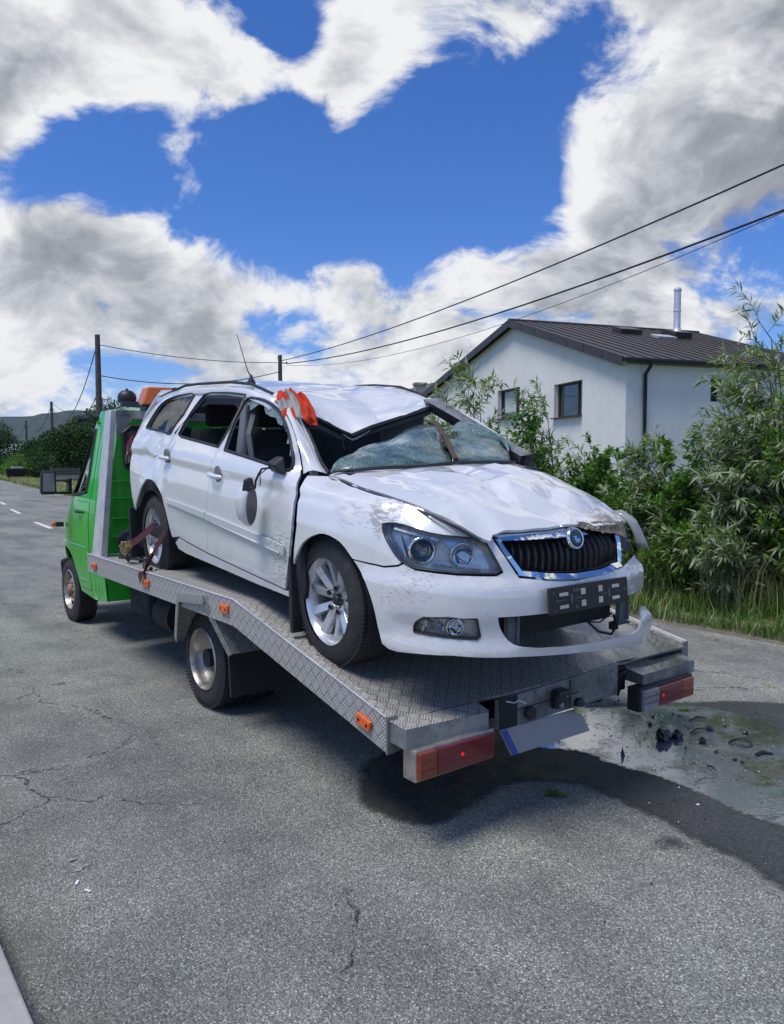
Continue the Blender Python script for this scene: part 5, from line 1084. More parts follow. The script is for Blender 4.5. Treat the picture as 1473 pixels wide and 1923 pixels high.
    b=MB(); b.box((1.75,.62,.46),(.50,.34,.26)); b.build('battery_box',m['dark'],root,bevel=.04); b=MB(); b.box((1.15,-.5,.5),(.8,.4,.3)); b.build('fuel_tank',m['dark'],root,bevel=.05)
    b=MB(); b.tube([(.98,.70,.42),(1.30,.70,.42)],.14,16); b.build('air_tank',m['dark'],root,True)
    # wheels
    def twheel(nm,x,y,s_,dish,proto=None):
        if proto:
            w=proto.copy(); link(w,root); w.location=(x,y,.33)
            for ch in proto.children: link(ch.copy(),w)
            w.rotation_euler=(0,0,math.pi if s_<0 else 0); return w
        hub=MB().lathe([(.06,.0),(.06,.05),(-.02,.07),(-.10,.09),(-.12,0)],(0,0,0),'y',20).build(nm,m['rusty'],root,True); hub.location=(x,y,.33)
        P=[(-.095,.205),(-.105,.24),(-.095,.29),(-.078,.318)]
        for k in range(5): yy=-.078+.0315*k; P+=[(yy+.003,.3285),(yy+.0235,.3295),(yy+.025,.318),(yy+.030,.318)]
        P+=[(.082,.318),(.097,.29),(.105,.24),(.095,.205)]
        b=MB().lathe(P,(0,0,0),'y',56)
        for k in range(80):
            a=2*math.pi*k/80
            for yy in(-.083,.083): b.box((.322*math.cos(a),yy,.322*math.sin(a)),(.010,.026,.012),ry=-a)
        b.build('tyre',m['rubber'],hub,True,angle=35)
        if dish:  # deep dished dual rim
            b=MB().lathe([(.100,.208),(.108,.200),(.098,.192),(.07,.186),(.03,.182),(.02,.170),(-.05,.165),(-.07,.150),(-.075,.10),(-.06,.06),(-.06,0)],(0,0,0),'y',48); b.build('rim',m['old_rim'],hub,True,angle=50)
            b=MB()
            for k in range(6): a=2*math.pi*k/6; b.lathe([(-.075,.014),(-.05,.012),(-.05,0)],(.10*math.cos(a),0,.10*math.sin(a)),'y',6)
            b.lathe([(-.07,.055),(.02,.05),(.03,.03),(.03,0)],(0,0,0),'y',18); b.build('wheel_nuts',m['rusty'],hub,True)
        else:
            b=MB().lathe([(.100,.205),(.106,.196),(.09,.190),(.04,.182),(.045,.15),(.075,.11),(.08,.07),(.07,0)],(0,0,0),'y',40); b.build('rim',m['old_rim'],hub,True,angle=50)
            b=MB()
            for k in range(6): a=2*math.pi*k/6; b.lathe([(.07,.014),(.10,.012),(.10,0)],(.085*math.cos(a),0,.085*math.sin(a)),'y',6)
            b.lathe([(.07,.06),(.11,.055),(.12,.04),(.12,0)],(0,0,0),'y',18); b.build('wheel_nuts',m['rusty'],hub,True)
            b=MB()
            for k in range(5): a=2*math.pi*k/5; b.box((.145*math.cos(a),.062,.145*math.sin(a)),(.035,.012,.055),ry=-a)
            b.build('rim_slot',m['dark'],hub)
        return hub
    rwh=twheel('rear_wheel',0,.875,1,True); twheel('rear_wheel',0,-.875,-1,True,rwh)
    t2=[c for c in rwh.children if c.name.startswith('tyre')][0]
    for y in (.65,-.65): w=twheel('rear_wheel',0,y,1,True,rwh)
    fwh=twheel('front_wheel',3.50,.80,1,False); twheel('front_wheel',3.50,-.80,-1,False,fwh)
    # angular mudguard over the dual wheels
    for s_ in (1,-1):
        b=MB(); th=.014
        P=[(.30,.44),(-.03,.795),(-.44,.835),(-.62,.50)]
        yo=[1.05,1.16,1.16,1.06]; yi=.62
        V=[];UV=[]
        for (x,z),y in zip(P,yo):
            V+=[(x,yi*s_,z-.0),(x,y*s_,z),(x+.0,y*s_,z-.0)]
        for k in range(3):
            (x0,z0),(x1,z1)=P[k],P[k+1]; ya,yb_=yo[k],yo[k+1]
            dx,dz=x1-x0,z1-z0; L_=math.hypot(dx,dz); nx,nz=-dz/L_,dx/L_
            if nz>0: nx,nz=-nx,-nz
            w=.055
            # plate from inside to the outer edge, and a turned-down flange on the outside
            yin=.62 if k!=1 else 1.0
            b.add([(x0,yin*s_,z0),(x0,ya*s_,z0),(x1,yb_*s_,z1),(x1,yin*s_,z1),(x0+nx*th,yin*s_,z0+nz*th),(x0+nx*th,ya*s_,z0+nz*th),(x1+nx*th,yb_*s_,z1+nz*th),(x1+nx*th,yin*s_,z1+nz*th)],[(3,2,1,0),(4,5,6,7),(0,1,5,4),(1,2,6,5),(2,3,7,6),(3,0,4,7)],
                  [(0,0),(0,.4),(L_,.4),(L_,0)]*2)
            b.add([(x0,ya*s_,z0),(x1,yb_*s_,z1),(x1+nx*w,(yb_+.002)*s_,z1+nz*w),(x0+nx*w,(ya+.002)*s_,z0+nz*w),(x0,(ya-.006)*s_,z0),(x1,(yb_-.006)*s_,z1),(x1+nx*w,(yb_-.006)*s_,z1+nz*w),(x0+nx*w,(ya-.006)*s_,z0+nz*w)],[(0,1,2,3),(7,6,5,4),(0,4,5,1),(1,5,6,2),(2,6,7,3),(3,7,4,0)],[(0,0),(L_,0),(L_,w),(0,w)]*2)
        gd=b.build('mudguard',m['tread_dirty'],root,uv=True)
        b=MB(); b.hexa([(-.52,.55*s_,.20),(-.50,.55*s_,.20),(-.50,1.02*s_,.205),(-.52,1.02*s_,.205),(-.50,.55*s_,.52),(-.48,.55*s_,.52),(-.48,1.025*s_,.50),(-.50,1.025*s_,.50)]); b.build('mud_flap',m['black'],root)
    # headboard frame
    for s_ in (1,-1):
        b=MB(); b.hexa([(1.80,1.027*s_,.835),(2.05,1.027*s_,.835),(2.05,1.085*s_,.835),(1.80,1.085*s_,.835),(1.71,.955*s_,2.07),(1.86,.955*s_,2.07),(1.86,1.00*s_,2.07),(1.71,1.00*s_,2.07)]); b.build('headboard_post',m['alu'],root,bevel=.006)
    b=MB(); b.hexa([(1.72,-.955,2.00),(1.84,-.955,2.00),(1.84,.955,2.00),(1.72,.955,2.00),(1.71,-.955,2.073),(1.86,-.955,2.073),(1.86,.955,2.073),(1.71,.955,2.073)]); b.hexa([(1.715,.82,2.0),(1.725,.82,2.0),(1.725,.96,1.84),(1.715,.96,1.84),(1.712,.74,2.01),(1.722,.74,2.01),(1.722,.96,2.01),(1.712,.96,2.01)]); b.build('headboard_beam',m['galv'],root,bevel=.004)
    # light bar and a black dome shaped like a peaked cap
    b=MB(); b.box((1.80,0,2.10),(.16,1.40,.045)); lb=b.build('light_bar',m['black'],root,bevel=.006)
    for s_ in (1,-1):
        b=MB(); b.hexa([(1.69,.47*s_,2.125),(1.91,.47*s_,2.125),(1.89,.735*s_,2.125),(1.71,.735*s_,2.125),(1.71,.47*s_,2.285),(1.89,.47*s_,2.285),(1.87,.68*s_,2.280),(1.73,.68*s_,2.280)]); b.build('amber_beacon',m['beacon'],lb,bevel=.012)
    b=MB(); b.box((1.80,.445,2.205),(.22,.04,.16)); b.box((1.80,-.445,2.205),(.22,.04,.16)); b.build('bar_band',m['black'],lb,bevel=.008)
    b=MB(); b.box((1.80,0,2.20),(.20,.84,.145)); b.build('bar_centre',m['grey_trim'],lb,bevel=.012)
    b=MB(); b.lathe([(-.06,.0),(-.06,.050),(-.035,.072),(0,.078),(.03,.070),(.055,.045),(.065,.0)],(1.80,.835,2.185),'z',20); b.lathe([(-.015,.012),(0,.012),(.01,0)],(1.80,.835,2.255),'z',8); b.hexa([(1.70,.75,2.10),(1.74,.75,2.10),(1.74,.92,2.10),(1.70,.92,2.10),(1.72,.77,2.15),(1.76,.77,2.15),(1.76,.90,2.15),(1.72,.90,2.15)]); wl_=b.build('cap_like_dome',m['black'],root,True)
    b=MB(); b.tube([(1.71,.55,2.075),(1.715,.66,2.05),(1.712,.70,2.04)],.006,5); b.build('dome_cable',m['cable'],wl_)
    return root
# ---------------------------------------------------------------- road frame: s along the road, l across it (to the right)
RA=R_(38); rd_=Vector((-math.sin(RA),math.cos(RA),0)); rn_=Vector((math.cos(RA),math.sin(RA),0))
def bend(s): return .125*max(0,s-9)-.0+.0*s
def rp(s,l,z=0.): p=rd_*s+rn_*(l+bend(s)); return (p.x,p.y,z)
def ribbon(name,l0,l1,z,mat,s0=-14,s1=400,uneven=0.,kind='structure',step=1.5,parent=None,both=False):
    V=[];F=[]; s=s0; n=0; rr=random.Random(4)
    while s<s1:
        st=step if s<60 else 12
        a=l0+(rr.uniform(-uneven,uneven) if both else 0); b=l1+rr.uniform(-uneven,uneven)
        V+=[rp(s,a,z),rp(s,b,z)]; n+=1; s+=st
    F=[(2*i,2*i+1,2*i+3,2*i+2) for i in range(n-1)]
    return tag(obj(name,V,F,mat,parent),kind=kind)
def blob(name,pts,z,mat,jit=.03,sub=14,kind='structure',parent=None,dens=.02):
    rr=random.Random(hash(name)%1000 if False else len(pts)*7+1); P=[]
    n=len(pts)
    for i in range(n):
        p0,p1,p2,p3=[Vector(pts[(i+k)%n]) for k in(-1,0,1,2)]
        m_=max(2,int((p2-p1).length/dens))
        for k in range(m_):
            t=k/m_; q=.5*((2*p1)+(p2-p0)*t+(2*p0-5*p1+4*p2-p3)*t*t+(-p0+3*p1-3*p2+p3)*t**3)
            nn=mnoise.noise((q.x*3,q.y*3,z*9))*jit*2+mnoise.noise((q.x*14,q.y*14,3))*jit+rr.uniform(-1,1)*jit*.35
            d=(p2-p1).normalized(); P.append((q.x-d.y*nn,q.y+d.x*nn))
    o=sheet(name,P,lambda x,y:(x,y,z),mat,parent,step=.07,dedge=.03,gap=0,thick=0,smooth=False,out=lambda p:Vector((0,0,1)))
    A=np.array(P); B=np.roll(A,-1,0); n_=len(o.data.vertices); co=np.empty(n_*3,dtype=np.float32); o.data.vertices.foreach_get('co',co); co=co.reshape(-1,3)[:,:2]
    dd=np.full(n_,9.)
    for a_,b_ in zip(A,B):
        ab=b_-a_; t=np.clip(((co-a_)@ab)/(ab@ab+1e-9),0,1); dd=np.minimum(dd,np.linalg.norm(co-a_-t[:,None]*ab,axis=1))
    at=o.data.attributes.new('inset','FLOAT','POINT'); at.data.foreach_set('value',dd.astype(np.float32)); return tag(o,kind=kind)
def build_ground():
    m=M_
    me=[]; V=[(-3000,-300,-.02),(3000,-300,-.02),(3000,4000,-.02),(-3000,4000,-.02)]
    tag(obj('ground',V,[(0,1,2,3)],m['field']),kind='structure')
    ribbon('road',.44,6.92,0.0,m['road'],uneven=.05)
    ribbon('gravel_shoulder',6.70,7.75,-.006,m['mud'],s1=200,uneven=.05)
    # kerb stones and pavement where the camera stands
    kp=tag(obj('kerb',[rp(-14,.50,0),rp(-14,.36,0)],[],m['concrete']),kind='structure'); sc.collection.objects.unlink(kp)
    V=[];F=[]
    s=-3.0; root=None
    proto=MB().box((0,0,.02),(.985,.15,.20)).build('kerb_stone',m['concrete'],bevel=.008); me_=proto.data; md=proto.modifiers[0]; sc.collection.objects.unlink(proto)
    kerb=MB().hexa([rp(-3,.29,-.12),rp(-3,.43,-.12),rp(9,.43,-.12),rp(9,.29,-.12),rp(-3,.29,-.09),rp(-3,.43,-.09),rp(9,.43,-.09),rp(9,.29,-.09)]).build('kerb',m['concrete']); tag(kerb,kind='structure')
    for k in range(12):
        o=bpy.data.objects.new('kerb_stone',me_); link(o,kerb); o.location=rp(-2.5+k,.365,0); o.rotation_euler=(0,0,RA+math.pi/2)
        b=o.modifiers.new('bevel','BEVEL'); b.width=.008; b.segments=2
    ribbon('pavement',-4,.29,.10,m['concrete'],s0=-3,s1=9)
    # dashes down the middle
    D_=[Vector(p) for p in D['dashes']]
    road=bpy.data.objects['road']
    def dash(a,b,w=.13):
        d=(b-a).normalized(); n=Vector((-d.y,d.x,0))*w/2
        o=obj('centre_line_dash',[tuple(a+n+Vector((0,0,.004))),tuple(a-n+Vector((0,0,.004))),tuple(b-n+Vector((0,0,.004))),tuple(b+n+Vector((0,0,.004)))],[(0,1,2,3)],m['line'],road); return o
    for i in (0,2,4): dash(D_[i+1],D_[i])
    dv=(D_[4]-D_[2]); 
    for k in range(1,9): dash(D_[5]+dv*k,D_[4]+dv*k)
    dash(Vector((-5.6,14.2,0)),Vector((-4.2,12.0,0)))
    # wet patches: one dark spill near the tail lamps, a damp band, standing water
    blob('wet_patch',[(-.17,3.55),(-.05,3.38),(.12,3.29),(.28,3.36),(.42,3.55),(.55,3.68),(.70,3.76),(.95,3.72),(1.10,3.50),(1.24,3.30),(1.42,2.98),(1.50,2.70),(1.75,2.55),(2.2,2.9),(2.6,3.6),(2.9,4.4),(2.75,5.0),(2.1,5.1),(1.3,5.0),(.6,4.8),(.1,4.4),(-.15,3.95)],.003,m['wet'],.02,dens=.05)
    blob('damp_spot',[(1.12,3.12),(1.16,3.09),(1.22,3.12),(1.26,3.11),(1.23,3.16),(1.19,3.20),(1.15,3.17)],.003,m['wet'],.03)
    blob('damp_spot',[(-1.30,2.97),(-1.26,2.90),(-1.21,2.93),(-1.23,3.01)],.003,simple('chalky_scrape',(.25,.24,.215),.9,scale=60,var=.5),.05)
    blob('damp_spot',[(-.50,4.35),(-.42,4.32),(-.38,4.37),(-.46,4.40)],.003,m['wet'],.035)
    blob('puddle',[(.62,4.55),(.80,4.25),(1.05,4.18),(1.18,3.98),(1.34,3.86),(1.47,3.68),(1.60,3.42),(1.82,3.20),(2.1,3.25),(2.35,3.7),(2.5,4.1),(2.35,4.65),(2.1,4.95),(1.7,5.0),(1.3,4.95),(.95,4.9)],.006,m['puddle'],.015,dens=.05)
def leaves(C,Dv,Nv,L,W,fold=.25):
    """lanceolate folded leaves: centres at the stalk C, direction Dv, normal Nv"""
    n=len(C); L=L[:,None]; W=W[:,None]; S_=np.cross(Dv,Nv); S_/=np.linalg.norm(S_,axis=1,keepdims=True)+1e-9
    v0=C; v1=C+Dv*L*.38+S_*W*.5+Nv*W*fold; v2=C+Dv*L*.38-S_*W*.5+Nv*W*fold; v3=C+Dv*L-Nv*L*.10; v4=C+Dv*L*.40
    V=np.stack([v0,v1,v2,v3,v4],1).reshape(-1,3); b=np.arange(n)[:,None]*5
    F=np.concatenate([b+[0,4,1],b+[4,3,1],b+[0,2,4],b+[4,2,3]],1).reshape(-1,3); return V,F
def fastmesh(name,V,F,mat,parent=None):
    me=bpy.data.meshes.new(name); me.vertices.add(len(V)); me.vertices.foreach_set('co',V.astype(np.float32).ravel())
    k=F.shape[1]; me.loops.add(F.size); me.loops.foreach_set('vertex_index',F.astype(np.int32).ravel())
    me.polygons.add(len(F)); me.polygons.foreach_set('loop_start',np.arange(0,F.size,k,dtype=np.int32)); me.update(calc_edges=True)
    me.materials.append(mat); o=bpy.data.objects.new(name,me); link(o,parent); return o
def unit(a): return a/(np.linalg.norm(a,axis=-1,keepdims=True)+1e-9)
def shrub(name,x,y,h,w,kind,label,cat='bush',group=None,seed=0,stems=16,twigs=11,per=22,llen=.14,lwid=.026,mat='willow',near=0,depth=None,lowfill=True,droop=.35,wind=(-.25,.05,0)):
    r=np.random.default_rng(seed); root=empty(name,(x,y,-.02),None,label,cat,group); depth=depth or w
    SB=MB(); C=[];DV=[];NV=[];cam_=np.array([-x,-y,1.6])
    for i in range(stems):
        a=r.uniform(0,2*math.pi); rad=math.sqrt(r.uniform(0,1)); bx,by=.18*w*rad*math.cos(a),.18*depth*rad*math.sin(a)
        hh=h*r.uniform(.50,1.0)*(1-.30*rad) if i>2 else h*(.96+.04*i/2); tx,ty=w*.5*rad*math.cos(a),depth*.5*rad*math.sin(a)
        if i<=2: tx*=.5; ty*=.5
        P0=np.array([bx,by,0]);P3=np.array([tx+wind[0]*hh*.25,ty,hh]);P1=P0+[0,0,hh*.45];P2=P3-np.array([tx*.3,ty*.3,hh*.22])
        ts=np.linspace(0,1,9); pts=[(1-t)**3*P0+3*(1-t)**2*t*P1+3*(1-t)*t*t*P2+t**3*P3 for t in ts]
        pts[-1]=pts[-1]+np.array([wind[0]*.35*hh*.3,wind[1],-.04*hh*droop])
        SB.tube([tuple(p) for p in pts],[max(.003,.016*(1-t*.85))*(h/2.5)**.5 for t in ts],5)
        for j in range(twigs):
            t=r.uniform(.12 if lowfill else .3,1.0)**.8; k=min(int(t*8),7); p=pts[k]+(pts[k+1]-pts[k])*(t*8-k)
            ta=r.uniform(0,2*math.pi); tl=r.uniform(.25,.62)*(1.15-.6*t)*h/2.6+.12
            d=np.array([math.cos(ta)*.8+wind[0]*.7,math.sin(ta)*.8,r.uniform(.35,1.0)]); d/=np.linalg.norm(d)
            if t>.93: d=np.array([math.cos(ta)*.3+wind[0],math.sin(ta)*.3,1.0]); d/=np.linalg.norm(d)
            m_=7; q=[p]
            for s in range(m_): q.append(q[-1]+d*tl/m_); d=d+np.array([wind[0]*.10,0,-droop*.16]); d/=np.linalg.norm(d)
            SB.tube([tuple(v) for v in q[::2]],.0035,3,False)
            n=per; u=np.sort(r.uniform(.08,1,n)); k2=np.minimum((u*m_).astype(int),m_-1); qa=np.array(q); base=qa[k2]+(qa[k2+1]-qa[k2])*(u*m_-k2)[:,None]
            ax=unit(qa[k2+1]-qa[k2]); rnd=unit(r.normal(size=(n,3))); sidev=unit(np.cross(ax,rnd)); ld=unit(ax*r.uniform(.3,.9,(n,1))+sidev*.8+np.array([wind[0]*.6,0,-.12]))
            nv=unit(np.cross(ld,np.cross(ld,[0,0,1.]))*-1+r.normal(size=(n,3))*.45); nv=unit(nv-ld*(nv*ld).sum(1,keepdims=True))
            C.append(base);DV.append(ld);NV.append(nv)
    C=np.concatenate(C);DV=np.concatenate(DV);NV=np.concatenate(NV); ok=C[:,2]>.02; C,DV,NV=C[ok],DV[ok],NV[ok]; n=len(C)
    L=llen*r.uniform(.6,1.25,n); W=lwid*r.uniform(.7,1.3,n)*np.sqrt(L/llen)
    mt=M_[mat]
    if near:
        d=np.linalg.norm(C-cam_,axis=1); idx=np.argsort(d)[:near*6]; idx=r.choice(idx,near,replace=False); keep=np.ones(n,bool); keep[idx]=False
        lv,lf=leaves(np.zeros((1,3)),np.array([[1.,0,0]]),np.array([[0,0,1.]]),np.array([1.]),np.array([lwid/llen])); lm=bpy.data.meshes.new('leaf'); lm.from_pydata(lv.tolist(),[],lf.tolist()); lm.materials.append(mt)
        for k in idx:
            o=bpy.data.objects.new('leaf',lm); link(o,root); a=Vector(DV[k]); nz=Vector(NV[k]); b=nz.cross(a)
            M4=Matrix((a*L[k],b*L[k],nz*L[k])).transposed().to_4x4(); M4.translation=Vector(C[k]); o.matrix_local=M4
        C,DV,NV,L,W=C[keep],DV[keep],NV[keep],L[keep],W[keep]
    V,F=leaves(C,DV,NV,L,W); o=fastmesh('foliage',V,F,mt,root); o['kind']='stuff'
    SB.build('stem',M_['bark'],root,True); return root
def tree(name,x,y,h,w,label,mat='darkleaf',seed=0,n=5000,ls=.35,group=None,z0=.12,cat='tree'):
    r=np.random.default_rng(seed); root=empty(name,(x,y,0),None,label,cat,group)
    T=MB(); T.tube([(0,0,-.1),(0.02*h,0,h*.3),(0,.02*h,h*.7)],[h*.022,h*.016,h*.006],8)
    cl_=[]
    for i in range(26):
        a=r.uniform(0,6.283); zz=r.uniform(z0+.08,.93); rad=w*.5*math.sin(min(1,(1.02-zz)/.75)*1.57)**.7*r.uniform(.35,.95); c=np.array([rad*math.cos(a),rad*math.sin(a),zz*h]); cl_.append((c,w*r.uniform(.12,.24)))
        if i<10: T.tube([(0,0,h*zz*.6),tuple(c*.6+np.array([0,0,h*zz*.3])),tuple(c)],[h*.008,h*.005,h*.002],5)
    T.build('trunk',M_['bark'],root,True)
    k=r.integers(0,len(cl_),n); cc=np.array([c for c,_ in cl_])[k]; rr=np.array([q for _,q in cl_])[k]; dv=unit(r.normal(size=(n,3))); C=cc+dv*rr[:,None]*r.uniform(.55,1.08,(n,1))*np.array([1,1,.8])
    ld=unit(dv+r.normal(size=(n,3))*.7+[0,0,-.3]); nv=unit(dv+r.normal(size=(n,3))*.5); nv=unit(nv-ld*(nv*ld).sum(1,keepdims=True)); L=ls*r.uniform(.6,1.3,n)
    V,F=leaves(C,ld,nv,L,L*.6); o=fastmesh('crown',V,F,M_[mat],root); o['kind']='stuff'; return root
def blades(name,px,py,hts,wid,mat,seed,lean=.45,kind='stuff'):
    r=np.random.default_rng(seed); n=len(px); a=r.uniform(0,6.283,n); b=np.stack([px,py,np.full(n,-.01)],1); s=np.stack([np.cos(a),np.sin(a),np.zeros(n)],1)*wid[:,None]; le=np.stack([np.cos(a+1.57),np.sin(a+1.57),np.zeros(n)],1)*(hts*r.uniform(.1,lean,n))[:,None]
    m1=b+le*.35+np.array([0,0,.55])*hts[:,None]; t=b+le*1.3+np.array([0,0,1.])*(hts*r.uniform(.75,1.,n))[:,None]
    V=np.stack([b-s,b+s,m1+s*.8,m1-s*.8,t],1).reshape(-1,3); k=np.arange(n)[:,None]*5; F=np.concatenate([k+[0,1,2],k+[0,2,3],k+[3,2,4]],1).reshape(-1,3)
    o=fastmesh(name,V,F,M_[mat]); return tag(o,kind=kind)
def build_plants():
    r=np.random.default_rng(5)
    # loose grit along the kerb and the far road edge
    V=[];F=[]
    for k in range(2600):
        if k<1500: s,l=r.uniform(-1,12),.50+abs(r.normal())*.32
        else: s,l=r.uniform(0,30),6.9-abs(r.normal())*.25+r.uniform(0,.5)
        x,y,_=rp(s,l); q=r.uniform(.002,.006 if k<1500 else .010); a=r.uniform(0,3.14); c,n_=math.cos(a)*q,math.sin(a)*q; i=len(V)
        V+=[(x+c,y+n_,-.001),(x-n_,y+c,-.001),(x-c*1.2,y-n_*1.2,-.001),(x+n_*.8,y-c*.8,-.001),(x+c*.3,y+n_*.2,q*.9)]; F+=[(i,i+1,i+4),(i+1,i+2,i+4),(i+2,i+3,i+4),(i+3,i,i+4)]
    tag(obj('loose_grit',V,F,simple('grit_stones',(.30,.29,.27),.9,scale=200,var=.6)),kind='stuff')
    def scatter(n,s0,s1,l0,l1,pw=1.,cl_=3.):
        s=s0+(s1-s0)*r.uniform(0,1,n)**pw; l=l0+(l1-l0)*r.uniform(0,1,n)
        keep=np.array([mnoise.noise((a*cl_*.5,b*cl_,0)) for a,b in zip(s,l)])>-.12+0*s; s,l=s[keep],l[keep]
        P=np.array([rp(a,b) for a,b in zip(s,l)]); return P[:,0],P[:,1],s,l
    x,y,s,l=scatter(46000,1.5,20,7.05,8.9,1.3); blades('roadside_grass',x,y,r.uniform(.10,.30,len(x))*(.6+.6*np.clip(l-7.05,0,1)),r.uniform(.003,.0055,len(x)),'grass',1,.9)
    x,y,s,l=scatter(9000,2.0,13,7.75,8.9,1.1,2.2); blades('tall_dry_grass',x,y,r.uniform(.30,1.0,len(x)),r.uniform(.0018,.004,len(x)),'dry',2,.75)
    x,y,s,l=scatter(4200,1.5,18,7.0,8.6,1.2,1.4); blades('short_dry_grass',x,y,r.uniform(.08,.32,len(x)),r.uniform(.0015,.003,len(x)),'dry',12,1.0)
    x,y,s,l=scatter(4500,2,13,7.8,9.2,1.2); blades('tall_green_grass',x,y,r.uniform(.25,.6,len(x)),r.uniform(.003,.005,len(x)),'grass',3,.6)
    x,y,s,l=scatter(30000,34,110,6.9,11.5,1.5,.6); blades('far_verge_grass',x,y,r.uniform(.15,.5,len(x)),r.uniform(.010,.022,len(x)),'dry',4,.5)
    x,y,s,l=scatter(45000,30,110,6.9,13.5,1.6,.6); blades('far_verge_grass',x,y,r.uniform(.15,.45,len(x)),r.uniform(.012,.025,len(x)),'grass',5,.5)
    def at(px,Z): return ((px-736.5)/1422*Z,Z)
    W=dict(kind='willow')
    L=[ # px, Z, h, w, material, label
     (1500,8.5,3.3,1.3,'willow','tallest pale willow bush rising above the roof line at the right edge',dict(stems=20,twigs=14,per=26,llen=.15,lwid=.025,near=150)),
     (1380,9.0,1.95,1.4,'willow','willow bush just right of and below the narrow side window of the white house',dict(stems=18,twigs=14,per=26,llen=.145,lwid=.025,near=110)),
     (1245,9.6,1.85,1.2,'willow','low willow bush beside the black downpipe of the house',dict(stems=16,twigs=12,per=24,llen=.14,lwid=.026,near=70)),
     (1300,9.2,1.75,1.7,'broad','bright green leafy bush between the two willow bushes',dict(stems=16,twigs=16,per=26,llen=.085,lwid=.045)),
     (1165,10.4,1.8,1.5,'broad','fresh green bush with round leaves below the corner of the house',dict(stems=16,twigs=16,per=26,llen=.08,lwid=.05)),
     (1120,10.9,1.65,1.5,'broad','dark green bush just behind the bonnet of the wreck',dict(stems=16,twigs=16,per=26,llen=.085,lwid=.045)),
     (1045,11.6,2.65,1.5,'willow','pale leaved willow covering the corner of the larger gable window',dict(stems=14,twigs=11,per=22,llen=.15,lwid=.028)),
     (1010,11.3,2.35,1.5,'broad','dense dark green bush between the two gable windows',dict(stems=16,twigs=12,per=26,llen=.085,lwid=.045)),
     (900,12.0,3.1,1.7,'willow','feathery silver green willow with arching tips left of the gable windows',dict(stems=18,twigs=12,per=22,llen=.16,lwid=.030)),
     (850,12.4,2.3,1.3,'willow','thin willow bush seen past the crushed roof edge',dict(stems=9,twigs=9,per=20,llen=.14,lwid=.024)),
     (960,11.8,1.9,1.6,'broad','mid green undergrowth behind the torn windscreen',dict(stems=14,twigs=12,per=24,llen=.08,lwid=.045)),
     (1400,8.5,1.6,1.5,'willow','low willow spread at the foot of the tallest bush',dict(stems=18,twigs=12,per=26,llen=.14,lwid=.026,near=60)),
     (1290,8.9,1.25,1.5,'broad','low leafy tangle behind the dry grass',dict(stems=16,twigs=12,per=22,llen=.07,lwid=.034)),
     (1200,9.5,1.35,1.4,'broad','low green bush right behind the broken headlight',dict(stems=14,twigs=12,per=22,llen=.07,lwid=.034)),
     (1520,8.0,2.1,1.4,'broad','leafy bush cut by the right edge of the view',dict(stems=14,twigs=12,per=24,llen=.08,lwid=.04)),
     (1415,10.2,2.0,1.8,'broad','green bush filling the gap behind the willows',dict(stems=16,twigs=12,per=22,llen=.09,lwid=.045)),
     (1560,9.3,3.0,1.8,'willow','willow bush standing beyond the right edge of the hedge',dict(stems=12,twigs=10,per=20,llen=.15,lwid=.028))]
    L.append((1440,9.0,2.7,1.1,'willow','willow bush standing just left of the tallest one at the right edge',dict(stems=14,twigs=12,per=26,llen=.14,lwid=.024,near=60)))
    for i,(px,Z,h,w,mat,lab,kw) in enumerate(L):
        X,Y=at(px,Z); shrub('willow_bush' if mat=='willow' else 'leafy_bush',X,Y,h,w,mat,lab,seed=20+i,mat=mat,droop=.5 if mat=='willow' else .1,wind=(-.35,.05,0) if mat=='willow' else (-.1,0,0),group='bushes along the roadside',**kw)
    # far trees and hedge on the left
    T=[(-6,112,7.4,9,'dark tree at the left edge beyond the road'),(30,150,5,8,'distant tree behind the first far pole'),(60,120,4.2,9,'distant rounded tree left of the tall bare pole'),(80,95,4.2,7,'mid green tree beside the third pole'),
       (116,88,5.0,8,'dark broad tree behind the wooden pole'),(142,78,5.6,8,'tall dark tree just left of the green cab'),(168,84,6.6,8,'dark tree hidden partly by the truck cab'),(208,95,9.0,10,'dark tree top showing above the cab roof'),(238,90,8.6,9,'tree top beside the black cap-like dome'),(68,100,2.6,7,'light green bush beside the far verge'),(96,90,2.5,6,'grey green bush behind the truck mirror'),(126,80,3.2,6,'pale green bush beside the cab windscreen'),(40,108,2.6,8,'low bush behind the black container')]
    T+=[(340,85,6.0,8,'tree hidden behind the tail of the wreck'),(450,95,6.5,9,'tree far behind the front doors of the wreck'),(560,80,5.2,8,'tree far behind the crushed roof'),(650,70,4.2,7,'small tree far behind the windscreen of the wreck'),(735,75,4.0,7,'small tree between the wreck and the shingle roofed house')]
    for i,(px,Z,h,w,lab) in enumerate(T):
        X,Y=at(px,Z); tree('broadleaf_tree' if Z>80 or h>3 else 'roadside_bush',X,Y,h,w,lab,'darkleaf' if h>3 else 'broad',seed=70+i,n=11000 if h>3 else 5000,ls=.27 if h>3 else .20,group='trees beyond the road',z0=.02,cat='tree' if h>3 else 'bush')
    # far hills
    V=[];F=[]; nx=260
    for j,(yy,hh) in enumerate([(500,-5),(700,22),(900,50),(1200,86),(1800,-5)]):
        for i in range(nx):
            t=i/(nx-1); x=-1900+t*2600; e=math.exp(-((x+330)/330)**2)*.9+.30+.12*mnoise.noise((x*.004,yy*.002,1)); V.append((x*(yy/900),yy,max(-5,hh*e*.80+7*mnoise.noise((x*.02,yy*.01,3))+3*mnoise.noise((x*.09,yy*.03,5)))))
    for j in range(4):
        for i in range(nx-1): F.append((j*nx+i,j*nx+i+1,(j+1)*nx+i+1,(j+1)*nx+i))
    tag(obj('wooded_hills',V,F,M_['hillm'],None,True),kind='structure')
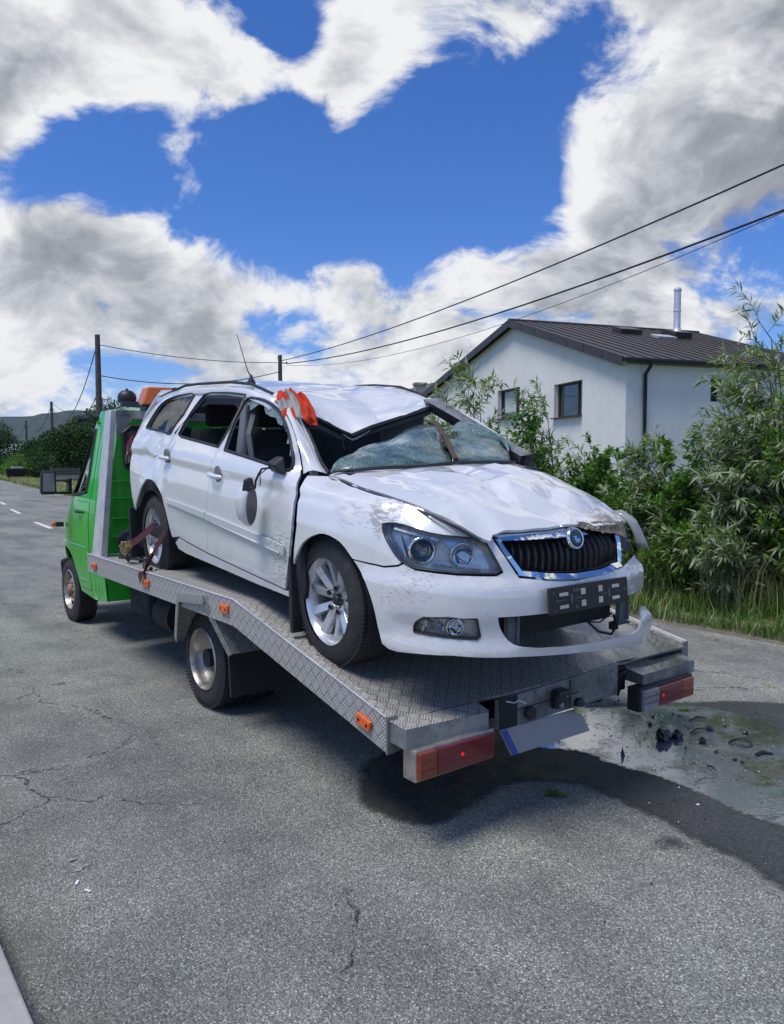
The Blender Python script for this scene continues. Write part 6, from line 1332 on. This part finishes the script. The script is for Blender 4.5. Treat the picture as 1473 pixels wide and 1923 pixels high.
def build_house():
    m=M_; H=D['house']; Ca=Vector((H['C'][0],H['C'][1],0)); a=R_(18.1); g=Vector((-math.sin(a),math.cos(a),0)); e=Vector((math.cos(a),math.sin(a),0))
    root=empty('white_house',tuple(Ca),(0,0,a),'white rendered house with brown metal roof behind the roadside bushes','house')   # local x = e, y = g
    ze=H['eaveR'][1]-.22; gr,zr=H['ridge'][0],H['ridge'][1]-.25; gl,zl=H['left']; Ln=8.0
    sl=(zr-ze)/gr; zl=zl-.22; s2=(zr-zl)/(gl-gr)
    def wallp(nm,f,poly,holes,th,outv):
        return sheet(nm,poly,f,m['plaster'],root,holes=holes,out=lambda p:outv,step=60.,dedge=60.,gap=0,thick=th,smooth=False)
    w1=[(p[0],p[1]) for p in H['win1']]; w2=[(p[0],p[1]) for p in H['win2']]
    def rect(w): a0,a1=min(p[0] for p in w),max(p[0] for p in w); b0,b1=min(p[1] for p in w),max(p[1] for p in w); return [(a0,b0+.05),(a1,b0+.05),(a1,b1-.03),(a0,b1-.03)]
    r1,r2=rect(w1),rect(w2); r3=rect(H['side_win'])
    gw=wallp('gable_wall',lambda y,z:(0,y,z),[(0,-.3),(gl,-.3),(gl,zl),(gr,zr),(0,ze)],[r1,r2],.30,Vector((-1,0,0)))
    sw=wallp('side_wall',lambda x,z:(x,0,z),[(0.303,-.3),(Ln-.303,-.3),(Ln-.303,ze-.04),(0.303,ze-.04)],[r3],.30,Vector((0,-1,0)))
    wallp('gable_wall',lambda y,z:(Ln,y,z),[(0,-.3),(gl,-.3),(gl,zl),(gr,zr),(0,ze)],[],.30,Vector((1,0,0)))
    wallp('side_wall',lambda x,z:(x,gl,z),[(0,-.3),(Ln,-.3),(Ln,zl),(0,zl)],[],.30,Vector((0,1,0)))
    for nm,rc,curt in (('window',r1,False),('window',r2,True)):
        y0,z0=rc[0]; y1,z1=rc[2]; x=.20; b=MB(); t=.07
        for c_,d_ in (((x,(y0+y1)/2,z0+t/2),(.07,y1-y0,t)),((x,(y0+y1)/2,z1-t/2),(.07,y1-y0,t)),((x,y0+t/2,(z0+z1)/2),(.07,t,z1-z0)),((x,y1-t/2,(z0+z1)/2),(.07,t,z1-z0)),((x,y0+(y1-y0)*.28,(z0+z1)/2),(.07,t,z1-z0))): b.box(c_,d_)
        w=b.build(nm,m['frame'],root)
        b=MB(); b.box((x+.01,(y0+y1)/2,(z0+z1)/2),(.02,y1-y0-.1,z1-z0-.1)); b.build('pane',m['winglass'],w)
        b=MB(); b.box((-.02,(y0+y1)/2,z0-.01),(.26,y1-y0+.04,.03)); b.build('sill',m['frame'],w)
        if curt: b=MB(); b.box((x-.005,y0+(y1-y0)*.60,(z0+z1)/2+.08),(.012,(y1-y0)*.50,(z1-z0)*.72)); b.build('blind',m['curtain'],w)
    x0,z0=r3[0]; x1,z1=r3[2]; b=MB(); b.box(((x0+x1)/2,.24,(z0+z1)/2),(x1-x0,.03,z1-z0)); w=b.build('window',m['winglass'],root)
    b=MB(); b.box((x0+.03,.21,(z0+z1)/2),(.05,.05,z1-z0)); b.box((x1-.03,.21,(z0+z1)/2),(.05,.05,z1-z0)); b.box(((x0+x1)/2,.21,z1-.03),(x1-x0,.05,.05)); b.build('frame',m['frame'],w)
    # roof: two slopes, each built from standing seam panels
    oh=.28; eh=.22; th=.10
    ye=-eh; zE=ze+.14-sl*eh; yl=gl+.25; zL=zl+.14-s2*.25; zR=zr+.16
    rf=MB().hexa([(-oh,ye,zE-.06),(Ln+oh,ye,zE-.06),(Ln+oh,gr,zR-.06),(-oh,gr,zR-.06),(-oh,ye,zE),(Ln+oh,ye,zE),(Ln+oh,gr,zR),(-oh,gr,zR)]).hexa([(-oh,gr,zR-.06),(Ln+oh,gr,zR-.06),(Ln+oh,yl,zL-.06),(-oh,yl,zL-.06),(-oh,gr,zR),(Ln+oh,gr,zR),(Ln+oh,yl,zL),(-oh,yl,zL)]).build('roof',m['roof'],root)
    N_=20; wd=(Ln+2*oh)/N_
    lw=math.hypot(gr-ye,zR-zE); an=math.atan2(zR-zE,gr-ye)
    pb=MB(); pb.box((0,0,.008),(wd-.02,lw,.012)); pb.box((-wd/2+.01,0,.028),(.018,lw,.032)); pr=pb.build('roof_panel',m['roof'],rf); pm=pr.data
    for k in range(N_):
        o=pr if k==0 else link(bpy.data.objects.new('roof_panel',pm),rf); o.location=(-oh+wd*(k+.5),(ye+gr)/2,(zE+zR)/2+.004); o.rotation_euler=(an,0,0)
    b=MB(); b.tube([(-oh,gr,zR+.03),(Ln+oh,gr,zR+.03)],.05,6); b.build('ridge_cap',m['roof'],rf)
    # barge boards in short lengths
    n=7
    for k in range(n):
        t0,t1=k/n,(k+1)/n-.004
        for (ya,za,yb,zb) in ((ye,zE,gr,zR),(gr,zR,yl,zL)):
            p0=(ya+(yb-ya)*t0,za+(zb-za)*t0); p1=(ya+(yb-ya)*t1,za+(zb-za)*t1)
            MB().hexa([(-oh-.02,p0[0],p0[1]-.24),(-oh,p0[0],p0[1]-.24),(-oh,p1[0],p1[1]-.24),(-oh-.02,p1[0],p1[1]-.24),(-oh-.02,p0[0],p0[1]+.03),(-oh,p0[0],p0[1]+.03),(-oh,p1[0],p1[1]+.03),(-oh-.02,p1[0],p1[1]+.03)]).build('barge_board',m['roof'],rf)
    b=MB(); b.hexa([(-oh,ye,zE-.10),(0,ye,zE-.10),(0,gr,zR-.10),(-oh,gr,zR-.10),(-oh,ye,zE-.065),(0,ye,zE-.065),(0,gr,zR-.065),(-oh,gr,zR-.065)]); b.hexa([(-oh,gr,zR-.10),(0,gr,zR-.10),(0,yl,zL-.10),(-oh,yl,zL-.10),(-oh,gr,zR-.065),(0,gr,zR-.065),(0,yl,zL-.065),(-oh,yl,zL-.065)]); b.build('soffit',m['frame'],rf)
    b=MB(); b.box(((Ln)/2,-eh-.07,zE-.04),(Ln+2*oh,.13,.12)); gt=b.build('gutter',m['gutter'],root,bevel=.04)
    px=H['pipe'][0][0]; b=MB(); b.tube([(px,-eh-.06,zE-.08),(px,-eh-.06,zE-.20),(px-.02,-.08,zE-.42),(px-.02,-.08,0)],.055,10); b.build('downpipe',m['gutter'],root,True)
    b=MB(); b.box((Ln/2,-.012,ze-.04),(Ln,.02,.07)); b.build('eave_board',m['concrete'],root)
    # flue, roof windows, vents
    def onroof(x,t): return (x,gr+(ye-gr)*t,zR+(zE-zR)*t)
    def box_on(nm,x,t,dx,dy,dz,mat): p=onroof(x,t); return MB().box((p[0],p[1],p[2]+dz/2),(dx,dy,dz),rx=an).build(nm,mat,rf,bevel=.01)
    xf,tf_=FLUE; fl=box_on('flue_base',xf,tf_,.75,.8,.26,m['roof']); p=onroof(xf,tf_); b=MB(); b.lathe([(0.0,.28),(.18,.17),(.35,.125),(.9,.125),(.91,.14),(.95,.14),(.96,.125),(1.65,.125),(1.66,.145),(1.72,.145),(1.78,.09),(1.8,0)],(p[0],p[1],p[2]+.05),'z',20); b.build('flue',m['steel'],rf,True)
    box_on('roof_vent',xf-1.9,tf_-.05,.9,.6,.20,m['roof']); box_on('roof_window',xf-.85,tf_+.05,.8,.5,.10,m['steel']); box_on('roof_vent',xf-3.0 if False else xf-1.9-.9,tf_-.02,.3,.3,.1,m['roof']) if False else None
    # neighbouring houses seen over the crushed roof
    n2=empty('neighbour_house',(3.2,62,0),(0,0,R_(20)),'grey shingle roofed house seen beyond the crushed car roof','house')
    MB().hexa([(-4,-5,-.2),(4,-5,-.2),(4,5,-.2),(-4,5,-.2),(-4,-5,5.0),(4,-5,5.0),(4,5,5.0),(-4,5,5.0)]).build('wall',m['plaster'],n2)
    V=[(-4.4,-5.5,4.9),(4.4,-5.5,4.9),(4.4,5.5,4.9),(-4.4,5.5,4.9),(-.0,-5.5,8.25),(-.0,5.5,8.25)]
    obj('roof',V,[(0,4,5,3),(1,2,5,4),(0,1,4),(3,5,2)],m['slate'],n2)
    n3=empty('old_house',(2.6,42,0),(0,0,R_(10)),'low house with a pale brick chimney beside the white house','house')
    MB().box((1.5,3,2.0),(7,6,4.2)).build('wall',m['plaster'],n3)
    r3_=obj('roof',[(-2.4,-.5,4.0),(5.4,-.5,4.0),(5.4,6.5,4.0),(-2.4,6.5,4.0),(-2.4,3,5.55),(5.4,3,5.55)],[(0,1,5,4),(2,3,4,5),(0,4,3),(1,2,5)],m['slate'],n3)
    MB().box((-.55,2.6,5.6),(.62,.62,1.4)).box((-.55,2.6,6.32),(.72,.72,.12)).build('chimney',m['brick'],r3_)
    for row in range(7):
        pass
def build_lines():
    m=M_
    def pole(x,y,h,lab,r=.13,mat='wood',extra=None):
        p=empty('utility_pole',(x,y,0),None,lab,'pole','utility poles along the road'); MB().tube([(0,0,-.3),(0.0,0,h*.5),(0,0,h)],[r*1.15,r,r*.8],12).build('shaft',m[mat],p,True)
        if extra=='conc': MB().box((.22,0,1.2),(.2,.2,3.0)).build('concrete_footing',m['pole_conc'],p,bevel=.02)
        if extra=='foot': MB().tube([(.0-.25,0,-.2),(-.16,0,h*.48)],[.09,.09],8).build('concrete_footing',m['pole_conc'],p,True)
        if extra=='cross':
            MB().box((0,0,h-.15),(1.2,.12,.12)).build('crossarm',m[mat],p)
            for q in(-.5,.5): MB().lathe([(0,.05),(.1,.06),(.2,.03),(.22,0)],(q,0,h-.08),'z',8).build('insulator',m['pole_conc'],p,True)
        if extra=='clamp':
            b=MB(); b.box((.25,0,h-.45),(.35,.05,.05)); b.lathe([(0,.04),(.12,.04),(.14,0)],(.38,0,h-.5),'z',8); b.lathe([(0,.04),(.12,.04),(.14,0)],(-.1,0,h-.2),'z',8); b.build('cable_clamp',m['cable'],p,True)
        return p
    A=(-14.22,37,7.89); B=(-34.4,77,8.0); C=(-52.4,109,8.0); Dp=(-70.7,140,8.05); E_=(-6.44,44,7.92); Fp=(10.3,11.6,7.9)
    pole(*A[:2],A[2],'tall bare wooden pole directly behind the green cab roof',.15); pole(*B[:2],B[2],'wooden pole with pale concrete footing left of the cab',.16,extra='foot'); pole(*C[:2],C[2],'thin dark distant pole second from the left',.17)
    pole(*Dp[:2],Dp[2],'farthest short pole nearest the left edge',.17,extra='foot'); pole(*E_[:2],E_[2],'short topped pole showing behind the crushed car roof carrying the two thick cables',.14,extra='clamp'); pole(-22.8,60,6.9,'small concrete pole with a crossarm behind the black cap-like dome',.10,'pole_conc','cross')
    pole(Fp[0],Fp[1],Fp[2],'wooden pole at the near end of the two thick cables',.14)
    def wire(a,b,sag_,r,lab):
        a,b=Vector(a),Vector(b); P=[]
        for i in range(25): t=i/24; q=a.lerp(b,t); q.z-=sag_*4*t*(1-t); P.append(q)
        o=MB().tube(P,r,5).build('overhead_cable',m['cable'],None,True); tag(o,lab,'cable','overhead cables')
    wire((-6.35,44,7.6),(9.96,11.6,7.95),.55,.022,'upper of the two thick black cables rising to the top right')
    wire((-6.07,44,7.44),(10.01,11.6,7.05),.72,.026,'lower thick black cable crossing in front of the house roof')
    wire((-6.07,44,7.35),(10.3,11.9,7.45),1.25,.009,'thin grey cable between the two thick cables')
    wire((-6.4,44,7.5),(-14.1,37,7.41),.25,.018,'upper thin cable between the bare pole and the clamp pole')
    wire((-6.4,44,7.0),(-14.2,37,5.95),.55,.022,'lower sagging cable between the bare pole and the clamp pole')
    wire((-14.2,37,7.6),(-34.4,77,7.7),2.6,.024,'sagging cable from the bare pole to the next pole on the left')
    wire((-14.2,37,5.2),(-34.4,77,6.6),1.9,.02,'low slack cable from the bare pole to the footed pole')
    wire((-34.4,77,7.7),(-52.4,109,7.7),2.0,.03,'far sagging cable between the footed pole and the thin dark pole'); wire((-52.4,109,7.7),(-70.7,140,7.8),2.0,.035,'farthest cable reaching the pole at the left edge')
    wire((-34.4,77,7.9),(-22.8,60,6.7),1.0,.02,'cable from the footed pole to the crossarm pole')
    # board fence and skip at the far verge
    fr=empty('board_fence',(-30.2,70,0),(0,0,R_(18)),'stacked grey boards seen between the mirror and the cab','fence')
    for k in range(8): MB().box((0,0,.08+.17*k),(2.6,.04,.12)).build('board',m['fence'] if k not in (2,3) else m['pole_conc'],fr)
    for q in (-1.25,1.25): MB().box((q,.06,.68),(.1,.1,1.45)).build('post',m['fence'],fr)
    sk=empty('waste_skip',(-42.0,85,0),(0,0,R_(30)),'black container with a white lid by the far verge','container')
    MB().hexa([(-1,-.6,.05),(1,-.6,.05),(1,.6,.05),(-1,.6,.05),(-1.2,-.7,1.2),(1.2,-.7,1.2),(1.2,.7,1.2),(-1.2,.7,1.2)]).build('container_body',m['cable'],sk,bevel=.03); MB().box((0,0,1.32),(1.2,.8,.22)).build('lid',m['curtain'],sk,bevel=.03)
    fh=empty('far_house',(-63,130,0),(0,0,R_(20)),'small pale house among the distant trees on the left','house'); MB().box((0,0,1.8),(9,6,3.6)).build('wall',m['plaster'],fh); obj('roof',[(-5,-3.5,3.4),(5,-3.5,3.4),(5,3.5,3.4),(-5,3.5,3.4),(-5,0,5.2),(5,0,5.2)],[(0,1,5,4),(2,3,4,5),(0,4,3),(1,2,5)],m['curtain'],fh)
def build_small():
    m=M_; Mx=Matrix(CARM).to_4x4(); Mx.translation=Vector(CARO); cw=lambda p:Mx@Vector(p)
    Tm=Matrix.Translation((TO[0],TO[1],0))@Matrix.Rotation(TH+math.pi/2,4,'Z'); tw=lambda p:Tm@Vector(p)
    # garment over the crushed pillar: three folded bands
    def cloth(nm,P,Q,mat,par=None,label=None):
        V=[];F=[];n=12;mm=8
        for i in range(n):
            t=i/(n-1)
            def at(L): x=t*(len(L)-1); k=min(int(x),len(L)-2); return Vector(L[k]).lerp(Vector(L[k+1]),x-k)
            a,b=at(P),at(Q)
            for j in range(mm):
                s=j/(mm-1); p=a.lerp(b,s); nrm=Vector((.55,-.5,.65)); p+=nrm*(.012+.014*math.sin(s*math.pi)+.022*mnoise.noise((p.x*11,p.y*11,p.z*9))+.008*math.sin(p.x*60+p.y*35)); V.append(p)
        for i in range(n-1):
            for j in range(mm-1): F.append((i*mm+j,(i+1)*mm+j,(i+1)*mm+j+1,i*mm+j+1))
        o=obj(nm,V,F,mat,par,True); md=o.modifiers.new('t','SOLIDIFY'); md.thickness=.006; return o
    c=empty('snagged_garment',CARO,Matrix(CARM).to_euler(),'orange and grey work garment hanging over the crushed windscreen pillar','clothing')
    E0=[(-.95,-.60,1.335),(-.87,-.64,1.295),(-.77,-.675,1.235),(-.69,-.695,1.175),(-.65,-.70,1.13)]; E1=[(-.87,-.52,1.345),(-.75,-.52,1.315),(-.62,-.54,1.255),(-.54,-.565,1.19),(-.50,-.58,1.135)]
    def catm(L,t):
        x=t*(len(L)-1); k=min(int(x),len(L)-2); return Vector(L[k]).lerp(Vector(L[k+1]),x-k)
    def gpt(t,s_):
        p=catm(E0,t).lerp(catm(E1,t),s_); up=Vector((.50,-.42,.75)).normalized(); wv=mnoise.noise((t*2.2,s_*3,5.1))
        h=.034*math.sin(min(1,max(0,s_))*math.pi)+.016*math.sin(s_*11+wv*5+t*2.5)+.014*wv+.006*math.sin(s_*27+t*9)
        along=(Vector(E1[3])-Vector(E1[0])).normalized(); return p+up*h+along*(.05*mnoise.noise((s_*5,2,1))*(1 if t>.8 else .2))
    def gpart(nm,s0,s1,t0,t1,mat):
        n,k=30,14; V=[gpt(t0+(t1-t0)*i/(n-1),s0+(s1-s0)*j/(k-1)) for i in range(n) for j in range(k)]; F=[(i*k+j,(i+1)*k+j,(i+1)*k+j+1,i*k+j+1) for i in range(n-1) for j in range(k-1)]
        o=obj(nm,V,F,m[mat],c,True); md=o.modifiers.new('t','SOLIDIFY'); md.thickness=.005; return o
    gpart('orange_sleeve',0,.40,0,.30,'orange_cloth'); gpart('reflective_band',0,.40,.30,.52,'grey_cloth'); gpart('orange_cuff',0,.40,.52,.80,'orange_cloth'); gpart('grey_cuff',0,.36,.80,1.0,'grey_cloth')
    gpart('reflective_stripe',.40,.60,0,.85,'grey_cloth'); gpart('orange_panel',.60,1.0,0,.9,'orange_cloth')
    # wheel strap with ratchet
    st=empty('tie_down_strap',CARO,Matrix(CARM).to_euler(),'maroon ratchet strap lashed through the rear wheel of the wreck','strap')
    def band(nm,P,w,mat,up=(0,0,1)):
        V=[];F=[]
        for i,p in enumerate(P):
            p=Vector(p); t=(Vector(P[min(i+1,len(P)-1)])-Vector(P[max(i-1,0)])).normalized(); s=t.cross(Vector((0,-1,0))).normalized()*w/2; V+=[p+s,p-s]
        F=[(2*i,2*i+1,2*i+3,2*i+2) for i in range(len(P)-1)]; o=obj(nm,V,F,mat,st); md=o.modifiers.new('t','SOLIDIFY'); md.thickness=.004; return o
    band('webbing',[(-2.50,-.855,.40),(-2.60,-.875,.345),(-2.71,-.90,.28),(-2.80,-.93,.235)],.055,m['strap'])
    band('webbing',[(-2.26,-.845,.385),(-2.33,-.86,.32),(-2.42,-.875,.225),(-2.45,-.895,.175)],.045,m['strap'])
    band('strap_tail',[(-2.44,-.89,.185),(-2.38,-.93,.155),(-2.286,-.985,.141),(-2.235,-1.025,.105),(-2.245,-1.04,.085),(-2.285,-1.036,.055)],.07,m['strap'])
    b=MB(); b.box((-2.88,-.95,.19),(.16,.05,.05),ry=-.5); b.box((-2.86,-.97,.225),(.10,.07,.012),ry=-.5); b.build('ratchet',m['brass'],st,bevel=.004); b=MB(); b.tube([(-2.94,-.98,.17),(-2.94,-.92,.17)],.02,8); b.tube([(-2.53,-.87,.30),(-2.50,-.88,.26),(-2.48,-.87,.29)],.010,6); b.build('ratchet_spindle',m['galv_grimy'],st,True)
    b=MB(); b.tube([(-2.95,-.93,.15),(-3.02,-.9,.06),(-2.9,-.92,.03),(-2.7,-.93,.02),(-2.5,-.92,.05)],.010,6); b.tube([(-3.1,-.9,.1),(-3.2,-.85,.02),(-3.05,-.9,.012)],.012,6); b.tube([(-2.50,-.93,.14),(-2.44,-.95,.06),(-2.36,-.95,.05),(-2.34,-.93,.12)],.014,6); b.build('slack_strap',m['black'],st,True)
    bg=empty('dark_bundle',(0,0,0),None,'dark bundle of straps and cloth lying behind the cab on the flatbed','bundle')
    V=[];F=[]; n,mm=18,12; cc=tw((1.95,.66,.90))
    for i in range(n):
        for j in range(mm):
            u=2*math.pi*i/n; v=math.pi*j/(mm-1); p=Vector((math.cos(u)*math.sin(v)*.18,math.sin(u)*math.sin(v)*.30,math.cos(v)*.16)); p*=1+.35*mnoise.noise(p*6+Vector((3,1,2))); V.append(cc+p)
    for i in range(n):
        for j in range(mm-1): F.append((i*mm+j,((i+1)%n)*mm+j,((i+1)%n)*mm+j+1,i*mm+j+1))
    obj('bundle_cloth',V,F,m['spare'],bg,True)
    b=MB(); q=[tw(p) for p in ((1.75,.92,.85),(1.6,.80,.86),(1.45,.88,.845),(1.62,.98,.85),(1.8,.85,.87))]; b.tube(q,.014,6); q=[tw(p) for p in ((1.85,.9,.85),(1.5,.95,.86),(1.3,.85,.845),(1.25,.95,.85))]; b.tube(q,.012,6); b.build('coiled_strap',m['black'],bg,True)
    # debris in the puddle
    rr=random.Random(9)
    def lump(nm,x,y,s,lab,h=.6,seed=1,mat='debris'):
        V=[];F=[];n,mm=10,7
        for i in range(n):
            for j in range(mm):
                u=2*math.pi*i/n; v=math.pi*j/(mm-1); p=Vector((math.cos(u)*math.sin(v),math.sin(u)*math.sin(v),math.cos(v)*h)); p*=1+.7*mnoise.noise(p*2.2+Vector((seed*3.1,seed,1))); V.append(Vector((x,y,s*h*.6+.008))+p*s)
        for i in range(n):
            for j in range(mm-1): F.append((i*mm+j,((i+1)%n)*mm+j,((i+1)%n)*mm+j+1,i*mm+j+1))
        o=obj(nm,V,F,m[mat]); return tag(o,lab,'debris','broken plastic pieces in the puddle')
    px=lambda a,b_:tuple(wpx(a,b_)[:2])
    L=[((1247,1391),.048,'largest black broken plastic lump in the puddle'),((1272,1387),.034,'second black lump touching the largest piece in the puddle'),((1333,1374),.022,'upright black clip with a thin stalk in the puddle'),((1320,1396),.022,'small grey connector below the upright clip'),((1221,1364),.014,'small black cube nearest the right tail lamp'),((1227,1349),.010,'tiny black bead above the small cube'),((1276,1347),.010,'tiny dark crumb below the leafy scrap'),((1264,1344),.009,'tiny dark crumb left of the leafy scrap'),((1401,1381),.016,'small dark chip at the far right of the puddle'),((1345,1416),.012,'brownish chip in the middle right of the puddle'),((1380,1430),.013,'dark chip beside the coiled wire'),((1394,1435),.009,'tiny dark crumb near the silt'),((1288,1407),.006,'tiny crumb right of the biggest lump'),((1362,1367),.009,'thin dark chip at the back of the puddle'),((1155,1322),.010,'crumb below the rear beam'),((1162,1318),.008,'tiny crumb under the hanging cable')]
    for i,(p,s,lab) in enumerate(L): x,y=px(*p); lump('plastic_fragment',x,y,s,lab,.75,i+1)
    x,y=px(1171,1422); tag(MB().hexa([(x-.012,y,.006),(x+.010,y,.006),(x+.010,y+.012,.006),(x-.012,y+.012,.006),(x-.006,y+.004,.055),(x-.004,y+.004,.055),(x-.004,y+.006,.055),(x-.006,y+.006,.055)]).build('plastic_shard',m['debris']),'thin black pointed shard standing at the puddle edge','debris')
    x,y=px(1390,1400); b=MB()
    for k in range(2): b.tube([(x+.062*math.cos(a)+.004*k,y+.055*math.sin(a),.012+.008*k+.006*math.sin(a*2)) for a in [2*math.pi*i/20 for i in range(21)]],.0028,5,False)
    tag(b.build('coiled_wire',m['cable'],None,True),'black wire coiled into a ring in the puddle','wire')
    def stick(a,b_,r,lab,mat='debris',bow=.02):
        p,q=px(*a),px(*b_); mid=((p[0]+q[0])/2,(p[1]+q[1])/2+bow,.02); tag(MB().tube([(p[0],p[1],.012),mid,(q[0],q[1],.014)],[r,r*1.1,r*.5],5).build('twig' if mat!='cable' else 'loose_wire',m[mat],None,True),lab,'twig' if mat!='cable' else 'wire')
    stick((1297,1381),(1325,1372),.004,'black wire attached to the upright clip',mat='cable'); stick((1296,1356),(1328,1352),.006,'dark flat strip at the back of the puddle'); stick((1328,1442),(1346,1452),.004,'short dark twig in the lower puddle',bow=.01); stick((1300,1335),(1345,1338),.004,'pale twig beside the leafy scrap',mat='wood'); stick((1420,1422),(1452,1420),.010,'dark curved plastic strip half sunk in silt'); stick((1305,1473),(1350,1468),.003,'thin curved twig at the puddle rim',mat='wood'); stick((1100,1483),(1145,1486),.004,'dark twig on the damp asphalt'); stick((1430,1285),(1473,1300),.004,'thin straw on the far road edge',mat='dry')
    r=np.random.default_rng(77); V=[];F=[]
    for k in range(520):
        if k<330: x,y,z=1.55+r.normal()*.42,4.3+r.normal()*.38,.007
        elif k<420: p=tw((-1.6+r.uniform(-.5,.6),r.uniform(-.9,.9),0)); x,y=p.x,p.y; q_=(p-Vector((TO[0],TO[1],0))).dot(Vector((-math.sin(TH),math.cos(TH),0))); z=HF+(HR-HF)*(q_-XK)/(XRR-XK)-.024
        else: x,y,z=.6+r.normal()*.8,3.7+r.normal()*.5,.004
        q=r.uniform(.002,.0065); a=r.uniform(0,3.14); c_,n_=math.cos(a)*q,math.sin(a)*q; i=len(V)
        V+=[(x+c_,y+n_,z),(x-n_,y+c_,z),(x-c_,y-n_*1.3,z),(x+n_*.5,y-c_,z),(x,y,z+q*.8)]; F+=[(i,i+1,i+4),(i+1,i+2,i+4),(i+2,i+3,i+4),(i+3,i,i+4)]
    tag(obj('crumbs_and_chips',V,F,m['debris']),kind='stuff')
    # leaves torn from the bushes
    def sprig(a,n,s,lab,seed):
        x,y=px(*a); r=np.random.default_rng(seed); root=empty('leaf_sprig',(x,y,0),None,lab,'leaves')
        for k in range(n):
            an=r.uniform(-.6,3.6); d=np.array([[math.cos(an),math.sin(an),r.uniform(.0,.35)]]); d=unit(d); c=np.array([[r.uniform(-.05,.05)*s*10,r.uniform(-.02,.02)*s*10,.012]]); nv=unit(np.array([[r.normal()*.3,r.normal()*.3,1.]])); nv=unit(nv-d*(nv*d).sum()); V,F=leaves(c,d,nv,np.array([s*r.uniform(.7,1.2)]),np.array([s*.42])); fastmesh('leaf',V,F,m['broad'],root)
        MB().tube([(-.06*s*10,0,.010),(0,0,.014),(.05*s*10,.01,.010)],.0025,5).build('stalk',m['bark'],root)
    sprig((1043,1497),13,.055,'bright green torn sprig lying on the asphalt below the number plate',3); sprig((1285,1336),9,.05,'green leafy scrap at the back of the puddle',4); sprig((1080,1509),2,.03,'single small green leaf right of the bright sprig',5)
    x,y=px(1311,1513); tag(MB().box((x,y,.006),(.014,.012,.003),rz=.5).build('paint_flake',m['whiteflake']),'tiny white paint flake on the dark wet asphalt','debris')
    for i,(p,lab) in enumerate([((137,1617),'pale scraped chip upper left of the chalky mark'),((145,1660),'white chip below the chalky mark'),((165,1675),'white chip right of the chalky mark')]):
        x,y=px(*p); tag(MB().box((x,y,.006),(.03,.010,.004),rz=.7+i).build('stone_chip',m['whiteflake'] if i else m['pole_conc'],bevel=.001),lab,'stone','pale chips on the near asphalt')
    tag(blades('torn_grass_tuft',*[np.array(v) for v in zip(*[(lambda w:(w.x+rr.uniform(-.02,.02),w.y+rr.uniform(-.02,.02)))(tw((1.0+.0*k,.98,0))) for k in range(40)])],np.full(40,.01),np.full(40,.002),'dry',8),kind='stuff') if False else None
def wpx(px,py,z=0.):
    a=R_(3.547); rx=(px-736.5)/1422; u=(961.5-py)/1422; d=(rx,math.cos(a)+u*math.sin(a),-math.sin(a)+u*math.cos(a)); t=(z-1.614)/d[2]; return (d[0]*t,d[1]*t,z)
build_world()
sun_d=bpy.data.lights.new('sun','SUN'); sun_d.energy=SUNE; sun_d.angle=R_(SUNA); sun_d.color=(1.0,.955,.88); sun=bpy.data.objects.new('sun',sun_d); link(sun)
sv=Vector((math.sin(SUN_AZ)*math.cos(SUN_EL),math.cos(SUN_AZ)*math.cos(SUN_EL),math.sin(SUN_EL))); sun.rotation_euler=sv.to_track_quat('Z','Y').to_euler()
all_mats()
build_ground(); build_house(); build_truck(); build_car(); build_small(); build_lines(); build_plants()
